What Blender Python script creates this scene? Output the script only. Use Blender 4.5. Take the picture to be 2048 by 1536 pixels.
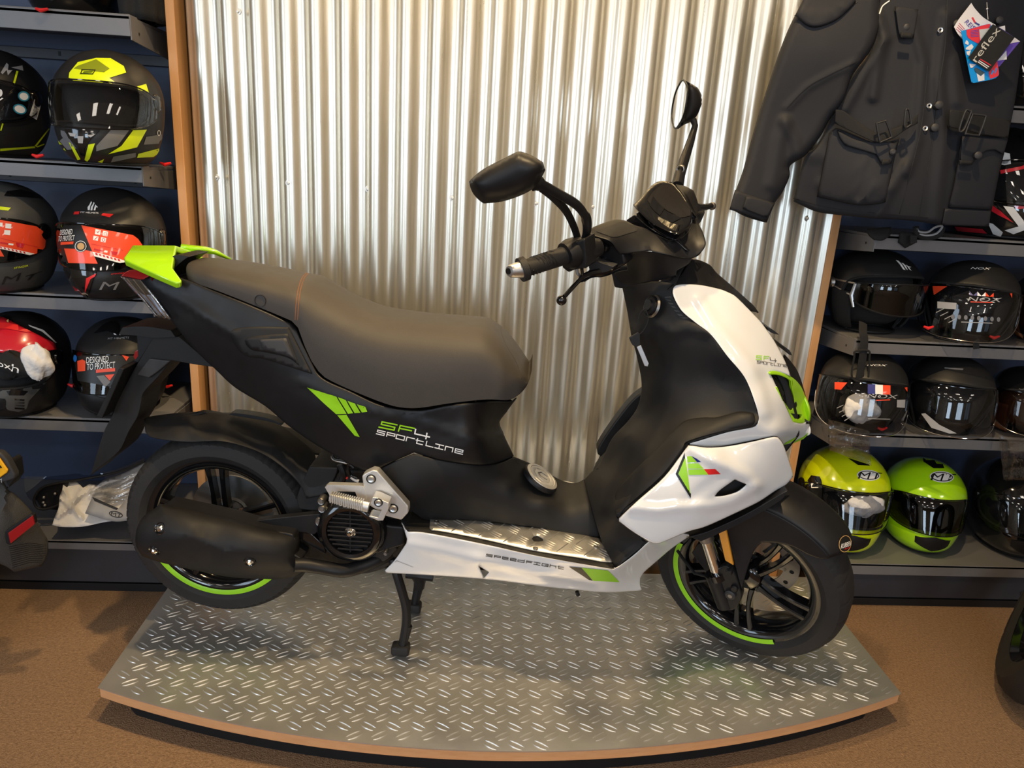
import bpy, bmesh, math, random
import numpy as np
from math import sin, cos, pi, radians, sqrt, atan2, hypot
from mathutils import Vector, Matrix
from mathutils.bvhtree import BVHTree
from mathutils.geometry import delaunay_2d_cdt
from bpy import context
random.seed(7)
SC = bpy.context.scene
COL = SC.collection
for o in list(bpy.data.objects): bpy.data.objects.remove(o)
# ------------------------------------------------------------------ camera
YAW, PITCH, ROLL, FPX = radians(4.21), radians(16.63), radians(3.45), 1480.0
CAM = Vector((0, 0, 1.30))
_f = Vector((sin(YAW)*cos(PITCH), cos(YAW)*cos(PITCH), -sin(PITCH)))
_r0 = Vector((cos(YAW), -sin(YAW), 0)); _u0 = _r0.cross(_f)
RT = cos(ROLL)*_r0 + sin(ROLL)*_u0
UP = -sin(ROLL)*_r0 + cos(ROLL)*_u0
cd = bpy.data.cameras.new('camera'); cam = bpy.data.objects.new('camera', cd); COL.objects.link(cam)
cd.sensor_width = 36.0; cd.sensor_fit = 'HORIZONTAL'; cd.lens = FPX/2048*36; cd.clip_start = .02; cd.clip_end = 100
cam.matrix_world = Matrix(((RT.x, UP.x, -_f.x, CAM.x), (RT.y, UP.y, -_f.y, CAM.y), (RT.z, UP.z, -_f.z, CAM.z), (0, 0, 0, 1)))
SC.camera = cam
# ------------------------------------------------------------------ view + world
SC.view_settings.view_transform = 'Standard'; SC.view_settings.look = 'None'
SC.view_settings.gamma = 1; SC.view_settings.use_curve_mapping = False
SC.view_settings.exposure = 0.0
w = bpy.data.worlds.new('world'); SC.world = w; w.use_nodes = True
bgn = w.node_tree.nodes['Background']; bgn.inputs[0].default_value = (.62, .80, 1.0, 1); bgn.inputs[1].default_value = .6
# ------------------------------------------------------------------ lamps of the shop
def area(name, loc, tgt, sx, sy, power, col, spread=180):
    l = bpy.data.lights.new(name, 'AREA'); l.shape = 'RECTANGLE'; l.size = sx; l.size_y = sy
    l.energy = power; l.color = col; l.spread = radians(spread)
    o = bpy.data.objects.new(name, l); COL.objects.link(o); o.location = loc
    d = Vector(tgt)-Vector(loc); o.rotation_euler = d.to_track_quat('-Z', 'Y').to_euler(); return o
def spot(name, loc, tgt, power, col, ang=60, blend=.6, rad=.04):
    l = bpy.data.lights.new(name, 'SPOT'); l.energy = power; l.color = col; l.spot_size = radians(ang); l.spot_blend = blend
    l.shadow_soft_size = rad
    o = bpy.data.objects.new(name, l); COL.objects.link(o); o.location = loc
    d = Vector(tgt)-Vector(loc); o.rotation_euler = d.to_track_quat('-Z', 'Y').to_euler(); return o
WARM = (1.0, .72, .38); COOL = (.64, .81, 1.0); NEUT = (1.0, .95, .88)
LIGHTS = True
for x in (-2.7, -.9, .9, 2.7):
    for y in (-6.6, -4.6, -2.6, -.8):
        area('ceiling_panel_light', (x, y, 2.97), (x, y, 0), .45, .45, 12 if y < -1 else 8, (1.0, .90, .78))
spot('warm_spot_light', (.45, .92, 2.9), (.35, 2.0, .50), 150, WARM, 75, .6, .035)
spot('warm_spot_light', (-.35, 1.25, 2.9), (-.1, 2.0, .45), 125, WARM, 75, .8, .04)
area('window_daylight', (-3.3, -7.7, 1.5), (-1.5, 2, 1.0), 1.4, 2.1, 100, COOL)
area('window_daylight', (.5, -7.7, 1.5), (.3, 2, .9), 1.7, 2.1, 92, COOL)
area('window_daylight', (-4.25, -1.2, 1.6), (0, 1.6, 1.0), 1.9, 2.0, 68, COOL)
# ------------------------------------------------------------------ frames and projection
def ray(px, py): return _f + RT*((px-1024)/FPX) - UP*((py-768)/FPX)
def atX(px, py, v): d = ray(px, py); return CAM + d*((v-CAM.x)/d.x)
def atY(px, py, v): d = ray(px, py); return CAM + d*((v-CAM.y)/d.y)
def atZ(px, py, v): d = ray(px, py); return CAM + d*((v-CAM.z)/d.z)
def hitl(px, py, Mi, axis, v):
    o = Mi @ CAM; d = Mi.to_3x3() @ ray(px, py); return o + d*((v-o[axis])/d[axis])
SM = Matrix.Translation((-.58, 1.735, .1045)) @ Matrix.Rotation(radians(-5.5), 4, 'Z'); SMI = SM.inverted()
def sp(px, py, y): return hitl(px, py, SMI, 1, y)
def Z(x0, y0, s, pts): return [tuple([x0+p[0]/s, y0+p[1]/s]+list(p[2:])) for p in pts]
def ZA(*p): return Z(920, 140, 2.743, p)
def ZB(*p): return Z(220, 460, 3.339, p)
def ZC(*p): return Z(560, 560, 3.413, p)
def ZD(*p): return Z(240, 800, 2.953, p)
def ZE(*p): return Z(760, 860, 3.531, p)
def ZF(*p): return Z(1180, 520, 2.56, p)
def ZG(*p): return Z(1240, 900, 3.49, p)
def ZJ(*p): return Z(1440, 0, 3.2007, p)
# ------------------------------------------------------------------ materials
def pmat(name, col, rough=.5, metal=0, coat=0, col2=None, nscale=40, bump=0, bscale=300, spec=.5, rvar=.08, dist=.002, emis=None, trans=0, alpha=1, stretch=None, ior=1.45):
    m = bpy.data.materials.new(name); m.use_nodes = True; nt = m.node_tree; N = nt.nodes; L = nt.links; b = N['Principled BSDF']
    tc = N.new('ShaderNodeTexCoord'); src = tc.outputs['Object']
    if stretch:
        mp = N.new('ShaderNodeMapping'); mp.inputs['Scale'].default_value = stretch; L.new(src, mp.inputs[0]); src = mp.outputs[0]
    n = N.new('ShaderNodeTexNoise'); n.inputs['Scale'].default_value = nscale; n.inputs['Detail'].default_value = 4; L.new(src, n.inputs[0])
    c2 = col2 or tuple(min(1, c*1.12+.002) for c in col)
    mx = N.new('ShaderNodeMix'); mx.data_type = 'RGBA'; mx.inputs[6].default_value = (*col, 1); mx.inputs[7].default_value = (*c2, 1)
    L.new(n.outputs[0], mx.inputs[0]); L.new(mx.outputs[2], b.inputs['Base Color'])
    mr = N.new('ShaderNodeMapRange'); mr.inputs[3].default_value = max(.02, rough-rvar); mr.inputs[4].default_value = min(1, rough+rvar)
    L.new(n.outputs[0], mr.inputs[0]); L.new(mr.outputs[0], b.inputs['Roughness'])
    b.inputs['Metallic'].default_value = metal; b.inputs['Coat Weight'].default_value = coat; b.inputs['Coat Roughness'].default_value = .05
    b.inputs['Specular IOR Level'].default_value = spec; b.inputs['Transmission Weight'].default_value = trans; b.inputs['Alpha'].default_value = alpha; b.inputs['IOR'].default_value = ior
    if bump:
        n2 = N.new('ShaderNodeTexNoise'); n2.inputs['Scale'].default_value = bscale; n2.inputs['Detail'].default_value = 3; L.new(src, n2.inputs[0])
        bp = N.new('ShaderNodeBump'); bp.inputs['Strength'].default_value = bump; bp.inputs['Distance'].default_value = dist
        L.new(n2.outputs[0], bp.inputs['Height']); L.new(bp.outputs[0], b.inputs['Normal'])
    if emis: b.inputs['Emission Color'].default_value = (*emis[:3], 1); b.inputs['Emission Strength'].default_value = emis[3]
    return m
def clearmat(name, tint=(.9, .9, .9), a=.25, rough=.03, bump=0):
    # thin clear film: part see-through, part glossy
    m = bpy.data.materials.new(name); m.use_nodes = True; nt = m.node_tree; N = nt.nodes; L = nt.links
    for n in list(N): N.remove(n)
    out = N.new('ShaderNodeOutputMaterial'); tr = N.new('ShaderNodeBsdfTransparent'); tr.inputs[0].default_value = (*tint, 1)
    gl = N.new('ShaderNodeBsdfGlossy'); gl.inputs['Roughness'].default_value = rough; gl.inputs[0].default_value = (1, 1, 1, 1)
    fr = N.new('ShaderNodeLayerWeight'); pw = N.new('ShaderNodeMath'); pw.operation = 'POWER'; pw.inputs[1].default_value = 4; L.new(fr.outputs['Facing'], pw.inputs[0])
    mr = N.new('ShaderNodeMapRange'); mr.inputs[3].default_value = a; mr.inputs[4].default_value = 1; L.new(pw.outputs[0], mr.inputs[0])
    mx = N.new('ShaderNodeMixShader'); L.new(mr.outputs[0], mx.inputs[0]); L.new(tr.outputs[0], mx.inputs[1]); L.new(gl.outputs[0], mx.inputs[2]); L.new(mx.outputs[0], out.inputs[0])
    if bump:
        tc = N.new('ShaderNodeTexCoord'); n2 = N.new('ShaderNodeTexNoise'); n2.inputs['Scale'].default_value = 60; n2.inputs['Detail'].default_value = 3; L.new(tc.outputs['Object'], n2.inputs[0])
        bp = N.new('ShaderNodeBump'); bp.inputs['Strength'].default_value = bump; bp.inputs['Distance'].default_value = .004
        L.new(n2.outputs[0], bp.inputs['Height']); L.new(bp.outputs[0], gl.inputs['Normal']); L.new(bp.outputs[0], fr.inputs['Normal'])
    return m
MT = {}
MT['blk'] = pmat('satin black plastic', (.0085, .0085, .010), .44, spec=.4, bump=.05, bscale=1500, dist=.0005)
MT['blk2'] = pmat('textured black plastic', (.011, .011, .012), .58, spec=.4, bump=.35, bscale=1500, dist=.0006)
MT['gblk'] = pmat('gloss black', (.004, .004, .005), .10, coat=.6, rvar=.03)
MT['dgrey'] = pmat('dark grey plastic', (.030, .030, .033), .5, bump=.2, bscale=900)
MT['white'] = pmat('gloss white paint', (.76, .775, .80), .22, coat=1.0, rvar=.03, nscale=8)
MT['lime'] = pmat('lime paint', (.36, .70, .010), .22, coat=.9, rvar=.03, nscale=8)
MT['limedecal'] = pmat('lime decal', (.30, .66, .015), .35)
MT['rubber'] = pmat('tyre rubber', (.014, .013, .013), .68, col2=(.026, .024, .023), bump=.25, bscale=400)
MT['silver'] = pmat('silver alloy', (.62, .62, .62), .38, 1, bump=.1, bscale=500)
MT['alu'] = pmat('cast aluminium', (.66, .65, .63), .42, .75, bump=.2, bscale=700)
MT['chrome'] = pmat('chrome', (.8, .8, .8), .10, 1, rvar=.04)
MT['steel'] = pmat('dull steel', (.30, .29, .28), .42, 1, bump=.1)
MT['engine'] = pmat('dirty engine casting', (.055, .05, .045), .6, .4, col2=(.018, .016, .015), nscale=60, bump=.6, bscale=200)
MT['amber'] = pmat('amber reflector', (.85, .30, .01), .25, coat=1, bump=.8, bscale=1200, col2=(.95, .42, .02), nscale=500)
MT['red'] = pmat('red lens', (.30, .004, .008), .15, coat=1)
MT['clear'] = clearmat('clear lens', (.92, .94, .97), .22, .06, .5)
MT['visor'] = clearmat('clear visor', (.62, .63, .66), .05, .02)
MT['darkvisor'] = clearmat('smoked visor', (.22, .22, .24), .05, .02)
MT['bag'] = clearmat('clear plastic bag', (.82, .82, .82), .20, .14, .6)
MT['decw'] = pmat('white print', (.85, .85, .85), .4)
MT['decb'] = pmat('black print', (.008, .008, .008), .4)
MT['decr'] = pmat('red print', (.75, .02, .02), .4)
MT['decor'] = pmat('orange red print', (.85, .07, .02), .35, coat=.5)
MT['decblu'] = pmat('blue print', (.01, .02, .22), .4)
MT['decgrey'] = pmat('grey print', (.35, .35, .36), .4)
MT['foam'] = pmat('black helmet lining', (.012, .012, .013), .9, bump=.5, bscale=300)
MT['mirror'] = pmat('mirror glass', (.9, .9, .9), .02, 1, rvar=.01)
MT['shelf'] = pmat('grey shelf paint', (.165, .163, .170), .36, .15, rvar=.05, bump=.08, bscale=500)
MT['shelflt'] = MT['shelf']
# ------------------------------------------------------------------ mesh helpers
class MB:
    def __init__(s): s.v = []; s.f = []; s.sm = []
    def add(s, vs, fs):
        b = len(s.v); s.v += [tuple(v) for v in vs]; s.f += [tuple(b+i for i in f) for f in fs]; return s
    def box(s, c, d, R=None):
        vs = [Vector((x*d[0]/2, y*d[1]/2, z*d[2]/2)) for x in (-1, 1) for y in (-1, 1) for z in (-1, 1)]
        if R is not None: vs = [R @ v for v in vs]
        vs = [v+Vector(c) for v in vs]
        return s.add(vs, [(0, 1, 3, 2), (4, 6, 7, 5), (0, 4, 5, 1), (2, 3, 7, 6), (0, 2, 6, 4), (1, 5, 7, 3)])
    def tube(s, pts, rad, n=12, cap=True, flat=1.0, up=None):
        pts = [Vector(p) for p in pts]; rs = rad if isinstance(rad, (list, tuple)) else [rad]*len(pts)
        T = [((pts[min(i+1, len(pts)-1)]-pts[max(i-1, 0)]) if cap else (pts[(i+1) % len(pts)]-pts[i-1])).normalized() for i in range(len(pts))]
        a = Vector(up) if up is not None else (Vector((0, 0, 1)) if abs(T[0].z) < .9 else Vector((1, 0, 0)))
        vs = []
        for i, p in enumerate(pts):
            x = a-T[i]*a.dot(T[i]); x.normalize(); y = T[i].cross(x); a = x
            for k in range(n):
                t = 2*pi*k/n; vs.append(p+x*(cos(t)*rs[i])+y*(sin(t)*rs[i]*flat))
        m = len(pts); fs = [(i*n+k, i*n+(k+1) % n, ((i+1) % m)*n+(k+1) % n, ((i+1) % m)*n+k) for i in range(m-1 if cap else m) for k in range(n)]
        if cap: fs += [tuple(range(n-1, -1, -1)), tuple((m-1)*n+k for k in range(n))]
        return s.add(vs, fs)
    def lathe(s, prof, O=(0, 0, 0), A=(0, 1, 0), n=48, close=False, a0=0, a1=2*pi):
        # prof: (radius, along axis)
        A = Vector(A).normalized(); X = (Vector((0, 0, 1)) if abs(A.z) < .9 else Vector((1, 0, 0))); X = (X-A*X.dot(A)).normalized(); Y = A.cross(X)
        full = abs(a1-a0-2*pi) < 1e-6; N = n if full else n+1; m = len(prof); vs = []
        for k in range(N):
            t = a0+(a1-a0)*k/n
            for r, h in prof: vs.append(Vector(O)+A*h+(X*cos(t)+Y*sin(t))*r)
        fs = []
        for k in range(n):
            k2 = (k+1) % N
            for i in range(m if close else m-1):
                j = (i+1) % m; fs.append((k*m+i, k*m+j, k2*m+j, k2*m+i))
        return s.add(vs, fs)
    def grid(s, rows, closeu=False, closev=False):
        m = len(rows); n = len(rows[0]); vs = [p for r in rows for p in r]; fs = []
        for i in range(m if closev else m-1):
            for j in range(n if closeu else n-1):
                fs.append((i*n+j, i*n+(j+1) % n, ((i+1) % m)*n+(j+1) % n, ((i+1) % m)*n+j))
        return s.add(vs, fs)
    def prism(s, poly, vec):
        # poly: 3d planar outline, extruded by vec
        n = len(poly); P = [Vector(p) for p in poly]; V = Vector(vec)
        nn = Vector((0, 0, 0))
        for i in range(n): nn += (P[i]-P[0]).cross(P[(i+1) % n]-P[0])
        if nn.dot(V) > 0: P = P[::-1]
        return s.add(P+[p+V for p in P], [tuple(range(n)), tuple(range(2*n-1, n-1, -1))]+[(i, n+i, n+(i+1) % n, (i+1) % n) for i in range(n)])
    def ball(s, c, r, n=12, sc=(1, 1, 1)):
        rows = []
        for i in range(n+1):
            a = -pi/2+pi*i/n
            rows.append([Vector(c)+Vector((cos(a)*cos(2*pi*k/(2*n))*r*sc[0], cos(a)*sin(2*pi*k/(2*n))*r*sc[1], sin(a)*r*sc[2])) for k in range(2*n)])
        return s.grid(rows, closeu=True)
    def mirror(s):
        return s.add([(x, -y, z) for x, y, z in s.v], [f[::-1] for f in s.f])
    def xf(s, M): s.v = [tuple(M @ Vector(v)) for v in s.v]; return s
    def build(s, name, mat, parent=None, ang=35, bevel=0, bseg=2, smooth=True, solid=0, weld=True, sub=0, off=-1, loc=None):
        me = bpy.data.meshes.new(name); me.from_pydata(s.v, [], s.f)
        bm = bmesh.new(); bm.from_mesh(me)
        if weld: bmesh.ops.remove_doubles(bm, verts=bm.verts, dist=1e-5)
        if not getattr(s, 'keepn', False): bmesh.ops.recalc_face_normals(bm, faces=bm.faces)
        for f in bm.faces: f.smooth = smooth
        if smooth and not sub:
            ca = cos(radians(ang))
            for e in bm.edges:
                if len(e.link_faces) == 2:
                    if e.link_faces[0].normal.dot(e.link_faces[1].normal) < ca: e.smooth = False
        bm.to_mesh(me); bm.free()
        o = bpy.data.objects.new(name, me); COL.objects.link(o)
        if isinstance(mat, (list, tuple)):
            for m in mat: me.materials.append(m)
        else: me.materials.append(mat)
        if parent is not None: o.parent = parent
        if solid:
            md = o.modifiers.new('solid', 'SOLIDIFY'); md.thickness = solid; md.offset = off
        if bevel:
            md = o.modifiers.new('bevel', 'BEVEL'); md.width = bevel; md.segments = bseg; md.limit_method = 'ANGLE'; md.angle_limit = radians(40); md.harden_normals = False
            for p in me.polygons: p.use_smooth = True
            for e in me.edges: e.use_edge_sharp = False
        if sub:
            md = o.modifiers.new('sub', 'SUBSURF'); md.levels = sub; md.render_levels = sub
        if bevel:
            md = o.modifiers.new('wn', 'WEIGHTED_NORMAL'); md.keep_sharp = True
        return o
def cr(pts, n=8, closed=False):
    P = [Vector(p) for p in pts]; m = len(P); out = []
    rng = range(m) if closed else range(m-1)
    for i in rng:
        a = P[(i-1) % m] if (closed or i > 0) else P[0]*2-P[1]; b = P[i]; c = P[(i+1) % m]; d = P[(i+2) % m] if (closed or i+2 < m) else c*2-b
        for k in range(n):
            t = k/n; out.append(.5*((2*b)+(c-a)*t+(2*a-5*b+4*c-d)*t*t+(3*b-a-3*c+d)*t**3))
    if not closed: out.append(P[-1])
    return out
def crow(rows, nu=6, nv=6):
    R = [cr(r, nu) for r in rows]; cols = [cr([R[i][j] for i in range(len(R))], nv) for j in range(len(R[0]))]
    return [[cols[j][i] for j in range(len(cols))] for i in range(len(cols[0]))]
def smooth_outline(P, corner=38, n=5):
    # Catmull-Rom through the outline, keeping corners sharper than the given angle
    P = [Vector(p[:2]) for p in P]; m = len(P); out = []
    def sharp(i):
        a = (P[i]-P[i-1]); b = (P[(i+1) % m]-P[i])
        return a.length > 1e-6 and b.length > 1e-6 and a.angle(b) > radians(corner)
    S = [sharp(i) for i in range(m)]
    for i in range(m):
        b, c = P[i], P[(i+1) % m]
        a = b*2-c if S[i] else P[i-1]; d = c*2-b if S[(i+1) % m] else P[(i+2) % m]
        if (c-b).length < 2: out.append(b); continue
        for k in range(n):
            t = k/n; out.append(.5*((2*b)+(c-a)*t+(2*a-5*b+4*c-d)*t*t+(3*b-a-3*c+d)*t**3))
    return out
def resample(P, step, closed=True):
    out = []
    m = len(P)
    for i in range(m if closed else m-1):
        a, b = P[i], P[(i+1) % m]; k = max(1, int(round((b-a).length/step)))
        for j in range(k): out.append(a+(b-a)*(j/k))
    return out
def tps(ctrl):
    C = np.array([[c[0], c[1]] for c in ctrl], float)/100; v = np.array([c[2] for c in ctrl], float); n = len(C)
    if n < 3: return lambda X: np.full(len(X), v.mean())
    if n < 5:
        A = np.c_[np.ones(n), C]; k = np.linalg.lstsq(A, v, rcond=None)[0]; return lambda X: np.c_[np.ones(len(X)), np.array(X)/100] @ k
    def ph(r): r = np.maximum(r, 1e-9); return r*r*np.log(r)
    K = ph(np.linalg.norm(C[:, None]-C[None], axis=2))+np.eye(n)*.03; Pm = np.c_[np.ones(n), C]
    A = np.block([[K, Pm], [Pm.T, np.zeros((3, 3))]]); s = np.linalg.lstsq(A, np.r_[v, 0, 0, 0], rcond=None)[0]
    return lambda X: ph(np.linalg.norm((np.array(X)/100)[:, None]-C[None], axis=2)) @ s[:n] + np.c_[np.ones(len(X)), np.array(X)/100] @ s[n:]
def segd(X, poly, closed=True):
    # distance of points to polyline
    X = np.array(X, float); A = np.array([p[:2] for p in poly], float); B = np.roll(A, -1, 0)
    if not closed: A, B = A[:-1], B[:-1]
    d = np.full(len(X), 1e9)
    for a, b in zip(A, B):
        ab = b-a; t = np.clip(((X-a) @ ab)/max(1e-9, ab @ ab), 0, 1); d = np.minimum(d, np.linalg.norm(X-(a+t[:, None]*ab), axis=1))
    return d
def inside(X, poly):
    X = np.array(X, float); c = np.zeros(len(X), bool); n = len(poly); j = n-1
    for i in range(n):
        xi, yi = poly[i][0], poly[i][1]; xj, yj = poly[j][0], poly[j][1]
        if abs(yj-yi) > 1e-9:
            c ^= ((yi > X[:, 1]) != (yj > X[:, 1])) & (X[:, 0] < (xj-xi)*(X[:, 1]-yi)/(yj-yi)+xi)
        j = i
    return c
def fill2d(outline, step, holes=(), corner=38, smooth=True, rings=()):
    O = resample(smooth_outline(outline, corner) if smooth else [Vector(p[:2]) for p in outline], step)
    loops = [O]+[resample(smooth_outline(h, corner), step) for h in holes]
    vs = []; edges = []
    for Lp in loops:
        b = len(vs); vs += [Vector((p.x, p.y)) for p in Lp]; edges += [(b+i, b+(i+1) % len(Lp)) for i in range(len(Lp))]
    x0 = min(p.x for p in O); x1 = max(p.x for p in O); y0 = min(p.y for p in O); y1 = max(p.y for p in O)
    rp = []
    if rings:
        for Lp in loops:
            n_ = len(Lp)
            for i in range(n_):
                t = (Lp[(i+1) % n_]-Lp[i-1]);
                if t.length < 1e-6: continue
                t.normalize(); nn = Vector((-t.y, t.x))
                for rd in rings:
                    for sg in (1, -1): rp.append((Lp[i].x+nn.x*rd*sg, Lp[i].y+nn.y*rd*sg, rd))
        if rp:
            G = np.array(rp); dd = segd(G[:, :2], O)
            for h in loops[1:]: dd = np.minimum(dd, segd(G[:, :2], h))
            k = inside(G[:, :2], O) & (dd > G[:, 2]*.93)
            for h in loops[1:]: k &= ~inside(G[:, :2], h)
            vs += [Vector(p[:2]) for p in G[k]]
    lim = max(rings)+step*.35 if rings else step*.55
    g = []; r = 0; y = y0
    while y < y1:
        x = x0+(step/2 if r % 2 else 0)
        while x < x1: g.append((x, y)); x += step
        y += step*.866; r += 1
    if g:
        G = np.array(g); k = inside(G, O) & (segd(G, O) > lim)
        for h in loops[1:]: k &= ~inside(G, h) & (segd(G, h) > lim)
        vs += [Vector(p) for p in G[k]]
    ov, oe, of, a, b, c = delaunay_2d_cdt(vs, edges, [], 0, 1e-4)
    P = [(v.x, v.y) for v in ov]; F = []
    if of:
        cen = np.array([[(P[f[0]][0]+P[f[1]][0]+P[f[2]][0])/3, (P[f[0]][1]+P[f[1]][1]+P[f[2]][1])/3] for f in of])
        k = inside(cen, O)
        for h in loops[1:]: k &= ~inside(cen, h)
        F = [tuple(f) for f, q in zip(of, k) if q]
    return P, F, O, loops
BV = {}
def shell(name, outline, ctrl, mat, parent, thick=.004, rnd=(10, .006), ridges=(), step=11, mirror=True, holes=(), Mi=SMI, corner=38, key=None, axis=1, pair=False):
    P, F, O, loops = fill2d(outline, step, holes, corner, True, (rnd[0]*.18, rnd[0]*.5, rnd[0]) if rnd else ()); fn = tps(ctrl); X = np.array(P); y = fn(X)
    if rnd:
        d = segd(X, O)
        for h in loops[1:]: d = np.minimum(d, segd(X, h))
        t = np.clip(d/rnd[0], 0, 1); y = y+rnd[1]*(1-np.sqrt(1-(1-t)**2))
    for poly, amp, wd in ridges:
        t = np.clip(1-segd(X, poly, False)/wd, 0, 1); y = y-amp*t*t*(3-2*t)
    V = [hitl(p[0], p[1], Mi, axis, float(yy)) for p, yy in zip(P, y)]
    mb = MB(); mb.add(V, F); mb.keepn = True
    # orient faces towards the viewer
    o = Mi @ CAM
    mb.f = [f if (Vector(mb.v[f[1]])-Vector(mb.v[f[0]])).cross(Vector(mb.v[f[2]])-Vector(mb.v[f[0]])).dot(o-Vector(mb.v[f[0]])) > 0 else f[::-1] for f in mb.f]
    BV[key or name] = (list(mb.v), list(mb.f), Mi)
    if pair:
        m2 = MB().add([(x, -y, z) for x, y, z in mb.v], [f[::-1] for f in mb.f]); m2.keepn = True; m2.build(name, mat, parent, ang=50, solid=thick, weld=False)
    elif mirror:
        b_ = list(mb.v); f_ = [f for f in mb.f if max(b_[i][1] for i in f) < .003]; mb.add([(x, -y, z) for x, y, z in b_], [f[::-1] for f in f_])
    return mb.build(name, mat, parent, ang=50, solid=thick, weld=False)
def slab(name, outline, yref, y0, y1, mat, parent, bevel=.004, smooth=True, holes=(), add=None, key=None, step=14, corner=38):
    # outline traced at depth yref, extruded sideways from y0 to y1
    mb = add or MB()
    if holes:
        P, F, O, loops = fill2d(outline, step, holes, corner)
        n = len(P); V = [sp(p[0], p[1], yref) for p in P]
        A = [Vector((v.x, y0, v.z)) for v in V]; B = [Vector((v.x, y1, v.z)) for v in V]
        ec = {}
        for f in F:
            for i in range(3):
                e = (f[i], f[(i+1) % 3]); ec[e] = 1
        fs = [f for f in F]+[tuple(n+i for i in f[::-1]) for f in F]+[(b, a, n+a, n+b) for (a, b) in ec if (b, a) not in ec]
        mb.add(A+B, fs)
    else:
        O = smooth_outline(outline, corner, 4) if smooth else [Vector(p[:2]) for p in outline]
        V = [sp(p[0], p[1], yref) for p in O]
        mb.prism([(v.x, y0, v.z) for v in V], (0, y1-y0, 0))
    if key: BV[key] = (list(mb.v), list(mb.f), SMI)
    if add: return mb
    return mb.build(name, mat, parent, bevel=bevel)
def bvh_of(keys):
    vs = []; fs = []
    for k in keys:
        v, f, Mi = BV[k]; M = Mi.inverted(); b = len(vs); vs += [M @ Vector(p) for p in v]; fs += [tuple(b+i for i in q) for q in f]
    return BVHTree.FromPolygons(vs, fs)
def decal(name, polys, keys, mat, parent, Mi=SMI, off=.0012, step=9, tris=None, smooth=False, corner=38):
    if isinstance(keys, str): keys = [keys]
    bv = bvh_of(keys); mb = MB(); R3 = Mi
    def cast(p):
        d = ray(p[0], p[1]); h, n, i, dd = bv.ray_cast(CAM, d.normalized())
        if h is None: return None
        if n.dot(d) > 0: n = -n
        return R3 @ (h+n*off)
    jobs = []
    for q in (polys or []):
        if len(q) < 3: continue
        P, F, O, l = fill2d(q, step, (), corner, smooth); jobs.append((P, F))
    if tris: jobs += tris
    for P, F in jobs:
        V = [cast(p) for p in P]; idx = {}; vs = []
        for i, v in enumerate(V):
            if v is not None: idx[i] = len(vs); vs.append(v)
        fs = [tuple(idx[i] for i in f) for f in F if all(i in idx for i in f)]
        fs = [f for f in fs if max((vs[f[i]]-vs[f[i-1]]).length for i in range(len(f))) < .08]
        if fs: mb.add(vs, fs)
    if not mb.f: print('DECAL EMPTY', name); return None
    mb.keepn = True; o = R3 @ CAM
    mb.f = [f if (Vector(mb.v[f[1]])-Vector(mb.v[f[0]])).cross(Vector(mb.v[f[2]])-Vector(mb.v[f[0]])).dot(o-Vector(mb.v[f[0]])) > 0 else f[::-1] for f in mb.f]
    return mb.build(name, mat, parent, weld=False, ang=60)
# stroke lettering ---------------------------------------------------
GL = {'S': ([(1, 1), (.08, 1), (.08, .55), (.92, .5), (.92, 0), (0, 0)],), 'F': ([(1, 1), (.1, 1), (.1, 0)], [(.1, .5), (.85, .5)]), '4': ([(.05, 1), (.05, .35), (1, .35)], [(.8, .8), (.8, 0)]),
      's': ([(1, .9), (.06, .9), (.06, .5), (.94, .45), (.94, 0), (0, 0)],), 'p': ([(.05, 0), (.05, .9), (1, .9), (1, .4), (.1, .4)],), 'o': ([(0, 0), (0, .9), (1, .9), (1, 0), (0, 0)],),
      'r': ([(.05, 0), (.05, .9), (1, .9)],), 't': ([(.15, 1.1), (.15, 0), (.9, 0)], [(0, .72), (.9, .72)]), 'l': ([(.1, 1), (.1, 0), (1, 0)],), 'i': ([(0, .9), (1, .9)], [(.5, .9), (.5, 0)], [(0, 0), (1, 0)]),
      'n': ([(.05, 0), (.05, .9), (.95, .9), (.95, 0)],), 'e': ([(.05, .45), (.95, .45), (.95, .9), (.05, .9), (.05, 0), (1, 0)],), 'd': ([(1, 1.15), (1, 0), (0, 0), (0, .7), (1, .7)],),
      'f': ([(1, .9), (.1, .9), (.1, 0)], [(.1, .45), (.9, .45)]), 'g': ([(1, .7), (1, .9), (.05, .9), (.05, 0), (1, 0), (1, .45), (.6, .45)],), 'h': ([(.05, 1.1), (.05, 0)], [(.05, .7), (.95, .7), (.95, 0)])}
def strokes(text, o, bx, hy, wd, gap=.28, widths=None):
    # o: px of baseline start; bx: px vector of the whole baseline; hy: px vector of the letter height
    o = Vector(o); bx = Vector(bx); hy = Vector(hy); n = len(text); cw = 1/(n+(n-1)*gap); polys = []
    for i, ch in enumerate(text):
        for pl in GL.get(ch, ()):
            Q = [o+bx*(i*cw*(1+gap)+x*cw)+hy*y for x, y in pl]
            for a, b in zip(Q, Q[1:]):
                d = (b-a)
                if d.length < .3: continue
                d.normalize(); nn = Vector((-d.y, d.x))*wd/2; e = d*wd*.42
                polys.append([a-e+nn, b+e+nn, b+e-nn, a-e-nn])
    return polys
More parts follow.
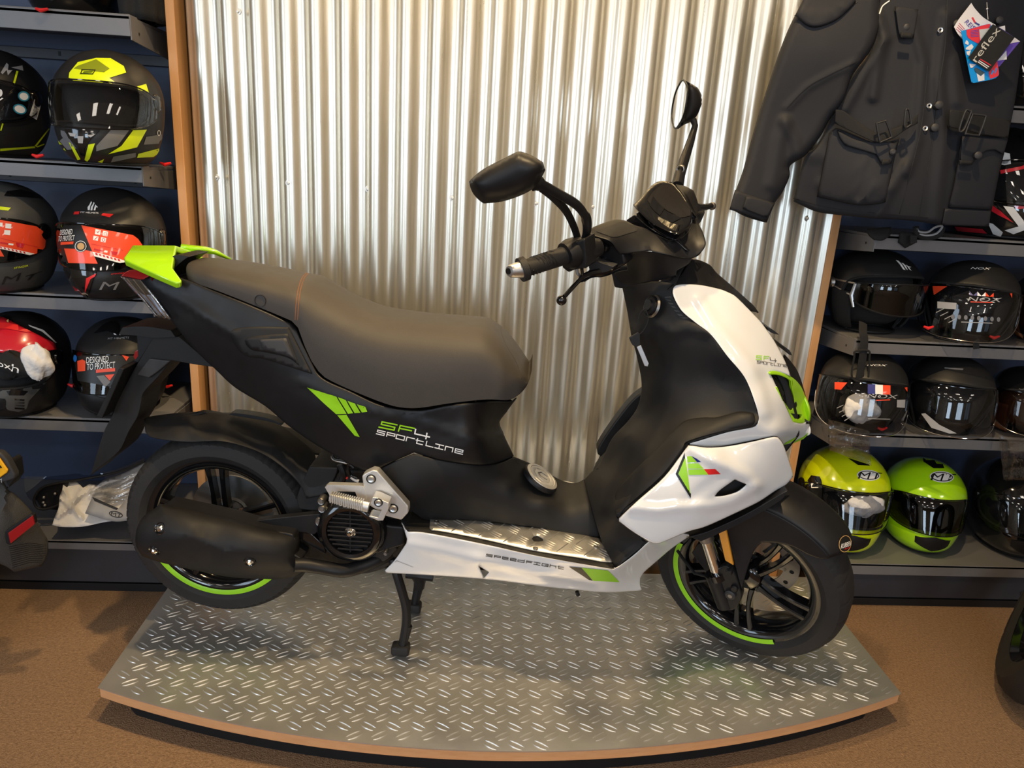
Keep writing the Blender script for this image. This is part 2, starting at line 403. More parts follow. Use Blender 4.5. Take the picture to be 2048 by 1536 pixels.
def texttris(s, o, bx, hy, bold=0, fit=True):
    cu = bpy.data.curves.new('tmp', 'FONT'); cu.body = s; cu.offset = bold; cu.resolution_u = 3
    ob = bpy.data.objects.new('tmp', cu); COL.objects.link(ob); dg = bpy.context.evaluated_depsgraph_get(); me = bpy.data.meshes.new_from_object(ob.evaluated_get(dg))
    V = [v.co.copy() for v in me.vertices]; F = [tuple(p.vertices) for p in me.polygons]
    bpy.data.objects.remove(ob); bpy.data.curves.remove(cu); bpy.data.meshes.remove(me)
    x0 = min(v.x for v in V); x1 = max(v.x for v in V); y0 = min(v.y for v in V); y1 = max(v.y for v in V)
    o = Vector(o); bx = Vector(bx); hy = Vector(hy)
    P = [tuple(o+bx*((v.x-x0)/(x1-x0))+hy*((v.y-y0)/(y1-y0))) for v in V]
    return [(P, F)]
def ellipse(cx, cy, rx, ry, rot=0, n=24):
    c, s = cos(radians(rot)), sin(radians(rot))
    return [(cx+rx*cos(2*pi*k/n)*c-ry*sin(2*pi*k/n)*s, cy+rx*cos(2*pi*k/n)*s+ry*sin(2*pi*k/n)*c) for k in range(n)]
# things ---------------------------------------------------------------
def tag(o, label, cat, group=None):
    o['label'] = label; o['category'] = cat
    if group: o['group'] = group
    return o
def thing(name, label, cat, M=None, group=None):
    o = bpy.data.objects.new(name, None); o.empty_display_size = .1; COL.objects.link(o)
    if M is not None: o.matrix_world = M
    return tag(o, label, cat, group)
def struct(o): o['kind'] = 'structure'; return o
# ================================================================== ROOM
MT['carpet'] = pmat('brown carpet', (.11, .055, .024), .95, col2=(.45, .285, .165), nscale=150, bump=1.0, bscale=300, dist=.006)
MT['wallp'] = pmat('warm painted wall', (.36, .30, .22), .8)
MT['ceil'] = pmat('ceiling tiles', (.52, .47, .40), .9)
MT['panel'] = pmat('navy shelf back panel', (.045, .063, .120), .5)
MT['wood'] = pmat('orange stained wood', (.60, .28, .10), .42, col2=(.72, .40, .18), nscale=14, stretch=(6, 6, .5), bump=.1)
MT['board'] = pmat('birch ply edge', (.62, .29, .12), .6, col2=(.75, .42, .20), nscale=25, stretch=(1, 1, 6), bump=.3)
MT['skirt'] = pmat('black skirting', (.005, .005, .006), .6)
MT['kick'] = pmat('dark plinth', (.045, .045, .052), .45)
# galvanised sheet with streaks and scuffs
m = pmat('galvanised corrugated steel', (.66, .62, .50), .30, 1, col2=(.84, .81, .74), nscale=6, rvar=.07, stretch=(9, 9, .8), bump=.05, bscale=9, dist=.004)
MT['galv'] = m
nt = m.node_tree; b = nt.nodes['Principled BSDF']; b.inputs['Metallic'].default_value = .80
# checker plate
MT['plate'] = pmat('aluminium checker plate', (.62, .61, .58), .34, .80, col2=(.76, .75, .72), nscale=9, rvar=.10, bump=.15, bscale=60)
def wall(name, c, d, mat): return struct(MB().box(c, d).build(name, mat, smooth=False))
wall('floor', (0, -2.7, -.05), (9, 11, .1), MT['carpet'])
wall('ceiling', (0, -2.7, 3.05), (9, 11, .1), MT['ceil'])
wall('wall_back', (0, 2.55, 1.5), (9, .2, 3), MT['wallp'])
wall('wall_left', (-4.45, -2.7, 1.5), (.1, 11, 3), MT['wallp'])
wall('wall_right', (4.45, -2.7, 1.5), (.1, 11, 3), MT['wallp'])
# street side wall with three window openings
mb = MB()
wx = [(-4.2, -2.2), (-.7, 1.7), (2.4, 4.1)]
mb.box((0, -8.05, .2), (9, .1, .4)); mb.box((0, -8.05, 2.8), (9, .1, .4))
e = [-4.5]+[v for q in wx for v in q]+[4.5]
for i in range(0, len(e), 2): mb.box(((e[i]+e[i+1])/2, -8.05, 1.5), (e[i+1]-e[i], .1, 2.2))
struct(mb.build('wall_front', MT['wallp'], smooth=False))
for i, (a, c) in enumerate(wx):
    mb = MB()
    for x in (a+.03, (a+c)/2, c-.03): mb.box((x, -8.0, 1.5), (.06, .06, 2.2))
    for z in (.43, 2.57): mb.box(((a+c)/2, -8.0, z), (c-a, .05, .06))
    struct(mb.build('window_%d' % (i+1), MT['dgrey'], smooth=False))
# ---- corrugated sheet (gently convex) -----------------------------
XC, YA, RA = .16, 2.045, 3.9; PIT, AMP = .0782, .0085
def sheet(s, dy=0):
    t = s/RA; n = Vector((sin(t), -cos(t), 0)); return Vector((XC, YA+RA, 0))+n*(RA+AMP*cos(2*pi*s/PIT)+dy)
SH = .915
SHEET = thing('corrugated_sheet', 'tall corrugated galvanised steel sheet standing behind the scooter', 'metal sheet', Matrix.Translation((XC, YA, 0)))
def pshape(u):   # broad flats with tight round crests
    c = cos(2*pi*u); return math.copysign(abs(c)**.75, c)
rows = []
N = 24*18; zs = [0.0, .6, 1.2, 1.8, 2.4, 3.0]
for z in zs:
    r = []
    for i in range(N+1):
        s = -SH+2*SH*i/N; t = s/RA; n = Vector((sin(t), -cos(t), 0))
        r.append(Vector((XC, YA+RA, z))+n*(RA+AMP*pshape(s/PIT+.18))-Vector((XC, YA, 0)))
    rows.append(r)
MB().grid(rows).build('steel_sheet', MT['galv'], SHEET, ang=80, solid=.0012, weld=False)
for px, py in ((432, 355), (577, 366), (736, 378), (905, 396), (1073, 407), (1186, 414), (1615, 437), (476, 23)):
    p = atY(px, py, 2.05)
    for k in range(4):
        s = math.asin(max(-1, min(1, (p.x-XC)/RA)))*RA; t = s/RA
        y = (Vector((XC, YA+RA, 0))+Vector((sin(t), -cos(t), 0))*(RA+AMP*pshape(s/PIT+.18))).y; p = atY(px, py, y)
    q = p-Vector((XC, YA, 0)); n = Vector((sin(t), -cos(t), 0))
    a = MB().lathe([(0, .0035), (.0030, .0032), (.0042, .002), (.0045, .0012), (.0085, .001), (.009, -.001)], q, n, 16)
    a.build('screw', MT['alu'], SHEET)
# ---- wooden edge posts ----------------------------------------------
def post(n, xl, xr, y):
    o = MB().box(((xl+xr)/2, y+.10, 1.5), (xr-xl, .20, 3.0)).build(n, MT['wood'], bevel=.002); struct(o)
pl, pr_ = atY(328, 0, 2.13), atY(347, 0, 2.13)
post('trim_1', pl.x, pr_.x, 2.13)
ql, qr = atY(1667, 434, 2.14), atY(1683.5, 434, 2.14)
post('trim_2', ql.x, qr.x, 2.14)
# ---- shelving --------------------------------------------------------
def shelving(side, labels, xa, xb, lips, base, sgn):
    T = Vector(((xa+xb)/2, 2.2, 0)); L = abs(xb-xa); tm = Matrix.Translation(T)
    t = thing('shelf_back_panel', labels[0], 'panel', tm)
    MB().box((0, .19, 1.5), (L+.10, .02, 3.0)).build('panel_sheet', MT['panel'], t, bevel=.001)
    zt = []
    for (px, py, hh), lb in zip(lips, labels[2:]):
        z0 = atY(px, py, 2.0).z; z1 = z0+hh; zt.append(z1); mb = MB()
        mb.box((0, -.011, z1-.006), (L-.004, .378, .008))
        mb.box((0, -.1975, (z0+z1)/2), (L-.004, .005, hh)); mb.box((0, -.193, z1-.0005), (L-.004, .012, .005)); mb.box((0, -.193, z0+.003), (L-.004, .012, .005))
        s0 = thing('shelf', lb, 'shelf', Matrix.Translation((T.x, T.y, z1))); mb.xf(Matrix.Translation((0, 0, -z1)))
        mb.build('board', MT['shelf'], s0, bevel=.0012)
        xe = (xa-T.x) if sgn < 0 else (xb-T.x)
        P = [(-.1985, z1+.001), (-.16, z1+.001), (-.15, z1-.008), (-.02, z1-.012), (.16, z1-.012), (.16, z0-.035), (-.1985, z0-.008)]
        MB().prism([(xe, y, z-z1) for y, z in P], (.003*(-sgn), 0, 0)).build('bracket', MT['shelf'], s0, bevel=.0008)
        MB().lathe([(0, .0005), (.0035, .0004)], (xe-.0005*(-sgn), -.155, z0+.012-z1), (sgn, 0, 0), 12).build('hole', MT['skirt'], s0)
        MB().box((0, .165, z0-.018-z1), (L, .02, .028)).build('rail', MT['kick'], s0, bevel=.002)
        for k in range(9):
            MB().box((-L/2+.1+k*L/8.5, .1545, z0-.016-z1), (.006, .002, .012)).build('slot', MT['skirt'], s0)
    (bx, by, bb) = base
    zt_ = atY(bx, by, 1.97).z; zb_ = atY(bx, bb, 1.97).z; zt.append(zt_)
    t = thing('base_cabinet', labels[1], 'cabinet', tm)
    MB().box((0, -.026, zt_-.005), (L, .408, .008)).box((0, -.2275, (zt_+zb_)/2), (L, .005, zt_-zb_)).box((0, -.222, zb_+.002), (L, .012, .005)).build('base_shelf', MT['shelf'], t, bevel=.0015)
    MB().box((0, -.18, (zb_+.022)/2+.005), (L, .01, zb_-.025)).build('kick_plate', MT['kick'], t, bevel=.001)
    MB().box((0, -.18, .0125), (L, .016, .025)).build('foot_rail', MT['skirt'], t, bevel=.001)
    return zt
ZL = shelving('left', ['navy blue back panel behind the helmet shelves left of the corrugated sheet', 'low grey base with a dark plinth left of the platform, carrying a white bag', 'topmost of the grey metal shelves on the left', 'grey metal shelf on the left holding the yellow-and-black helmet', 'grey metal shelf on the left, third from the top, behind the lime tail', 'lowest grey metal shelf on the left above the base'], -2.35, -.822, ((265, 73, .047), (285, 366, .040), (310, 628, .040), (285, 867, .038)), (97, 1080, 1098), 1)
ZR = shelving('right', ['dark blue back panel behind the helmet shelves right of the corrugated sheet', 'low grey base with a dark plinth on the right, carrying the fluorescent helmets', 'uppermost grey metal shelf on the right, mostly hidden behind the jacket', 'grey metal shelf on the right just below the jacket hem', 'grey metal shelf on the right with a strap hanging over its lip', 'lowest grey metal shelf on the right, above the fluorescent helmets'], 1.122, 2.6, ((2035, 246, .040), (1750, 498, .040), (1706, 706, .040), (1745, 893, .040)), (1720, 1127, 1149), -1)
ZR0 = ZR.pop(0)
print('SHELF Z', [round(z, 3) for z in ZL], [round(z, 3) for z in ZR])
# ---- platform ----------------------------------------------------------
HP = .10
PL, PM, PR = atZ(196, 1375, HP), atZ(1000, 1503, HP), atZ(1802, 1387, HP)
def circ3(a, b, c):
    ax, ay, bx, by, cx, cy = a.x, a.y, b.x, b.y, c.x, c.y
    d = 2*(ax*(by-cy)+bx*(cy-ay)+cx*(ay-by))
    ux = ((ax*ax+ay*ay)*(by-cy)+(bx*bx+by*by)*(cy-ay)+(cx*cx+cy*cy)*(ay-by))/d
    uy = ((ax*ax+ay*ay)*(cx-bx)+(bx*bx+by*by)*(ax-cx)+(cx*cx+cy*cy)*(bx-ax))/d
    return ux, uy, hypot(ax-ux, ay-uy)
ux, uy, ur = circ3(PL, PM, PR)
def arc(off, inx, n=40):
    a0 = atan2(PL.y-uy, PL.x-ux); a1 = atan2(PR.y-uy, PR.x-ux)
    if a0 < 0: a0 += 2*pi
    if a1 < 0: a1 += 2*pi
    out = []
    for i in range(n+1):
        a = a0+(a1-a0)*i/n; out.append((ux+cos(a)*(ur-off), uy+sin(a)*(ur-off)))
    lo, hi = PL.x+inx, PR.x-inx
    out = [(min(hi, max(lo, x)), y) for x, y in out]
    return out
PLAT = thing('display_platform', 'low display platform of silver checker plate with a curved wooden front edge', 'platform', Matrix.Translation((.16, 1.7, 0)))
TP = Vector((.16, 1.7, 0))
def plan(off, inx, z0, z1, name, mat, bev):
    A = arc(off, inx); YB = 2.005
    out = [(x, y) for x, y in A]+[(A[-1][0], YB), (A[0][0], YB)]
    return MB().prism([(x-TP.x, y-TP.y, z0) for x, y in out], (0, 0, z1-z0)).build(name, mat, PLAT, bevel=bev)
plan(.002, .002, .072, .098, 'board', MT['board'], .002)
plan(.05, .045, .0, .072, 'skirt', MT['skirt'], .001)
mb = MB()
A = arc(0, 0); out = A+[(A[-1][0], 2.005), (A[0][0], 2.005)]
mb.prism([(x-TP.x, y-TP.y, .098) for x, y in out], (0, 0, .003))
# raised lozenges in pairs, alternating direction
pit = .0535; rnd = random.Random(3)
def bar(mb, cx, cy, ang, bend):
    c, s = cos(ang), sin(ang); top = []; n = 6; L = .0172; W = .0025; Hh = .0023; b = len(mb.v); vs = []
    for i in range(n+1):
        u = -1+2*i/n; wdt = W*sqrt(max(.0, 1-u*u))+.0002; x = u*L; bow = bend*(1-u*u)*.0022
        for q, hz in ((-1, 0), (-.45, .8), (.45, .8), (1, 0)):
            y = q*wdt+bow; vs.append((cx+x*c-y*s-TP.x, cy+x*s+y*c-TP.y, .1009+Hh*hz*sqrt(max(.05, 1-u*u))))
    fs = [(i*4+j, (i+1)*4+j, (i+1)*4+j+1, i*4+j+1) for i in range(n) for j in range(3)]
    mb.add(vs, fs)
AR = np.array(out)
j = 0; y = 1.27
while y < 2.0:
    i = 0; x = PL.x+.01
    while x < PR.x:
        for dx, dy, a in ((0, 0, radians(33)), (pit/2, pit/2, radians(-33))):
            X, Y = x+dx, y+dy
            if Y > 1.99 or X < PL.x+.018 or X > PR.x-.018 or hypot(X-ux, Y-uy) > ur-.016: continue
            for q in (-1, 1):
                bar(mb, X-sin(a)*q*.0048, Y+cos(a)*q*.0048, a+rnd.uniform(-.02, .02), q)
        x += pit
    y += pit
mb.keepn = False
mb.build('tread_plate', MT['plate'], PLAT, ang=50, weld=False)
# ================================================================== SCOOTER
SCO = thing('motor_scooter', 'black and white motor scooter with lime green details standing on its centre stand', 'scooter', SM)
KAX = Vector((-sin(radians(25)), 0, cos(radians(25)))); WC = Vector((1.336, .012, .2425))
RS = Matrix.Translation(WC) @ Matrix.Rotation(radians(-33), 4, KAX) @ Matrix.Translation(-WC)
FM = SM @ RS; FMI = FM.inverted()
def fp(px, py, y): return hitl(px, py, FMI, 1, y)
def steer(mb): return mb.xf(RS)
def A2(*p): return Z(1120, 330, 5.297, p)
def D2(*p): return Z(620, 880, 5.119, p)
def F2(*p): return Z(1230, 540, 6.98, p)
def F3(*p): return Z(1500, 680, 6.979, p)
def B2(*p): return Z(170, 600, 4.267, p)
MT['seat'] = pmat('charcoal seat vinyl', (.040, .034, .029), .50, col2=(.050, .043, .037), nscale=30, bump=.5, bscale=1400, dist=.0008)
MT['stitch'] = pmat('orange stitching', (.22, .085, .035), .8)
# ---- wheels ------------------------------------------------------------
def tyre(ng, gd, R=.243, hw=.062, n=432):
    prof = [(.176, -.046), (.182, -.052), (.196, -.060), (.212, hw*-1.0), (.224, -hw*.96), (.233, -hw*.80), (.2385, -hw*.6), (.2415, -hw*.32), (R, 0)]
    prof = [(r*R/.243 if r > .19 else r, h) for r, h in prof]
    prof = prof+[(r, -h) for r, h in prof[-2::-1]]
    rows = []
    for k in range(n):
        t = 2*pi*k/n; row = []
        for i, (r, h) in enumerate(prof):
            ai = abs(i-8); g = 0
            if 1 <= ai <= 4:
                ph = (k+ai*1.1*(1 if i < 8 else 1)+(n/ng/2 if i > 8 else 0)) % (n/ng)
                if ph < 1.01: g = gd
            row.append((cos(t)*(r-g), h, sin(t)*(r-g)))
        rows.append(row)
    return MB().grid(rows, closev=True)
def rimmesh():
    mb = MB()
    p = [(.181, -.050), (.183, -.046), (.178, -.044), (.170, -.040), (.160, -.030), (.158, 0), (.160, .030), (.170, .040), (.183, .046), (.181, .050), (.172, .048), (.166, .040), (.151, .032), (.149, 0), (.151, -.032), (.160, -.046), (.172, -.050)]
    mb.lathe(p, n=96, close=True)
    return mb
def hubmesh(spk, ph, curve=0):
    mb = MB().lathe([(0, -.036), (.026, -.036), (.034, -.030), (.040, -.018), (.042, 0), (.040, .03), (.02, .045), (0, .045)], n=36)
    for k in range(spk):
        a = ph+2*pi*k/spk
        for q in (-1, 1):
            ns = 7; top = []
            pts = []
            for i in range(ns+1):
                u = i/ns; r = .034+(.158-.034)*u
                off = q*(.0135+.0045*u*u)+curve*sin(pi*u)*.010
                x = cos(a)*r-sin(a)*off; z = sin(a)*r+cos(a)*off; dep = -.030-.012*u; w = .0075-.0015*sin(pi*u)
                tx, tz = -sin(a), cos(a)
                pts.append([(x+tx*w, dep+.003, z+tz*w), (x+tx*w*.55, dep, z+tz*w*.55), (x-tx*w*.55, dep, z-tz*w*.55), (x-tx*w, dep+.003, z-tz*w), (x-tx*w*.8, dep+.03, z-tz*w*.8), (x+tx*w*.8, dep+.03, z+tz*w*.8)])
            mb.grid(pts, closeu=True)
    return mb
def wheel(name, C, M, ph, spk=5, curve=0, stripe=(0, 360), groove=(54, .0035), R=.243, hw=.062):
    T = Matrix.Translation(C)
    def fin(mb): mb.xf(T); return mb.xf(M) if M is not None else mb
    h = fin(rimmesh()); h2 = hubmesh(spk, ph, curve); fin(h2); h.add(h2.v, h2.f)
    W = h.build(name, MT['gblk'], SCO, ang=40, weld=False)
    fin(tyre(groove[0], groove[1], R, hw)).build('tyre', MT['rubber'], W, ang=25, weld=False)
    a0, a1 = radians(stripe[0]), radians(stripe[1])
    rows = []
    for i in range(61):
        t = a0+(a1-a0)*i/60; rows.append([(cos(t)*r, y, sin(t)*r) for r, y in ((.1835, -.0545), (.1775, -.0545), (.1715, -.0520))])
    fin(MB().grid(rows)).build('rim_stripe', MT['limedecal'], W, weld=False)
    return W, fin
RW, rf = wheel('rear_wheel', Vector((.004, 0, .289)), None, radians(92), stripe=(183, 357), groove=(72, .0026), R=.241, hw=.058)
rf(MB().lathe([(.045, .035), (.105, .035), (.105, .040), (.045, .040)], n=48, close=True)).build('brake_disc', MT['steel'], RW)
FW, ff = wheel('front_wheel', WC, RS, radians(-12), curve=-.6, stripe=(163, 303), groove=(27, .0018), R=.2415, hw=.055)
d = MB()
d.lathe([(.070, .050), (.108, .050), (.108, .0545), (.070, .0545)], n=60, close=True)
for k in range(6):
    a = k*pi/3; d.box((cos(a)*.055, .052, sin(a)*.055), (.045, .004, .012), Matrix.Rotation(-a, 3, 'Y'))
ff(d).build('brake_disc', MT['steel'], FW)
for k in range(14):
    a = 2*pi*k/14
    ff(MB().lathe([(0, .0495), (.006, .0495)], (cos(a)*.09, 0, sin(a)*.09), (0, 1, 0), 10)).build('disc_hole', MT['skirt'], FW)
# ---- fork, reflector, mudguard (turned with the wheel) -------------------------------
def ftube(pts, r, n=16, flat=1, up=None): return MB().tube([fp(*p) for p in pts], r, n, flat=flat, up=up)
y0 = -.082
FK = steer(ftube([ZG((655, 860, y0))[0], ZG((700, 980, y0))[0], ZG((735, 1085, y0))[0]], [.023, .0225, .021])).build('fork_leg', MT['blk'], SCO)
steer(ftube([ZG((595, 590, y0))[0], ZG((680, 862, y0))[0]], .0155)).build('stanchion', MT['chrome'], FK)
steer(ftube([ZG((585, 560, y0))[0], ZG((607, 628, y0))[0]], .0185)).build('collar', MT['steel'], FK)
steer(ftube([ZG((672, 850, y0))[0], ZG((690, 890, y0))[0]], .0245)).build('dust_cap', MT['gblk'], FK)
def fslab(name, outline, yref, ya, yb, mat, parent, bevel=.002, smooth=True):
    O = smooth_outline(outline, 38, 4) if smooth else [Vector(p[:2]) for p in outline]
    V = [fp(p[0], p[1], yref) for p in O]
    return steer(MB().prism([(v.x, ya, v.z) for v in V], (0, yb-ya, 0))).build(name, mat, parent, bevel=bevel)
fslab('fork_bracket', ZG((680, 830), (740, 800), (800, 850), (840, 960), (850, 1020), (820, 1090), (780, 1115), (720, 1110), (700, 1060)), -.09, -.094, -.070, MT['blk'], FK, .003)
fslab('caliper_mount', ZG((540, 660), (600, 640), (640, 760), (690, 870), (640, 900), (560, 800), (500, 720)), -.05, -.05, .05, MT['blk'], FK)
for c, r, mt in (((770, 1008), .0135, 'dgrey'), ((773, 1010), .007, 'steel'), ((765, 848), .008, 'blk'), ((800, 963), .009, 'blk')):
    p = fp(*ZG((*c, -.096))[0]); steer(MB().lathe([(0, .007), (r*.75, .007), (r, .004), (r, -.01)], p, (0, -1, 0), 20)).build('bolt', MT[mt], FK)
fslab('reflector', ZG((680, 535), (705, 528), (742, 560), (793, 803), (735, 768)), -.105, -.107, -.100, MT['amber'], FK, .0015, False)
# far leg
q = MB()
for a, b, r in (((595, 590), (680, 862), .0155), ((655, 860), (735, 1085), .022)):
    A_, B_ = fp(*ZG((*a, y0))[0]), fp(*ZG((*b, y0))[0]); q.tube([(A_.x, -A_.y, A_.z), (B_.x, -B_.y, B_.z)], r)
steer(q).build('fork_leg', MT['blk'], SCO)
# brake hose
steer(ftube([ZG((400, 700, -.05))[0], ZG((440, 760, -.06))[0], ZG((520, 860, -.075))[0], ZG((620, 885, -.08))[0]], .004, 8)).build('brake_hose', MT['blk'], SCO)
def fshell(name, outline, ctrl, mat, parent, **k):
    # shell() in the steered frame, then turned with the bars
    keep = k.pop('mirror', True); P = dict(k); P['Mi'] = FMI; P['mirror'] = keep
    o = shell(name, outline, ctrl, mat, None, **P)
    o.data.transform(RS); o.parent = parent; return o
def fpx(v):
    d = FM @ Vector(v)-CAM; z = d.dot(_f); return (1024+FPX*d.dot(RT)/z, 768-FPX*d.dot(UP)/z)
def gr_(y): return .279-.024*(abs(y)/.072)**2.4
rows = []
for i in range(41):
    row = []
    for j in range(21):
        y = -.071+.142*j/20; a0 = 41+6*(abs(y)/.071)**1.6; a = radians(a0+(120-a0)*i/40); r = gr_(y)-.004*max(0, 1-i/3)**2
        row.append((WC.x+cos(a)*r, WC.y+y, WC.z+sin(a)*r))
    rows.append(row)
mgc = MB().grid(rows); mgc.keepn = False
v0 = [tuple(RS @ Vector(v)) for v in mgc.v]
steer(mgc); BV['mgc'] = (list(mgc.v), list(mgc.f), SMI)
MG = mgc.build('front_mudguard', MT['blk'], SCO, ang=60, solid=.003)
yg = WC.y-.071
edge = [fpx((WC.x+cos(radians(a))*.2553, yg, WC.z+sin(radians(a))*.2553)) for a in range(48, 119, 7)]
sd = ZG((1462, 758), (1400, 760), (1320, 735), (1200, 675), (1090, 650), (990, 645), (940, 700), (900, 800), (870, 900), (850, 985), (815, 860), (760, 640), (700, 520), (800, 470))
sd = [p for p in sd]
MGS = fshell('mudguard_side', edge[::1]+sd[::-1], [(1500, 1000, yg-.004), (1600, 1050, yg), (1640, 1100, yg), (1480, 1080, yg-.012), (1484, 1180, -.094), (1440, 1050, -.088), (1560, 1080, yg-.006)], MT['blk'], None, thick=.003, rnd=(4, .002), key='mg', mirror=False)
MGS.parent = MG
vv, ff_, mm = BV['mg']; BV['mgw'] = ([tuple(RS @ Vector(p)) for p in vv], ff_, SMI)
# sticker on the mudguard
decal('round_sticker', [ZG(*ellipse(1567, 655, 45, 60, 10))], ['mgc', 'mgw'], MT['decb'], MG, off=.001, step=6)
gold = pmat('gold print', (.55, .33, .12), .4)
def ringpoly(cx, cy, rx, ry, rot, w, n=28):
    a = ellipse(cx, cy, rx, ry, rot, n); b = ellipse(cx, cy, rx-w, ry-w, rot, n)
    return [[a[i], a[(i+1) % n], b[(i+1) % n], b[i]] for i in range(n)]
decal('sticker_ring', [ZG(*q) for q in ringpoly(1567, 655, 43, 58, 10, 4)], ['mgc', 'mgw'], gold, MG, off=.0016)
decal('sticker_text', None, ['mgc', 'mgw'], MT['decw'], MG, off=.0018, tris=[([ZG(p)[0] for p in t[0]], t[1]) for t in texttris('RUBBEN', (1537, 690), (68, -22), (6, -34))])
decal('sticker_text', None, ['mgc', 'mgw'], MT['decr'], MG, off=.0018, tris=[([ZG(p)[0] for p in t[0]], t[1]) for t in texttris('Racing', (1562, 700), (38, -14), (4, -16))])
# ---- black upper body ---------------------------------------------------------
BC = shell('body_cover', [(241, 553), (262, 545), (300, 548), (362, 556), (420, 578), (520, 618), (590, 650), (622, 722), (645, 756), (700, 782), (765, 811), (838, 820), (900, 810), (970, 803), (1020, 803), (1034, 796), (1010, 828), (1000, 842), (999, 852), (1007, 868), (1020, 895), (1028, 912), (1010, 920), (981, 928), (944, 929), (887, 921), (850, 912), (828, 905), (790, 922), (755, 938), (724, 940), (660, 906), (620, 882), (575, 850), (530, 812), (470, 775), (430, 738), (385, 695), (341, 640), (285, 590)],
   [(241, 553, -.06), (300, 548, -.085), (362, 556, -.095), (341, 640, -.085), (430, 738, -.095), (420, 590, -.11), (400, 640, -.12), (500, 700, -.135), (590, 650, -.12), (622, 722, -.135), (575, 850, -.11), (700, 782, -.150), (640, 810, -.150), (660, 906, -.125), (765, 811, -.150), (840, 820, -.135), (970, 803, -.12), (1030, 799, .0), (975, 830, -.09), (900, 850, -.145), (960, 880, -.14), (850, 912, -.135), (750, 880, -.150), (724, 940, -.13), (985, 925, -.09), (1026, 912, .0), (1000, 850, .0)],
   MT['blk'], SCO, thick=.003, rnd=(7, .004), ridges=[([(300, 575), (380, 610), (470, 670)], .006, 14), ([(600, 760), (700, 805), (770, 828), (860, 850), (955, 878), (1006, 868)], .004, 8)], key='body')
slab('subframe', [(320, 568), (362, 565), (590, 660), (650, 765), (838, 826), (950, 814), (942, 850), (945, 898), (830, 896), (724, 930), (600, 860), (430, 728)], -.07, -.075, .075, MT['skirt'], SCO, bevel=.01)
# recessed grab pocket
def cutd(name, q, off, mat, sol=.002):
    o = decal(name, [ZB(*q)], 'body', MT[mat], SCO, off=off, smooth=True, step=7); o.modifiers.new('s', 'SOLIDIFY').thickness = sol; return o
GP = cutd('grab_pocket', ((808, 690), (820, 668), (860, 655), (1000, 645), (1195, 650), (1215, 690), (1350, 960), (1300, 945), (1180, 905), (1020, 855), (920, 840), (850, 780)), .0035, 'blk2', .003)
o = cutd('pocket_recess', ((905, 735), (935, 715), (1050, 700), (1190, 692), (1270, 905), (1190, 850), (1050, 815), (960, 800), (920, 770)), .0040, 'skirt', .0004); o.parent = GP
o = cutd('pocket_floor', ((1000, 730), (1180, 722), (1240, 870), (1190, 840), (1020, 790)), .0043, 'dgrey', .0004); o.parent = GP
# lime graphics and lettering
decal('graphic', [ZC((187, 733), (385, 795), (455, 912), (385, 915), (300, 840)), ZC((395, 798), (450, 820), (500, 908), (465, 912)), ZC((462, 825), (512, 842), (550, 905), (510, 907)), ZC((525, 848), (582, 865), (597, 898), (560, 903)), ZC((392, 922), (455, 918), (545, 1070), (512, 1062))], 'body', MT['limedecal'], BC)
decal('lettering', [ZC(*q) for q in strokes('SF', (676, 1003), (232, 47), (12, -38), 9, .10)], 'body', MT['limedecal'], BC)
decal('lettering', [ZC(*q) for q in strokes('4', (912, 1063), (106, 24), (9, -46), 9)]+[ZC(*q) for q in strokes('sportline', (658, 1048), (588, 140), (7, -29), 6.5, .22)], 'body', MT['decw'], BC)
# ---- seat -----------------------------------------------------------------------
def interp(L, x): 
    xs = [a for a, b in L]; return float(np.interp(x, xs, [b for a, b in L]))
def loft(top, bot, ysil, wf, n=3.0, ns=60, na=12, closed=True):
    T = sorted([(sp(x, y, ysil(x) if callable(ysil) else ysil).x, sp(x, y, ysil(x) if callable(ysil) else ysil).z) for x, y in [(p.x, p.y) for p in cr([(a, b, 0) for a, b in top], 5)]])
    B = sorted([(sp(x, y, -wf(x)).x, sp(x, y, -wf(x)).z) for x, y in [(p.x, p.y) for p in cr([(a, b, 0) for a, b in bot], 5)]])
    x0 = max(T[0][0], B[0][0])+.0005; x1 = min(T[-1][0], B[-1][0])-.0005
    rows = []
    wx = sorted([(sp(p[0], p[1], -wf(p[0])).x, wf(p[0])) for p in [(q.x, q.y) for q in cr([(a, b, 0) for a, b in bot], 5)]])
    for i in range(ns+1):
        u = i/ns; x = x0+(x1-x0)*(.5-.5*cos(pi*u)); zt = interp(T, x); zb = interp(B, x); zt = max(zt, zb+.0005); w = interp(wx, x)
        e = min(1, min(x-x0, x1-x)/.03); w *= (1-(1-e)**2)**.5*.35+.65
        row = []
        for k in range(2*na+1):
            a = pi*k/(2*na); c, s = cos(a), sin(a)
            row.append((x, -w*math.copysign(abs(c)**(2/n), c)*(1-.05*(1-abs(s))), zb+(zt-zb)*abs(s)**(2/n)))
        rows.append(row)
    mb = MB(); mb.grid(rows)
    m = len(rows); nn = 2*na+1
    mb.f += [(i*nn+nn-1, i*nn, (i+1)*nn, (i+1)*nn+nn-1) for i in range(m-1)]
    mb.f += [tuple(range(nn)), tuple(range((m-1)*nn+nn-1, (m-1)*nn-1, -1))]
    return mb
def sw(px): return float(np.interp(px, [360, 420, 560, 640, 760, 900, 1000, 1064], [.085, .112, .128, .142, .158, .158, .145, .112]))
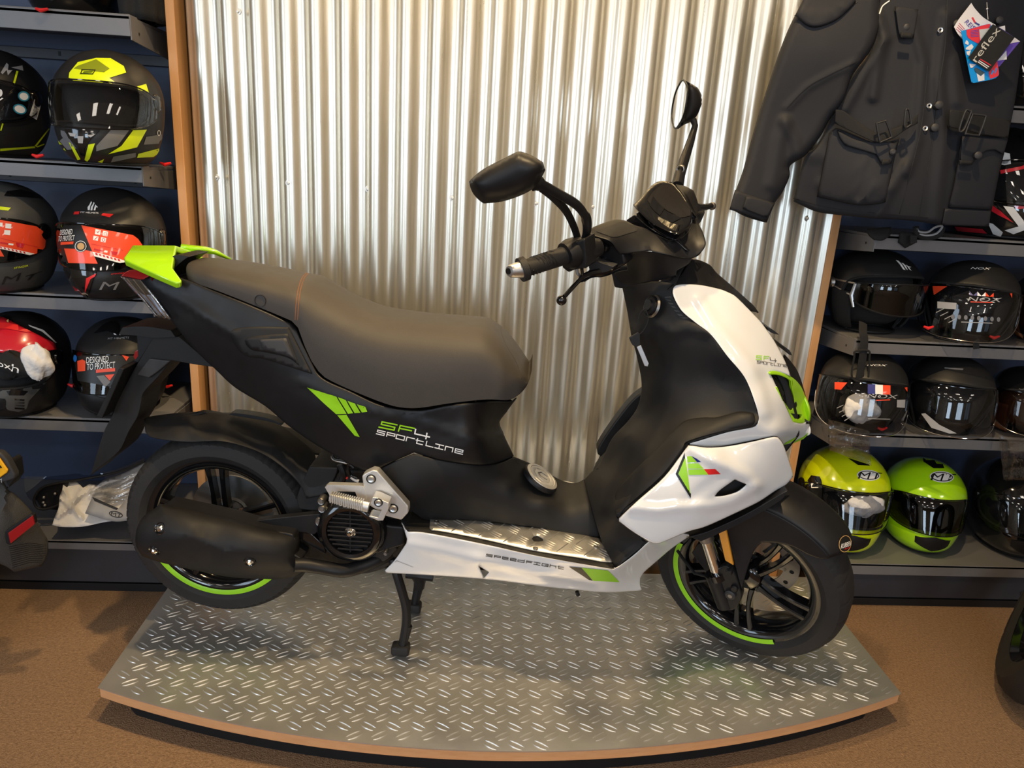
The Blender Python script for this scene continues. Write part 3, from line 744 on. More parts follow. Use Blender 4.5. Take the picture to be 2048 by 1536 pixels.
seat = loft([(361, 541), (366, 527), (381, 515), (405, 511), (460, 516), (520, 524), (573, 533), (615, 542), (654, 550), (699, 574), (744, 595), (780, 607), (824, 615), (882, 621), (941, 626), (976, 630), (1000, 645), (1029, 677), (1054, 718), (1062, 735), (1064, 746)],
            [(361, 545), (376, 563), (415, 576), (460, 593), (519, 617), (560, 634), (590, 650), (606, 690), (619, 720), (640, 750), (663, 765), (707, 785), (765, 808), (800, 817), (838, 818), (897, 809), (970, 801), (1014, 802), (1034, 794), (1054, 775), (1064, 748)],
            lambda x: sw(x)*.55, sw, n=3.2, ns=80)
BV['seat'] = (list(seat.v), list(seat.f), SMI)
ST = seat.build('seat', MT['seat'], SCO, ang=60)
for dx in (0, 5):
    pts = []
    bvs = bvh_of(['seat'])
    for p in cr([(615.5+dx, 543.5, 0), (604+dx, 556, 0), (596+dx, 580, 0), (592+dx, 610, 0), (590+dx, 640, 0)], 6):
        h = bvs.ray_cast(CAM, ray(p.x, p.y).normalized())
        if h[0] is not None: pts.append(SMI @ (h[0]+h[1]*.0004))
    if len(pts) > 2: MB().tube(pts, .0011, 6).build('stitching', MT['stitch'], ST)
h = bvs.ray_cast(CAM, ray(521, 601).normalized())
if h[0] is not None:
    c = SMI @ h[0]; nn = (SMI.to_3x3() @ h[1]).normalized()
    MB().lathe([(0, .003), (.005, .003), (.006, .001), (.0085, .001), (.010, .004), (.0125, .003), (.0125, -.002)], c, nn, 20).build('rivet', MT['gblk'], ST)
# seam at the nose of the seat
pts = []
for p in cr([(1001, 650, 0), (1003, 665, 0), (1012, 690, 0), (1030, 720, 0), (1040, 745, 0), (1043, 760, 0)], 5):
    h = bvs.ray_cast(CAM, ray(p.x, p.y).normalized())
    if h[0] is not None: pts.append(SMI @ (h[0]+h[1]*.0003))
MB().tube(pts, .0007, 6).build('seam', MT['blk'], ST)
# ---- tail: lime grab rail, lamp, lens -----------------------------------------------
g = MB()
def B_(x, y, yy): return sp(*ZB((x, y, yy))[0])
V = [B_(90, 182, -.075), B_(270, 90, .075), B_(480, 90, .055), B_(425, 195, -.060), B_(478, 332, -.112), B_(472, 350, -.118), B_(440, 355, -.120), B_(300, 292, -.118), B_(100, 202, -.080), B_(418, 250, -.080)]
Vs = [Vector(v) for v in V]
top_c = Vector(((Vs[0].x+Vs[1].x)/2-.012, 0, (Vs[0].z+Vs[1].z)/2+.010)); inn_c = Vector(((Vs[2].x+Vs[3].x)/2-.004, 0, (Vs[2].z+Vs[3].z)/2+.012))
def mir(v): return Vector((v.x, -v.y, v.z))
pts = [top_c, Vs[0], Vs[8], Vs[7], Vs[6], Vs[5], Vs[4], Vs[9], Vs[3], inn_c]
b = [tuple(p) for p in pts]
# top skin: centre -> arm
g.add(b, [(0, 1, 8, 9), (1, 7, 8), (1, 2, 3, 7), (3, 4, 5, 6, 7)])
g.mirror()
fa = MB()
U = [B_(475, 92, .065), B_(640, 110, .085), B_(700, 125, .095), B_(815, 189, .105)]; Lw = [B_(455, 150, .07), B_(500, 133, .075), B_(600, 137, .085), B_(700, 155, .095), B_(800, 195, .105)]
fa.add([tuple(v) for v in U+Lw], [(0, 5, 4), (0, 1, 6, 5), (1, 2, 7, 6), (2, 3, 8, 7)])
GR = g.build('grab_rail', MT['lime'], SCO, ang=28, weld=True)
fa.build('rail_arm', MT['lime'], GR, solid=.010)
md = GR.modifiers.new('s', 'SOLIDIFY'); md.thickness = .016; md.offset = -1
md = GR.modifiers.new('b', 'BEVEL'); md.width = .004; md.segments = 3; md.limit_method = 'ANGLE'; md.angle_limit = radians(35)
md = GR.modifiers.new('w', 'WEIGHTED_NORMAL')
slab('rail_mount', ZB((440, 230), (480, 165), (520, 150), (600, 160), (560, 185), (500, 240), (470, 300)), 0, -.05, .05, MT['blk'], SCO, bevel=.003)
shell('tail_lamp', ZB((75, 305), (130, 270), (230, 262), (290, 290), (240, 322), (200, 330)), ZB((75, 305, -.065), (230, 262, -.08), (200, 330, -.09)), MT['red'], SCO, pair=True, thick=.02, rnd=(5, .003))
TL = shell('indicator_lens', ZB((70, 312), (150, 322), (205, 332), (290, 430), (408, 592), (400, 600), (300, 576), (240, 500), (150, 400)), ZB((70, 312, -.068), (205, 332, -.095), (408, 595, -.112), (290, 570, -.10), (240, 500, -.095), (250, 420, -.108)), MT['clear'], SCO, pair=True, thick=.004, rnd=(6, .006), key='lens')
shell('lens_backing', ZB((82, 318), (200, 336), (285, 430), (395, 588), (300, 565), (245, 495)), ZB((70, 312, -.050), (205, 332, -.075), (408, 595, -.092), (290, 570, -.08)), pmat('bright lens reflector', (.55, .60, .70), .25, .35), SCO, pair=True, thick=.002, rnd=None)
decal('lens_rib', [ZB((110, 325), (120, 325), (340, 585), (325, 582)), ZB((150, 328), (160, 328), (372, 590), (360, 589)), ZB((200, 335), (208, 340), (395, 590), (388, 590))], 'lens', MT['chrome'], TL, off=.0006)
# ---- number plate hanger --------------------------------------------------------
NP = slab('plate_hanger', B2((590, 310), (800, 312), (950, 440), (1090, 572), (900, 545), (740, 515), (620, 660), (500, 790), (480, 870), (450, 990), (370, 1130), (290, 1290), (110, 1440), (45, 1500), (150, 1150), (230, 990), (270, 880), (420, 590)), -.045, -.045, .045, MT['blk2'], SCO, bevel=.004)
slab('lamp_housing', B2((300, 285), (330, 232), (520, 222), (740, 255), (780, 312), (590, 318), (450, 300), (310, 292)), -.05, -.055, .055, MT['blk2'], NP, bevel=.004)
slab('hanger_rib', B2((550, 497), (735, 517), (640, 600), (550, 665), (440, 640)), -.05, -.052, .052, MT['dgrey'], NP, bevel=.003)
slab('hanger_web', B2((440, 300), (595, 318), (420, 585), (400, 540), (450, 480)), -.03, -.03, .03, MT['blk'], NP, bevel=.002)
slab('number_plate', B2((290, 578), (335, 588), (147, 1010), (95, 995)), -.09, -.09, .09, MT['blk'], NP, bevel=.002)
slab('plate_bracket', B2((320, 560), (430, 540), (420, 640), (300, 860), (240, 980), (200, 960)), -.03, -.035, .035, MT['blk'], NP, bevel=.002)
slab('rear_reflector', B2((430, 435), (468, 416), (478, 440), (470, 500), (430, 512), (415, 480)), -.02, -.022, .022, MT['red'], NP, bevel=.003)
# ---- rear mudguard over the wheel -----------------------------------------------
shell('rear_mudguard', ZD((140, 110), (190, 95), (350, 75), (480, 70), (700, 85), (900, 130), (1000, 180), (1150, 300), (1160, 350), (1200, 390), (1300, 395), (1280, 440), (1215, 560), (1100, 582), (1060, 500), (950, 390), (800, 300), (600, 245), (400, 250), (200, 225), (150, 190)),
   ZD((140, 110, 0), (190, 95, .03), (480, 70, .045), (700, 85, .04), (1000, 180, .03), (1160, 340, -.01), (1290, 395, -.04), (1250, 480, -.09), (1100, 580, -.095), (800, 300, -.085), (400, 250, -.085), (150, 190, -.05), (420, 135, -.045), (600, 165, -.055), (900, 290, -.07), (1060, 420, -.085), (200, 225, -.07), (300, 170, -.06)),
   MT['blk2'], SCO, thick=.003, rnd=(5, .003), ridges=[(ZD((390, 130), (600, 160), (800, 210), (1000, 330), (1120, 460)), .007, 7), (ZD((360, 80), (400, 140), (490, 225)), .005, 9)], key='rmg')
slab('mudguard_clip', ZD((660, 72), (700, 62), (870, 88), (960, 122), (970, 135), (880, 108)), .02, .0, .03, MT['blk'], SCO, bevel=.002)
slab('air_box', ZD((1120, 390), (1290, 395), (1280, 440), (1215, 570), (1240, 620), (1200, 660), (1060, 640), (1050, 560)), -.085, -.09, .04, MT['blk2'], SCO, bevel=.006)
# ---- engine ------------------------------------------------------------------
slab('engine_block', ZD((1200, 560), (1300, 380), (1500, 370), (1640, 560), (1700, 800), (1640, 900), (1560, 960), (1420, 985), (1260, 965), (1160, 900), (1060, 900), (1000, 760)), -.04, -.08, .08, MT['engine'], SCO, bevel=.008)
slab('engine_shroud', ZD((1215, 700), (1240, 620), (1370, 590), (1480, 620), (1560, 700), (1690, 720), (1690, 830), (1560, 870), (1480, 900), (1370, 920), (1270, 890), (1220, 800)), -.09, -.115, -.04, MT['blk'], SCO, bevel=.006)
fc = sp(*ZD((1368, 765, -.12))[0])
F_ = MB().lathe([(.083, -.02), (.082, .004), (.074, .016), (.064, .020), (.056, .018), (.0545, .010), (.0545, -.015)], fc, (0, -1, 0), 48).build('fan_cover', MT['gblk'], SCO)
gr = MB()
for k in range(-4, 5):
    z = k*.0112; L = 2*sqrt(max(0, .054**2-z*z)); gr.box(fc+Vector((0, -.012, z)), (L, .006, .0042))
gr.box(fc+Vector((0, -.011, 0)), (.004, .005, .106))
gr.build('fan_grille', MT['blk'], F_, bevel=.0008)
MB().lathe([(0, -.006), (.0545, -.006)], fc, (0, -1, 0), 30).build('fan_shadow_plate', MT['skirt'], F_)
MB().lathe([(0, .026), (.004, .026), (.005, .022), (.008, .020), (.010, .016), (.013, .014), (.014, .008)], fc, (0, -1, 0), 24).build('fan_bolt', MT['chrome'], F_)
slab('casing', ZD((1260, 900), (1400, 930), (1560, 870), (1610, 850), (1640, 880), (1560, 955), (1420, 975), (1290, 975)), -.10, -.10, .02, MT['engine'], SCO, bevel=.004)
for c, r in (((1570, 900), .006), ((1190, 595), .009), ((1195, 640), .010), ((1183, 717), .012)):
    p = sp(*ZD((*c, -.125))[0]); MB().lathe([(0, .008), (r*.5, .008), (r*.55, .005), (r*.8, .006), (r, .003), (r, -.02)], p, (0, -1, 0), 18).build('bolt', MT['steel'], SCO)
slab('swing_arm', ZD((745, 722), (860, 700), (1060, 678), (1205, 665), (1215, 700), (1205, 745), (1150, 790), (1050, 785), (880, 765), (760, 745)), -.115, -.12, -.10, MT['blk'], SCO, bevel=.003)
slab('intake_duct', ZD((1060, 760), (1120, 768), (1160, 800), (1210, 850), (1220, 900), (1150, 860), (1080, 810), (1055, 800)), -.11, -.12, -.07, MT['gblk'], SCO, bevel=.004)
for i, (pts, r, mt) in enumerate(((((1290, 340), (1265, 310), (1255, 325), (1270, 350), (1330, 360), (1380, 400)), .0035, 'blk'), (((1250, 330), (1258, 350), (1300, 365), (1350, 372), (1390, 350)), .003, 'steel'), (((1380, 345), (1350, 390), (1360, 440), (1400, 460)), .004, 'gblk'), (((1305, 440), (1320, 455), (1345, 462)), .003, 'decr'), (((1365, 455), (1385, 470), (1410, 480)), .004, 'decw'), (((1300, 380), (1320, 440), (1310, 480)), .008, 'blk'))):
    MB().tube(cr([sp(*ZD((a, c, -.11))[0]) for a, c in pts], 4), r, 8).build('cable', MT[mt], SCO)
# ---- silencer -------------------------------------------------------------------
mo = ZD((155, 672), (205, 640), (235, 612), (280, 618), (400, 645), (640, 700), (860, 760), (1000, 780), (1052, 792), (1062, 840), (1050, 915), (1110, 955), (1090, 1000), (1040, 1035), (960, 1058), (820, 1056), (640, 1045), (440, 1005), (250, 962), (135, 925), (98, 870), (92, 800), (110, 730))
MF = shell('silencer', mo, ZD((100, 820, -.205), (240, 640, -.185), (600, 700, -.18), (1000, 790, -.165), (1090, 980, -.15), (900, 1050, -.17), (500, 1010, -.19), (200, 940, -.20), (350, 800, -.225), (700, 880, -.215), (950, 900, -.190)), MT['blk2'], SCO, thick=.003, rnd=(48, .035), mirror=False, step=9, ridges=[(ZD((400, 795), (540, 850), (640, 905), (560, 930), (400, 945)), .005, 9), (ZD((860, 830), (940, 880), (945, 980)), .003, 6)], key='muf')
slab('silencer_can', [(p[0]*.94+25.5, p[1]*.90+108) for p in mo], -.150, -.150, -.09, MT['blk'], MF, bevel=.016)
for c in ((236, 757), (203, 890), (767, 955)):
    h = bvh_of(['muf']).ray_cast(CAM, ray(*ZD(c)[0]).normalized())
    p = SMI @ h[0]; nn = (SMI.to_3x3() @ h[1]).normalized(); nn = nn if nn.y < 0 else -nn
    MB().lathe([(.0145, -.001), (.013, .002), (.011, .0005), (.009, -.002)], p, nn, 24).build('bolt_cup', MT['gblk'], MF)
    MB().lathe([(0, .006), (.004, .006), (.0055, .004), (.008, .002), (.0085, -.004)], p, nn, 16).build('silencer_bolt', MT['chrome'], MF)
MB().tube(cr([sp(*ZD(q)[0]) for q in ((1030, 975, -.16), (1100, 975, -.15), (1200, 990, -.14), (1320, 1008, -.13), (1420, 985, -.11), (1520, 945, -.09), (1620, 900, -.06))], 5), .0165, 16).build('exhaust_pipe', MT['blk'], SCO)
# ---- footrest bracket ------------------------------------------------------------
FB = slab('footrest_bracket', D2((530, 372), (560, 345), (640, 308), (690, 318), (1005, 675), (1008, 745), (935, 822), (780, 782), (570, 650), (545, 470)), -.19, -.190, -.165, MT['alu'], SCO, bevel=.003, smooth=False)
slab('peg_carrier', D2((155, 480), (185, 455), (530, 465), (560, 495), (590, 640), (480, 640), (230, 610)), -.19, -.192, -.176, MT['alu'], FB, bevel=.002, smooth=False, holes=[D2((262, 532), (300, 522), (465, 527), (495, 612), (320, 600))])
pg = MB(); P0, P1 = sp(*D2((200, 588, -.225))[0]), sp(*D2((600, 690, -.225))[0])
pg.tube([P0, P0*.5+P1*.5, P1], [.009, .011, .012], 10, flat=.7)
for k in range(15):
    c = P0+(P1-P0)*(.05+.8*k/14); pg.box(c+Vector((0, 0, .009)), (.003, .022, .007)); pg.box(c+Vector((0, -.008, 0)), (.003, .006, .014))
pg.build('foot_peg', MT['alu'], FB, bevel=.0006)
slab('peg_clevis', D2((620, 650), (645, 580), (690, 585), (810, 640), (808, 700), (750, 820), (700, 822), (600, 780), (620, 770), (700, 790), (735, 710), (660, 690)), -.225, -.228, -.195, MT['alu'], FB, bevel=.0015, smooth=False)
for c, r in (((625, 400), .0085), ((850, 703), .009), ((700, 642), .0075)):
    p = sp(*D2((*c, -.191 if c[0] != 700 else -.229))[0]); MB().lathe([(.0, -.001), (r*.35, -.001), (r*.4, .002), (r*.75, .003), (r, .001), (r, -.004)], p, (0, -1, 0), 20).build('bracket_bolt', MT['silver'], FB)
    MB().lathe([(r, .0002), (r*1.25, .0012), (r*1.3, -.001)], p, (0, -1, 0), 20).build('bolt_ring', MT['decb'], FB)
# ---- centre stand --------------------------------------------------------------------
cs = MB()
L1 = [sp(*ZD(q)[0]) for q in ((1610, 940, -.075), (1635, 1030, -.085), (1665, 1130, -.09), (1690, 1230, -.09), (1690, 1330, -.09), (1670, 1450, -.092))]
cs.tube(cr(L1, 4), .0115, 10)
cs.tube([L1[4]+Vector((.006, 0, 0)), L1[5]], .010, 8)
cs.mirror(); cs.tube([(L1[1].x, L1[1].y, L1[1].z), (L1[1].x, -L1[1].y, L1[1].z)], .009, 10)
CSo = cs.build('centre_stand', MT['blk'], SCO)
fp0 = sp(*ZD((1658, 1470, -.092))[0])
for sg in (-1, 1): MB().box((fp0.x, .092*sg, .013), (.045, .034, .026)).build('stand_foot', MT['rubber'], CSo, bevel=.006)
cs = MB(); L2 = [sp(*ZD(q)[0]) for q in ((1760, 1030, .02), (1770, 1070, .02), (1765, 1110, .02))]
cs.tube(L2, [.02, .016, .014], 10); cs.tube([sp(*ZD(q)[0]) for q in ((1690, 1025, .0), (1850, 1045, .0))], .012, 8)
cs.build('stand_pivot', MT['blk'], SCO)
# ---- centre tunnel, floor, tread plates --------------------------------------------
shell('centre_tunnel', ZE((0, 275), (120, 215), (240, 165), (330, 190), (450, 216), (650, 243), (780, 243), (870, 225), (945, 188), (1020, 218), (1120, 262), (1200, 310), (1260, 345), (1330, 370), (1390, 372), (1440, 348), (1480, 480), (1520, 620), (1558, 752), (1500, 765), (1300, 730), (1100, 690), (800, 650), (560, 635), (345, 640), (250, 590), (180, 530), (100, 400)),
   ZE((0, 275, -.13), (240, 165, -.135), (650, 243, -.12), (800, 245, -.075), (945, 188, .0), (1020, 218, .035), (1260, 345, .065), (1330, 370, .065), (1440, 348, .065), (1080, 440, -.045), (1350, 560, -.042), (1450, 520, -.040), (1555, 750, -.060), (1100, 680, -.064), (700, 640, -.074), (345, 630, -.095), (180, 500, -.145), (600, 400, -.125), (950, 420, -.085), (1150, 500, -.075)),
   MT['blk2'], SCO, thick=.003, rnd=(4, .002), key='tun')
slab('floor_core', ZE((180, 560), (340, 640), (1100, 700), (1500, 790), (1600, 900), (1560, 1050), (1100, 1000), (600, 940), (260, 880)), -.06, -.06, .06, MT['skirt'], SCO, bevel=.01)
FLB = shell('footboard', ZE((150, 645), (205, 548), (300, 590), (360, 605), (800, 630), (1100, 665), (1400, 730), (1555, 745), (1640, 690), (1690, 700), (1895, 790), (1790, 880), (1700, 950), (1660, 975), (1600, 975), (1100, 885), (740, 805), (340, 725), (195, 715)),
   ZE((355, 622, .374), (1590, 770, .343), (1640, 930, .339), (365, 705, .373)), MT['blk2'], SCO, thick=.006, rnd=None, axis=2, key='fb')
TP_ = shell('tread_pad', ZE((355, 622), (450, 620), (560, 613), (800, 628), (1100, 668), (1350, 720), (1530, 762), (1590, 770), (1640, 830), (1655, 880), (1640, 930), (1560, 925), (1450, 905), (1100, 850), (700, 762), (450, 715), (365, 705), (350, 690)),
   ZE((355, 622, .378), (1590, 770, .347), (1640, 930, .343), (365, 705, .377)), MT['plate'], SCO, pair=True, thick=.003, rnd=None, axis=2, key='tp', holes=[ZE((1070, 765), (1085, 748), (1115, 745), (1150, 765), (1155, 782), (1120, 788), (1085, 785))])
def surf_bars(keys, cells, mat, name, parent, Mi=SMI):
    bv = bvh_of(keys); mb = MB()
    for (cx, cy, dx, dy, hw) in cells:
        n = 6; rows = []
        for i in range(n+1):
            u = -1+2*i/n; w = hw*sqrt(max(0, 1-u*u))+.05
            r = []
            L = hypot(dx, dy); nx, ny = -dy/L, dx/L
            for q, hh in ((-1, 0), (-.4, 1), (.4, 1), (1, 0)):
                x, y = cx+dx*u+nx*w*q, cy+dy*u+ny*w*q
                h = bv.ray_cast(CAM, ray(x, y).normalized())
                if h[0] is None: r = None; break
                nrm = h[1] if h[1].z > 0 else -h[1]
                r.append(Mi @ (h[0]+nrm*(.0003+.0016*hh*sqrt(max(.05, 1-u*u)))))
            if r is None: rows = None; break
            rows.append(r)
        if rows: mb.grid(rows)
    return mb.build(name, mat, parent, weld=False)
cells = []
ex, ey = Vector((95, 16)), Vector((-46, 70))
po = [p for p in ZE((375, 640), (560, 625), (800, 640), (1100, 680), (1530, 772), (1600, 790), (1640, 850), (1640, 915), (1450, 893), (1100, 838), (700, 750), (380, 690))]
for i in range(-2, 18):
    for j in range(-2, 8):
        c = Vector((380, 600))+ex*i+ey*j
        for k in range(5):
            if (i+j) % 2: a = Vector((30, 26)); o_ = Vector((15, -11))*(k-2)
            else: a = Vector((44, 22)); o_ = Vector((-9, 12))*(k-2)
            q = c+o_; p = ZE((q.x, q.y))[0]
            if inside([p], po)[0] and segd([p], po)[0] > 3 and hypot(q.x-1113, (q.y-766)*1.5) > 62: cells.append((p[0], p[1], a.x/3.531*.78, a.y/3.531*.78*(1 if not (i+j) % 2 else -.8), 1.3))
surf_bars(['tp'], cells, MT['plate'], 'tread_ribs', TP_)
for c in ((398, 652), (1525, 828), (1098, 840)):
    h = bvh_of(['tp']).ray_cast(CAM, ray(*ZE(c)[0]).normalized())
    if h[0] is not None: MB().lathe([(0, .002), (.003, .002), (.0035, .003), (.006, .0025), (.0065, 0)], SMI @ h[0], (0, 0, 1), 14).build('pad_screw', MT['steel'], TP_)
# fuel cap
cc = sp(*ZE((1137, 318, -.01))[0])-Vector((0, 0, .008)); nx_ = Vector((.52, -.10, .85)).normalized()
CP = MB().lathe([(.048, -.006), (.048, .000), (.0465, .004), (.044, .006)], cc, nx_, 40).build('fuel_cap', MT['blk'], SCO)
MB().lathe([(0, .0085), (.022, .0085), (.0225, .0075), (.024, .0085), (.034, .0085), (.035, .0075), (.0365, .0085), (.0435, .007), (.044, .0055)], cc, nx_, 40).build('cap_disc', MT['alu'], CP)
X_ = nx_.cross(Vector((0, 1, 0))).normalized(); Y_ = nx_.cross(X_)
u = MB(); u.tube([cc+nx_*.0088+X_*a+Y_*b for a, b in ((-.013, -.008), (.006, -.009), (.013, 0), (.006, .009), (-.013, .008))], .0016, 6); u.build('cap_mark', MT['steel'], CP)
# ---- belly fairing --------------------------------------------------------------
BF = shell('belly_fairing', ZE((35, 990), (50, 975), (110, 910), (185, 800), (190, 770), (165, 690), (150, 650), (195, 716), (340, 727), (740, 806), (1100, 886), (1600, 976), (1660, 976), (1700, 955), (1800, 880), (1895, 792), (1925, 780), (2048, 745), (2128, 730), (2190, 738), (2180, 755), (2085, 820), (2020, 870), (1940, 940), (1870, 1000), (1840, 1045), (1838, 1090), (1850, 1125), (1840, 1135), (1600, 1147), (1400, 1130), (1200, 1112), (1000, 1085), (800, 1060), (500, 1035), (100, 1012), (40, 1005)),
   ZE((35, 990, -.150), (150, 650, -.17), (195, 716, -.186), (740, 806, -.192), (1100, 886, -.195), (1650, 976, -.208), (1895, 792, -.196), (2180, 745, -.11), (2020, 870, -.11), (1840, 1045, -.10), (1840, 1130, -.09), (1600, 1147, -.145), (1200, 1112, -.155), (800, 1060, -.16), (500, 1035, -.165), (220, 860, -.185), (700, 930, -.195), (1200, 1020, -.192), (1500, 1070, -.175), (1700, 1040, -.160)),
   MT['white'], SCO, pair=True, thick=.003, step=7, rnd=(4, .003), ridges=[(ZE((215, 810), (700, 920), (1100, 1020), (1500, 1080)), .005, 20), (ZE((730, 965), (1100, 1040), (1500, 1120)), -.004, 13)], holes=[ZE((698, 960), (768, 1005), (735, 1045))], key='belly', corner=22)
decal('graphic', [ZE((1425, 970), (1610, 990), (1690, 1072), (1505, 1062))], 'belly', MT['limedecal'], BF)
decal('graphic', [ZE((1333, 962), (1422, 970), (1503, 1062), (1475, 1056))], 'belly', MT['decb'], BF)
decal('lettering', [ZE(*q) for q in strokes('speedfight', (748, 889), (552, 93), (2, -17), 4.5, .25)], 'belly', MT['decb'], BF)
decal('scratch', [ZE((105, 930), (120, 918), (124, 921), (108, 933)), ZE((120, 920), (235, 965), (234, 967), (120, 924))], 'belly', MT['decgrey'], BF)
# ---- leg shield (rider side, black) -------------------------------------------------------
LS = shell('leg_shield', [(1243, 568)]+[p for p in ZF((190, 112), (340, 108), (360, 98), (440, 60), (500, 8), (470, 60), (440, 125), (422, 155), (428, 190), (470, 262), (540, 322), (620, 385), (700, 490), (790, 600), (840, 720), (862, 800), (858, 835), (830, 856), (700, 882), (510, 938), (480, 975), (380, 1110), (240, 1235), (145, 1325))]+[(1295, 1085), (1231, 1136), (1200, 1073), (1168, 960), (1179, 948), (1202, 922), (1224, 877)]+[p for p in ZF((190, 830), (240, 760), (260, 690), (262, 610), (235, 475), (212, 390), (190, 260))],
   ZF((160, 120, .02), (190, 250, .03), (235, 475, .035), (262, 620, .035), (240, 760, .04))+[(1202, 922, .045), (1168, 960, .05)]+
   ZF((215, 140, -.02), (240, 400, -.03), (320, 640, -.035), (180, 900, -.03), (40, 1130, -.05), (500, 10, -.03), (430, 160, -.085), (540, 322, -.11), (700, 490, -.135), (840, 720, -.16), (858, 830, -.165), (510, 938, -.185), (300, 1180, -.20), (145, 1325, -.205), (340, 240, -.06), (400, 420, -.085), (480, 640, -.09), (570, 700, -.115), (540, 800, -.13), (400, 940, -.135), (250, 1080, -.13), (130, 1200, -.13), (700, 800, -.145), (700, 620, -.115))+[(1295, 1084, -.190), (1231, 1136, -.195), (1200, 1073, -.10), (1240, 1060, -.16)],
   MT['blk2'], SCO, thick=.003, rnd=(3, .002), ridges=[(ZF((270, 700), (330, 780), (60, 1180)), .004, 7), (ZF((860, 830), (640, 875), (480, 920), (330, 1090), (150, 1260)), .012, 20), (ZF((330, 190), (310, 300), (420, 370), (500, 340), (600, 370)), .007, 16)], key='ls', corner=45)
shell('knee_ledge', ZF((856, 822), (828, 850), (700, 876), (512, 930), (476, 968), (374, 1104), (236, 1228), (140, 1312), (126, 1270), (138, 1180), (230, 1075), (345, 962), (440, 862), (490, 822), (570, 806), (640, 806), (700, 792), (770, 776), (835, 784)),
   ZF((856, 822, -.176), (700, 876, -.188), (512, 932, -.204), (374, 1104, -.214), (140, 1312, -.222), (126, 1250, -.165), (230, 1075, -.158), (345, 962, -.155), (440, 862, -.150), (570, 806, -.146), (700, 792, -.162), (835, 784, -.176)),
   MT['blk2'], LS, thick=.012, rnd=(16, .010), pair=True)
decal('vent_slot', [F2((700, 375), (775, 363), (800, 385), (705, 395)), F2((705, 405), (840, 425), (870, 445), (735, 425)), F2((745, 455), (900, 470), (930, 490), (770, 478)), F2((785, 500), (955, 520), (985, 545), (815, 528)), F2((825, 555), (1010, 575), (1040, 598), (860, 585)), F2((865, 610), (1060, 625), (1090, 650), (900, 640)), F2((905, 665), (1080, 660), (1120, 690), (1090, 695))], 'ls', MT['dgrey'], LS, off=.0025)
decal('fixing_hole', [ZF(*ellipse(678, 607, 9, 9)), ZF(*ellipse(715, 818, 20, 12, -15))], 'ls', MT['skirt'], LS, off=.001)
decal('rating_label', [F2((575, 145), (830, 72), (862, 88), (615, 165))], 'ls', MT['decgrey'], LS, off=.002)
# ignition lock, ring, key and fob
ig = sp(*F2((500, 500, -.075))[0]); nI = Vector((-.85, -.45, .25)).normalized()
IL = MB().lathe([(0, .010), (.012, .010), (.013, .006), (.019, .004), (.021, -.004)], ig, nI, 24).build('ignition_lock', MT['blk'], SCO)
MB().lathe([(.021, -.003), (.0235, .001), (.026, -.004)], ig, nI, 28).build('lock_ring', MT['steel'], IL)
loop = [sp(*F2((a, c, -.095))[0]) for a, c in ((420, 540), (350, 600), (315, 720), (318, 850), (345, 890), (400, 840), (450, 740), (460, 640), (430, 560))]
MB().tube(cr(loop, 5, True), .0011, 6, cap=False).build('key_cord', MT['blk'], IL)
slab('key_head', F2((195, 945), (320, 870), (350, 890), (355, 1040), (310, 1080), (240, 1040)), -.095, -.098, -.090, MT['blk'], IL, bevel=.002)
slab('key_fob', F2((300, 1070), (360, 1045), (470, 1300), (455, 1345), (410, 1335)), -.097, -.100, -.096, MT['silver'], IL, bevel=.0008)
slab('knee_panel', [(1194, 905), (1197, 888), (1225, 845), (1262, 798), (1290, 776), (1290, 840), (1240, 875), (1206, 913)], .13, .115, .16, MT['blk'], SCO, bevel=.006)
# front cowl
shell('front_cowl', [(1386, 519), (1398, 520), (1420, 530), (1434, 546)]+[p for p in ZF((715, 122), (780, 180), (835, 230), (864, 268), (830, 262), (800, 245), (735, 182), (650, 145), (540, 125), (430, 130), (400, 150), (470, 70), (510, 5))],
   ZF((525, 0, -.01), (650, 70, .03), (780, 180, .03), (862, 266, .02), (735, 182, -.05), (540, 122, -.065), (430, 130, -.075), (470, 60, -.045)), MT['blk'], SCO, thick=.003, rnd=(3, .002), key='cowl')
decal('cowl_recess', [A2((1425, 1030), (1530, 1050), (1440, 1135), (1470, 1080))], 'cowl', MT['gblk'], SCO)
slab('cowl_fin', ZF((870, 318), (905, 335), (935, 358), (920, 356), (890, 345)), 0, -.05, .05, MT['blk'], SCO, bevel=.001)
slab('cowl_fin', ZF((955, 415), (985, 435), (1000, 462), (985, 458)), 0, -.05, .05, MT['blk'], SCO, bevel=.001)
shell('screen_cowl', F3((480, 200), (540, 262), (640, 392), (700, 520), (750, 680), (795, 840), (760, 800), (640, 620), (560, 520), (500, 330)), F3((495, 220, .02), (640, 390, .03), (790, 830, .02), (575, 505, -.04)), MT['blk'], SCO, thick=.003, rnd=(3, .002))
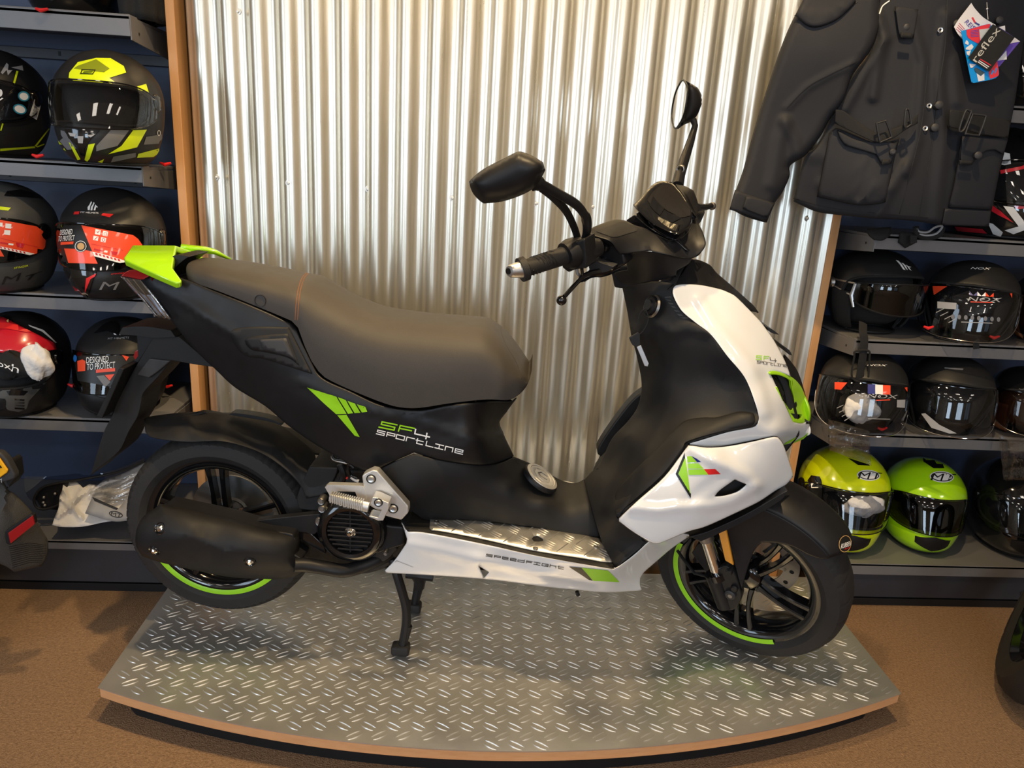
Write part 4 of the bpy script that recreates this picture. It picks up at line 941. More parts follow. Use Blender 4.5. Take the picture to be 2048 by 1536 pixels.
# ---- white upper fairing ----------------------------------------------------------------
UF = shell('front_fairing', ZF((424, 150), (440, 130), (480, 124), (560, 127), (650, 145), (700, 162), (745, 186), (800, 240), (870, 312), (930, 392), (970, 460), (1000, 520), (1028, 592))+F3((560, 505), (500, 480), (380, 440), (272, 440), (330, 560), (450, 830), (480, 880), (600, 1142), (680, 1162), (750, 1160), (785, 1130), (825, 1148), (836, 1230), (815, 1310), (740, 1380), (640, 1425), (540, 1455), (460, 1466))+ZF((985, 935), (960, 906), (930, 904), (830, 925), (700, 950), (600, 958), (510, 945), (512, 938), (700, 882), (830, 856), (858, 835), (862, 800), (840, 720), (790, 600), (700, 490), (620, 385), (540, 322), (470, 262), (428, 190)),
   ZF((430, 150, -.088), (540, 322, -.115), (700, 490, -.14), (840, 720, -.165), (858, 830, -.170), (510, 940, -.19), (560, 127, -.07), (745, 186, -.055), (870, 312, -.05), (970, 460, -.05), (1028, 590, -.055), (700, 330, -.10), (860, 560, -.12), (900, 600, -.105), (920, 700, -.13), (930, 830, -.145), (1000, 880, -.12), (800, 900, -.165), (950, 906, -.15))+F3((272, 440, -.10), (450, 830, -.105), (600, 1142, -.075), (750, 1160, -.03), (835, 1230, 0), (815, 1310, 0), (640, 1425, -.03), (460, 1466, -.07), (600, 1280, -.08)),
   MT['white'], SCO, pair=True, thick=.003, step=7, rnd=(4, .003), ridges=[(ZF((560, 200), (640, 330), (740, 440), (820, 540), (870, 650), (900, 780)), .006, 20)], key='uf', corner=45)
decal('lettering', [F3(*q) for q in strokes('SF', (78, 272), (185, 10), (0, -52), 9)], 'uf', MT['limedecal'], UF)
decal('lettering', [F3(*q) for q in strokes('4', (272, 300), (95, 12), (-2, -56), 7)]+[F3(*q) for q in strokes('sportline', (92, 322), (415, 58), (0, -36), 5.5, .22)], 'uf', MT['decb'], UF)
decal('nose_trim', [F3((462, 1458), (500, 1425), (650, 1348), (600, 1400), (545, 1438)), F3((560, 1447), (640, 1400), (740, 1350), (822, 1280), (812, 1312), (740, 1378), (640, 1422))], 'uf', MT['limedecal'], UF, step=6)
# headlamp surround
HS = shell('headlamp_surround', F3((272, 442), (330, 430), (420, 445), (500, 475), (575, 512), (650, 570), (720, 660), (770, 780), (800, 900), (820, 1050), (826, 1135), (790, 1120), (752, 1158), (680, 1162), (598, 1140), (480, 880), (455, 845), (380, 660)),
   F3((272, 442, -.105), (500, 475, -.065), (650, 570, -.03), (770, 780, -.005), (826, 1130, .0), (752, 1158, -.03), (598, 1140, -.078), (455, 845, -.108), (640, 800, -.03), (600, 1000, -.05)), MT['lime'], SCO, pair=True, thick=.006, rnd=(3, .003), holes=[F3((290, 482), (400, 492), (500, 530), (566, 572), (580, 680), (612, 820), (608, 920), (568, 990), (480, 870), (455, 832), (385, 670)), F3((580, 1028), (720, 1045), (705, 1102), (625, 1096))], step=7)
shell('headlamp', F3((272, 460), (420, 470), (590, 560), (610, 680), (640, 820), (640, 920), (580, 1010), (735, 1040), (715, 1110), (610, 1110), (470, 870), (440, 830)), F3((272, 460, -.07), (590, 560, .0), (640, 900, .01), (450, 830, -.075), (600, 1100, -.03)), MT['gblk'], SCO, pair=True, thick=.003, rnd=None, step=9)
for c, r in (((545, 830), .010), ((575, 900), .013)):
    MB().ball(sp(*F3((*c, -.03))[0]), r, 10).build('lamp_bulb', MT['gblk'], SCO)
slab('nose_core', ZF((440, 160), (740, 200), (960, 480), (1060, 760), (1080, 900), (1000, 1000), (500, 960), (700, 860), (820, 800), (700, 540)), -.05, -.05, .05, MT['skirt'], SCO, bevel=.01)
# ---- white lower side fairing --------------------------------------------------------
SF_ = shell('side_fairing', ZF((490, 965), (515, 950), (600, 960), (700, 954), (830, 930), (930, 907), (962, 908), (987, 940), (1010, 1000), (1036, 1080), (1040, 1110), (1005, 1150), (950, 1182), (870, 1235), (780, 1280), (600, 1362), (500, 1392), (370, 1446), (335, 1451), (300, 1440), (220, 1392), (148, 1338), (148, 1322), (240, 1235), (380, 1110)),
   ZF((490, 965, -.195), (148, 1330, -.215), (335, 1450, -.215), (600, 1362, -.195), (870, 1235, -.155), (1040, 1100, -.11), (960, 908, -.155), (830, 930, -.172), (700, 954, -.18), (650, 1000, -.21), (500, 1150, -.215), (550, 1300, -.215), (800, 1050, -.19), (900, 1120, -.165), (300, 1300, -.222)),
   MT['white'], SCO, pair=True, thick=.003, step=7, rnd=(5, .004), ridges=[(ZF((215, 1268), (350, 1280), (500, 1260), (620, 1262), (720, 1240), (850, 1160)), .006, 17), (ZF((520, 965), (650, 1030), (800, 1110), (850, 1160)), .008, 23), (ZF((500, 1240), (570, 1180), (700, 1095)), -.003, 20)], holes=[ZF((640, 1210), (665, 1180), (742, 1125), (800, 1150), (752, 1185), (690, 1205))], key='sf')
slab('vent_back', ZF((600, 1230), (700, 1100), (830, 1130), (780, 1210)), -.17, -.17, -.10, MT['skirt'], SF_, bevel=.002)
decal('graphic', [ZF((487, 1012), (452, 1093), (512, 1195), (500, 1090)), ZF((497, 1005), (520, 1003), (548, 1035), (500, 1037)), ZF((500, 1042), (555, 1040), (582, 1068), (502, 1068)), ZF((503, 1073), (583, 1070), (605, 1098), (506, 1100))], 'sf', MT['limedecal'], SF_)
decal('graphic', [ZF((485, 985), (438, 1095), (515, 1220), (516, 1196), (452, 1095), (487, 1012))], 'sf', MT['decb'], SF_)
decal('graphic', [ZF((520, 1003), (545, 1015), (570, 1033), (550, 1035))], 'sf', MT['decblu'], SF_)
decal('graphic', [ZF((583, 1070), (640, 1068), (668, 1095), (605, 1098))], 'sf', MT['decr'], SF_)
slab('fairing_underside', ZF((500, 1396), (600, 1366), (780, 1284), (950, 1186), (1000, 1160), (960, 1215), (800, 1310), (640, 1385), (560, 1420)), -.13, -.15, .15, MT['blk'], SCO, bevel=.004)
MB().tube([sp(*ZE((1390, 1140, -.03))[0]), sp(*ZE((1400, 1168, -.03))[0])], .005, 8).build('drain_pipe', MT['blk'], SCO)
# ---- handlebar cover (turned) -----------------------------------------------------
HC = fshell('handlebar_cover', A2((305, 690), (380, 645), (560, 582), (660, 582), (720, 600), (800, 640), (900, 668), (1000, 725), (1160, 800), (1300, 760), (1390, 650), (1395, 540), (1430, 560), (1500, 680), (1530, 760), (1545, 820), (1535, 870), (1490, 930), (1410, 985), (1350, 988), (1200, 965), (1000, 925), (930, 912), (640, 950), (600, 900), (540, 820), (450, 780), (330, 745)),
   A2((305, 690, -.165), (330, 745, -.175), (560, 582, -.09), (660, 582, -.075), (540, 790, -.165), (640, 950, -.145), (930, 910, -.10), (820, 690, -.085), (1000, 725, -.06), (1160, 800, -.05), (1400, 985, -.03), (1545, 830, 0), (1400, 540, .06), (1500, 680, .03), (1300, 760, -.01), (1200, 960, -.075)), MT['blk'], SCO, thick=.003, rnd=(3, .002), ridges=[(A2((1150, 800), (1300, 860), (1405, 905), (1330, 830), (1240, 750)), .006, 6), (A2((820, 690), (880, 790), (935, 900)), .003, 4)], key='hc', mirror=False)
o = decal('cover_inset', [A2((375, 705), (520, 650), (650, 605), (690, 610), (815, 690), (805, 705), (600, 765), (540, 765))], 'hc', MT['blk2'], None, off=.0012); o.parent = HC
fshell('lower_cover', A2((330, 750), (450, 785), (540, 825), (600, 905), (640, 955), (930, 915), (1200, 968), (1350, 990), (1400, 985), (1360, 1050), (1240, 1120), (1230, 1180), (1020, 1225), (800, 1262), (650, 1255), (610, 1225), (575, 1135), (715, 1110), (700, 1010), (600, 990), (400, 900)),
   A2((330, 750, -.16), (640, 955, -.12), (930, 915, -.10), (1350, 990, -.04), (1230, 1180, -.04), (800, 1260, -.06), (610, 1225, -.04), (575, 1135, -.04), (700, 1010, -.09), (500, 900, -.13), (950, 1050, -.085)), MT['blk'], SCO, thick=.003, rnd=(3, .002), key='lc')
DA = fshell('instrument_pod', A2((772, 422), (860, 338), (950, 230), (1060, 168), (1180, 178), (1240, 240), (1310, 330), (1390, 470), (1400, 560), (1370, 650), (1255, 742), (1130, 705), (950, 605), (830, 495)),
   A2((772, 422, -.01), (1060, 168, .075), (1180, 178, .08), (1400, 560, -.005), (1255, 742, -.075), (950, 605, -.055), (1100, 450, .0), (1250, 400, .03)), MT['gblk'], SCO, thick=.022, rnd=(6, .006), key='dash', mirror=False)
o = decal('display', [A2((925, 375), (985, 285), (1080, 205), (1190, 215), (1270, 310), (1370, 450), (1380, 540), (1280, 560), (1200, 520), (1105, 465), (985, 340), (955, 420))], 'dash', pmat('dark display', (.012, .010, .009), .06, coat=1, rvar=.02), None, off=.001, smooth=True); o.parent = DA
o = decal('display_bezel', [A2((950, 430), (985, 345), (1105, 465), (1060, 540), (1000, 490)), A2((1115, 595), (1200, 525), (1285, 565), (1190, 615))], 'dash', MT['gblk'], None, off=.0012); o.parent = DA
fshell('screen_base', A2((1230, 205), (1330, 225), (1415, 270), (1450, 360), (1465, 440), (1450, 560), (1400, 500), (1310, 330), (1250, 250)), A2((1230, 205, .09), (1415, 270, .11), (1465, 440, .09), (1400, 540, .02), (1310, 330, .055)), MT['blk'], SCO, thick=.01, rnd=(3, .003), mirror=False)
fslab('pod_base', A2((740, 560), (830, 500), (1000, 640), (1170, 730), (1250, 750), (1400, 890), (1150, 790), (900, 665), (770, 600)), -.02, -.04, .04, MT['gblk'], SCO, .003)
fslab('steering_head', A2((600, 1000), (1330, 1000), (1240, 1180), (800, 1250), (650, 1245)), 0, -.04, .04, MT['blk'], SCO, .006)
# handlebar grips, levers, mirrors
def AA(x, y, yy): return fp(*ZA((x, y, yy))[0])
GRP = steer(MB().tube([AA(360, 1088, -.340), AA(470, 1052, -.295), AA(590, 1012, -.245)], [.0165, .0175, .0185], 20)).build('handle_grip', MT['rubber'], SCO)
r_ = MB()
P0, P1 = AA(375, 1083, -.335), AA(560, 1022, -.262); ax = (P1-P0).normalized(); s1 = ax.cross(Vector((0, 0, 1))).normalized(); s2 = ax.cross(s1)
for q in range(5):
    for k in range(2):
        pts = []
        for i in range(7):
            u = (q*1.1+i/6*2.2)/9; a = k*2*pi/3+i*.55+q*.4; pts.append(P0+(P1-P0)*min(1, u)+(s1*cos(a)+s2*sin(a))*.0178)
        r_.tube(pts, .0007, 5)
steer(r_).build('grip_rib', MT['blk'], GRP)
steer(MB().tube([AA(330, 1098, -.352), AA(362, 1087, -.342)], [.0235, .0235], 22)).build('grip_flange', MT['rubber'], GRP)
steer(MB().tube([AA(268, 1104, -.375), AA(275, 1103, -.372), AA(335, 1095, -.352)], [.0095, .012, .0165], 22)).build('bar_end', MT['silver'], GRP)
steer(MB().tube([AA(268.5, 1104, -.3745), AA(264, 1104.5, -.377)], [.006, .006], 14)).build('bar_end_bolt', MT['gblk'], GRP)
SWG = steer(MB().tube([AA(575, 1020, -.255), AA(600, 1010, -.245), AA(640, 1000, -.225), AA(690, 990, -.20), AA(760, 970, -.17)], [.026, .030, .031, .027, .018], 16)).build('switch_gear', MT['blk'], SCO)
fslab('throttle_housing', ZA((570, 1030), (600, 960), (690, 920), (700, 1040), (700, 1085), (640, 1092), (600, 1108), (565, 1080)), -.24, -.245, -.20, MT['blk'], SWG, .006)
for a in ((640, 1085), (668, 1090)):
    steer(MB().tube([AA(a[0], a[1], -.225), AA(a[0]+4, a[1]+30, -.22), AA(a[0]+30, a[1]+55, -.18)], .0035, 8)).build('throttle_cable', MT['decgrey'] if a[0] == 640 else MT['blk'], SWG)
LV = steer(MB().tube(cr([AA(870, 1075, -.13), AA(800, 1105, -.16), AA(720, 1120, -.19), AA(665, 1145, -.22), AA(620, 1190, -.25), AA(570, 1245, -.28)], 5), [.011]*8+[.009]*8+[.006]*10, 10, flat=.6)).build('brake_lever', MT['gblk'], SCO)
steer(MB().ball(AA(557, 1263, -.283), .0105, 12)).build('lever_ball', MT['gblk'], LV)
fslab('master_cylinder', ZA((720, 960), (840, 930), (900, 990), (920, 1060), (840, 1090), (770, 1080), (700, 1050), (690, 1000)), -.13, -.14, -.10, MT['blk'], SCO, .006)
fslab('lever_bracket', ZA((705, 1050), (730, 1040), (800, 1060), (850, 1075), (820, 1100), (740, 1120), (690, 1160), (670, 1155), (715, 1090)), -.17, -.175, -.155, MT['dgrey'], SCO, .003)
for c in ((790, 975), (770, 1050), (830, 1075)):
    steer(MB().lathe([(0, .006), (.006, .006), (.009, .003), (.010, -.01)], AA(*c, -.15), (0, -1, .2), 14)).build('switch_button', MT['gblk'], SCO)
FL = steer(MB().tube([fp(*A2((1450, 452, .18))[0]), fp(*A2((1530, 448, .23))[0]), fp(*A2((1600, 432, .27))[0])], [.010, .008, .007], 10)).build('brake_lever', MT['blk'], SCO)
steer(MB().ball(fp(*A2((1612, 436, .28))[0]), .0095, 12)).build('lever_ball', MT['steel'], FL)
# far grip
steer(MB().tube([(1.03, .14, 1.06), (1.02, .22, 1.05), (1.0, .30, 1.04)], [.018, .018, .017], 16)).build('handle_grip', MT['rubber'], SCO)
# near mirror
def pillow(name, outline, depth, bul, mat, parent, M=FMI, step=9, wpx=30, back=.6, mirror=False):
    P, F, O, l = fill2d(outline, step); X = np.array(P); fn = tps(depth); y = fn(X); d = segd(X, O); t = np.clip(d/wpx, 0, 1); s = np.sqrt(1-(1-t)**2)
    n = len(P); V = [hitl(p[0], p[1], M, 1, float(a-bul*b)) for p, a, b in zip(P, y, s)]
    base = [hitl(p[0], p[1], M, 1, float(a)) for p, a in zip(P, y)]
    Wv = [Vector((v.x, v.y+bul*back*float(b), v.z)) for v, b in zip(base, s)]
    mb = MB(); mb.add(V, F); mb.add(Wv, [f[::-1] for f in F]); 
    if mirror: mb.mirror()
    mb.xf(RS); o = mb.build(name, mat, parent, weld=True, ang=60); return o
MR = pillow('mirror', ZA((52, 625), (60, 600), (130, 542), (240, 485), (310, 450), (345, 450), (400, 472), (455, 505), (468, 550), (442, 600), (400, 652), (330, 690), (230, 722), (130, 733), (105, 715), (70, 675)), ZA((52, 625, -.405), (310, 450, -.375), (455, 520, -.35), (130, 733, -.40)), .028, MT['blk'], SCO, wpx=38)
steer(MB().tube(cr([AA(400, 625, -.35), AA(440, 625, -.335), AA(540, 680, -.30), AA(640, 740, -.265), AA(690, 810, -.235), AA(697, 880, -.215), AA(680, 940, -.205)], 5), [.013]*6+[.009]*6+[.009]*8+[.012]*8+[.012]*3, 10, flat=.5)).build('mirror_stalk', MT['blk'], MR)
steer(MB().tube(cr([AA(440, 640, -.33), AA(510, 695, -.305), AA(580, 770, -.265), AA(625, 860, -.235), AA(650, 940, -.21)], 5), .008, 10, flat=.6)).build('mirror_stalk', MT['blk'], MR)
M2 = pillow('mirror', ZA((1225, 52), (1262, 72), (1300, 100), (1320, 145), (1322, 195), (1300, 250), (1265, 285), (1230, 300), (1195, 325), (1187, 319), (1222, 262), (1240, 190), (1247, 100)), ZA((1225, 52, .325), (1200, 300, .325), (1320, 180, .35)), .012, MT['blk'], SCO, wpx=16, back=2.6, step=5)
X0 = (SM @ (RS @ AA(1205, 190, .325))).x
gv = [SMI @ atX(q[0], q[1], X0) for q in ZA((1225, 56), (1247, 100), (1240, 190), (1222, 262), (1187, 319), (1170, 303), (1161, 240), (1178, 140), (1202, 82))]
MB().add([tuple(p) for p in gv], [tuple(range(len(gv)))]).build('mirror_glass', MT['mirror'], M2, solid=.002, weld=False, smooth=False)
MB().tube(cr(gv, 4, True), .0022, 6, cap=False).build('glass_rim', MT['blk'], M2)
STK = steer(MB().tube([AA(1280, 275, .325), AA(1290, 305, .32), AA(1262, 400, .28), AA(1228, 500, .24), AA(1205, 575, .20), AA(1192, 640, .17)], [.010, .009, .012, .015, .016, .018], 12, flat=.8, up=(0.6, -.8, 0))).build('mirror_stalk', MT['blk'], M2)
steer(MB().lathe([(.007, .002), (.0085, .003), (.010, .002), (.010, -.004)], AA(1211, 545, .195), (-.1, -1, .1), 20)).build('stalk_cap', MT['steel'], M2)
# ================================================================== HELMETS
MT['hblk'] = pmat('matt black helmet shell', (.012, .012, .013), .45, rvar=.04)
MT['hgrey'] = pmat('matt grey helmet shell', (.060, .062, .064), .5, rvar=.04)
MT['hglo'] = pmat('gloss black helmet shell', (.006, .006, .007), .08, coat=1, rvar=.02)
MT['hfy'] = pmat('fluorescent yellow helmet shell', (.72, .85, .004), .18, coat=1, rvar=.02, nscale=5)
MT['hfg'] = pmat('fluorescent green helmet shell', (.42, .80, .006), .18, coat=1, rvar=.02, nscale=5)
MT['yel'] = pmat('yellow print', (.70, .85, .01), .35)
MT['mgrey'] = pmat('mid grey print', (.16, .16, .17), .45)
MT['hred'] = pmat('red print gloss', (.60, .015, .03), .2, coat=1)
MT['cloth'] = pmat('white padding bag', (.72, .70, .68), .75, bump=.9, bscale=25, dist=.01)
MT['leather'] = pmat('brown leather lining', (.30, .095, .03), .5, col2=(.38, .14, .05), bump=.3, bscale=80)
PZ = [-.138, -.128, -.11, -.07, -.03, .01, .04, .07, .10, .122, .136, .142]
PWd = [.078, .092, .104, .117, .124, .127, .125, .117, .096, .070, .040, .0]
PFf = [.118, .142, .158, .164, .154, .142, .132, .114, .086, .058, .030, .0]
PBb = [.060, .078, .096, .118, .132, .140, .140, .132, .110, .082, .046, .0]
JFf = [.07, .09, .10, .112, .122, .128, .128, .116, .090, .062, .032, .0]
def hpt(az, z, kind, off=0):
    # az 0 = front (-Y), positive to the viewer's right (+X)
    F = PFf if kind == 'full' else JFf
    w = float(np.interp(z, PZ, PWd)); f = float(np.interp(z, PZ, F)); b = float(np.interp(z, PZ, PBb))
    n = 2.12; c, s = cos(az), sin(az); ex = f if c > 0 else b
    x = w*math.copysign(abs(s)**(2/n), s); y = -math.copysign(abs(c)**(2/n), c)*ex
    if kind == 'full' and z < -.02 and c > 0: x *= 1-.10*min(1, (-z-.02)/.1)*c*c*0
    v = Vector((x, y, z)); 
    if off: v += Vector((x, y, z*.6)).normalized()*off
    return v
def zsm(i, N):  # denser rows near the crown
    t = i/N; return -.138+.2799*sin(t*pi/2)**.92
for P_ in (PWd, PFf, PBb, JFf): pass
def ztab(tab, z): return float(np.interp(z, PZ, tab))
def port(kind, az):
    a = abs(az); A = radians(74 if kind == 'full' else 78)
    if a >= A: return None
    u = a/A
    if kind == 'full':
        r = max(0, 1-u**6)**.5; mid = .006; return mid-(.047+.006*u)*r, mid+.044*r-.004*u
    r = max(0, 1-u**5)**.5; return -.20, .055*r+.0+.012*(1-u)
def helmet(name, label, group, kind, shellm, bbox, yaw, zs, scale=None, full_view=True, ymin=2.0, tilt=0, visor='visor', vis=True, lining='foam', rear_only=False, trim='skirt', Y=None, seal=True, vent=True, crown=True):
    NA, NZ = 128, 56
    rows = []; zz = [-.138+.28*(1-(1-i/NZ)**1.35) for i in range(NZ+1)]
    # smooth the profile tables by spline sampling
    for z in zz: rows.append([hpt(2*pi*k/NA, min(z, .1419), kind) for k in range(NA)])
    # soften along z
    for it in range(3):
        R2 = [r[:] for r in rows]
        for i in range(1, NZ): R2[i] = [Vector(((rows[i-1][k].x+2*rows[i][k].x+rows[i+1][k].x)/4, (rows[i-1][k].y+2*rows[i][k].y+rows[i+1][k].y)/4, rows[i][k].z)) for k in range(NA)]
        rows = R2
    def surf(az, z, off=0):
        i = min(NZ-1, max(0, int(np.searchsorted(zz, z))-1)); t = (z-zz[i])/(zz[i+1]-zz[i]); t = min(1, max(0, t))
        k = (az/(2*pi)*NA) % NA; k0 = int(k); u = k-k0; k1 = (k0+1) % NA; k0 %= NA
        p = (rows[i][k0]*(1-u)+rows[i][k1]*u)*(1-t)+(rows[i+1][k0]*(1-u)+rows[i+1][k1]*u)*t
        if off: p = p+Vector((p.x, p.y, p.z*.7)).normalized()*off
        return p
    sh = MB(); sh.v = [tuple(p) for r in rows for p in r]; cut = []
    for i in range(NZ):
        for k in range(NA):
            az = 2*pi*(k+.5)/NA; az = az-2*pi if az > pi else az; z = (zz[i]+zz[i+1])/2; pr = port(kind, az)
            if pr and pr[0] < z < pr[1]: continue
            sh.f.append((i*NA+k, i*NA+(k+1) % NA, (i+1)*NA+(k+1) % NA, (i+1)*NA+k))
    if kind == 'jet':
        pass
    parts = []
    parts.append(('shell', sh, shellm, dict(solid=.004, ang=70)))
    # lining inside the opening
    li = MB(); lr = []
    for i in range(0, NZ-3, 3): lr.append([rows[i][k]*.86+Vector((0, .012, .004)) for k in range(0, NA, 2)])
    li.grid(lr, closeu=True)
    parts.append(('lining', li, MT[lining], dict(solid=.006, ang=80)))
    if seal:
        A = radians(74 if kind == 'full' else 78); N = 60; up = []; lo = []
        for i in range(N+1):
            az = -A+2*A*i/N; pr = port(kind, az*.9999)
            if pr: up.append(surf(az, pr[1], .001)); lo.append(surf(az, max(-.135, pr[0]), .001))
        if kind == 'full': lp = up+lo[::-1]; parts.append(('eye_seal', MB().tube(lp+[lp[0]], .0035, 6), MT['foam'], {}))
        else: parts.append(('eye_seal', MB().tube([lo[0]]+up+[lo[-1]], .0045, 6), MT['foam'], {}))
    parts.append(('base_trim', MB().tube([rows[0][k]+Vector((0, 0, .002)) for k in range(0, NA, 2)]+[rows[0][0]+Vector((0, 0, .002))], .005, 6), MT[trim], {}))
    if vis:
        A = radians(80 if kind == 'full' else 84); N = 48; g = []
        for i in range(N+1):
            az = -A+2*A*i/N; u = abs(az)/A
            if kind == 'full':
                zl, zu = -.050-.004*(1-u)+.030*u**5, .055-.030*u**4; o = .006
            else:
                zl, zu = -.118+.095*u**3, .058-.022*u**3; o = .006+.026*(1-u**2)
            r = []
            for j in range(13):
                t = j/12; z = zl+(zu-zl)*t; oo = o if kind == 'full' else .006+(o-.006)*(1-t**2)
                if kind != 'full':
                    p = surf(az, max(z, .0)*1.0+min(z, 0)*.25, oo); p = Vector((p.x, p.y*(1+.04*(1-t)), z))
                else: p = surf(az, z, oo)
                r.append(p)
            g.append(r)
        vm = MB().grid(g); vm.keepn = True; parts.append(('visor', vm, MT[visor], dict(weld=False, ang=80)))
        parts.append(('visor_edge', MB().tube([r[0] for r in g], .0016, 6), MT['chrome'] if kind != 'full' else MT['gblk'], {}))
        parts.append(('visor_rim', MB().tube([r[-1] for r in g], .0018, 6), MT['gblk'], {}))
    for s in (-1, 1):
        p = surf(s*radians(82), .018, .002)
        if kind == 'full': parts.append(('pivot', MB().lathe([(0, .006), (.010, .006), (.013, .005), (.019, .004), (.022, 0), (.022, -.006)], p, (s, -.1, 0), 24), MT['gblk'], {}))
    if kind == 'full' and vent:
        g = []
        for i in range(13):
            az = radians(-26+52*i/12); u = abs(i-6)/6; g.append([surf(az, -.110+.018*u+t*(.052-.030*u)/6, .004*(1-u**4)+.001) for t in range(7)])
        parts.append(('chin_vent', MB().grid(g), MT['blk'], dict(ang=80)))
        if crown:
          g = []
          for i in range(9):
            az = radians(-24+48*i/8); u = abs(i-4)/4; g.append([surf(az, .112-.008*u+t*.0035, .006*(1-u**3)+.001) for t in range(7)])
          parts.append(('crown_vent', MB().grid(g), MT['blk'] if shellm is not MT['hblk'] else MT['gblk'], dict(ang=80)))
    # fit position and size to the picture
    x0, x1, y0, y1 = bbox; s = 1.0; scale = None if full_view else scale; Y = None if full_view else Y; pos = Vector((0, 2.15, zs)); V = [Vector(v) for v in sh.v[::3]]
    base = atY((x0+x1)/2, (y0+y1)/2, 2.12); pos = Vector((base.x, 2.12, zs))
    R = Matrix.Rotation(radians(yaw), 4, 'Z') @ Matrix.Rotation(radians(tilt), 4, 'X') @ Matrix.Diagonal((1, 1, .86 if kind == 'jet' else 1, 1))
    zmin = min((R @ v).z for v in V)
    for it in range(14):
        P = []
        for v in V:
            q = pos+(R @ v)*s-Vector((0, 0, zmin*s)); d = q-CAM; z = d.dot(_f); P.append((1024+FPX*d.dot(RT)/z, 768-FPX*d.dot(UP)/z))
        X = [p[0] for p in P]; Yp = [p[1] for p in P]; a0, a1, b0, b1 = min(X), max(X), min(Yp), max(Yp)
        pos.x += ((x0+x1)/2-(a0+a1)/2)/720
        if scale is None: s *= ((x1-x0)/(a1-a0))**.5*((y1-y0)/(b1-b0))**.5 if it < 9 else 1
        s = scale or min(1.14, max(.80, s))
        if Y is None:
            pos.y -= (y1-b1)/720*.9; pos.y = min(2.22, max(ymin, pos.y))
        else: pos.y = Y
    pos.z = zs+.0045
    M = Matrix.Translation(pos) @ R @ Matrix.Diagonal((s, s, s, 1))
    M = Matrix.Translation((0, 0, -zmin*s)) @ M
    T = Matrix.Translation(pos)
    t = thing(name, label, 'helmet', T, group)
    t['fit'] = '%.2f %.2f' % (s, pos.y); del t['fit']
    K = T.inverted() @ M; out = {}; key = 'h%d' % len([o for o in bpy.data.objects if o.name.startswith(name)])+name+str(random.random())
    for (n, mb, m, kw) in parts:
        mb.xf(K); out[n] = mb.build(n, m, t, **kw)
        if n == 'shell': BV[key+'s'] = (list(mb.v), list(mb.f), T.inverted())
        if n == 'visor': BV[key+'v'] = (list(mb.v), list(mb.f), T.inverted())
    print('HELM', name, [round(v, 2) for v in pos], round(s, 2), [round(q) for q in (a0, a1, b0, b1)], bbox)
    return dict(t=t, k=key, M=M, T=T, K=K, parts=out, surf=surf, s=s)
def hd(H, name, polys, mat, on='s', off=.0012, smooth=False, tris=None, step=8):
    if polys and 1 < len(polys) < 6 and name.split('_')[-1] in ('panel', 'stripe', 'flash', 'vent', 'line', 'mark', 'print', 'square'):
        for q in polys: hd(H, name, [q], mat, on, off, smooth, None, step)
        return
    par = H['parts']['visor'] if on == 'v' and 'visor' in H['parts'] else H['parts']['shell']
    keys = [H['k']+'s', H['k']+'v'] if on == 'b' and (H['k']+'v') in BV else [H['k']+on]
    return decal(name, polys, keys, mat, par, Mi=H['T'].inverted(), off=off, step=step, smooth=smooth, tris=tris)
def htext(H, name, s, o, bx, hy, mat, on='s', off=.0016): return hd(H, name, None, mat, on, off, tris=texttris(s, o, bx, hy))
def hadd(H, name, mb, mat, **k): mb.xf(H['K']); return mb.build(name, mat, H['t'], **k)
def strap(H, pts, name='strap', mat='foam', w=.010):
    P = [H['T'].inverted() @ Vector(p) for p in pts]; return MB().tube(cr(P, 4), w, 4, flat=.15, up=(1, .3, 0)).build(name, MT[mat], H['t'])
def redtab(H, px, py, Y):
    p = atY(px, py, Y); q = H['T'].inverted() @ p
    mb = MB().tube([q+Vector((-.016, 0, .002)), q+Vector((-.004, -.003, -.002)), q+Vector((.012, 0, .003))], [.003, .005, .003], 8); return mb.build('quick_release_tab', MT['decr'], H['t'])
def I2(*p): return Z(0, 0, 3.84, p)
def J2(*p): return Z(0, 540, 3.84, p)
def K4(*p): return Z(0, 380, 6.024, p)
def M2_(*p): return Z(1648, 820, 3.84, p)
def R3(*p): return Z(1648, 440, 5.12, p)
def R5(*p): return Z(1640, 680, 5.02, p)
GL_ = 'full-face helmets on the left shelves'; GRR = 'helmets on the right shelves'
# ---- left, second row ---------------------------------------------------
H = helmet('full_face_helmet', 'black full-face helmet with thin yellow lines, behind and left of the yellow-and-black one', None, 'full', MT['hblk'], (-135, 108, 106, 318), -4, ZL[1], scale=1.06, Y=2.16)
hd(H, 'yellow_line', [I2((125, 545), (140, 550), (112, 648), (98, 640)), I2((0, 1000), (15, 945), (26, 950), (8, 1005)), I2((0, 1140), (262, 1122), (268, 1135), (0, 1158)), I2((262, 1120), (370, 985), (378, 990), (275, 1125), (400, 1075), (440, 1060), (445, 1070), (285, 1130))], MT['yel'], 'b')
hd(H, 'grey_flash', [I2((5, 560), (50, 485), (65, 500), (60, 540), (95, 540), (60, 580), (50, 540), (20, 572)), I2((85, 520), (170, 505), (178, 545)), I2((340, 1070), (375, 1010), (405, 1055))], MT['decgrey'], 's')
hd(H, 'sticker', [I2(*ellipse(178, 740, 42, 36, 20)), I2(*ellipse(148, 838, 50, 36, 20)), I2(*ellipse(0, 715, 18, 28))], MT['decw'], 'b', .002)
hd(H, 'sticker_ring', [I2(*q) for q in ringpoly(178, 740, 44, 38, 20, 10)+ringpoly(148, 838, 52, 38, 20, 10)], pmat('teal print', (.03, .25, .38), .4), 'b', .0025)
hd(H, 'price_label', [I2((258, 762), (312, 795), (275, 920), (220, 885))], MT['decw'], 'b', .0025)
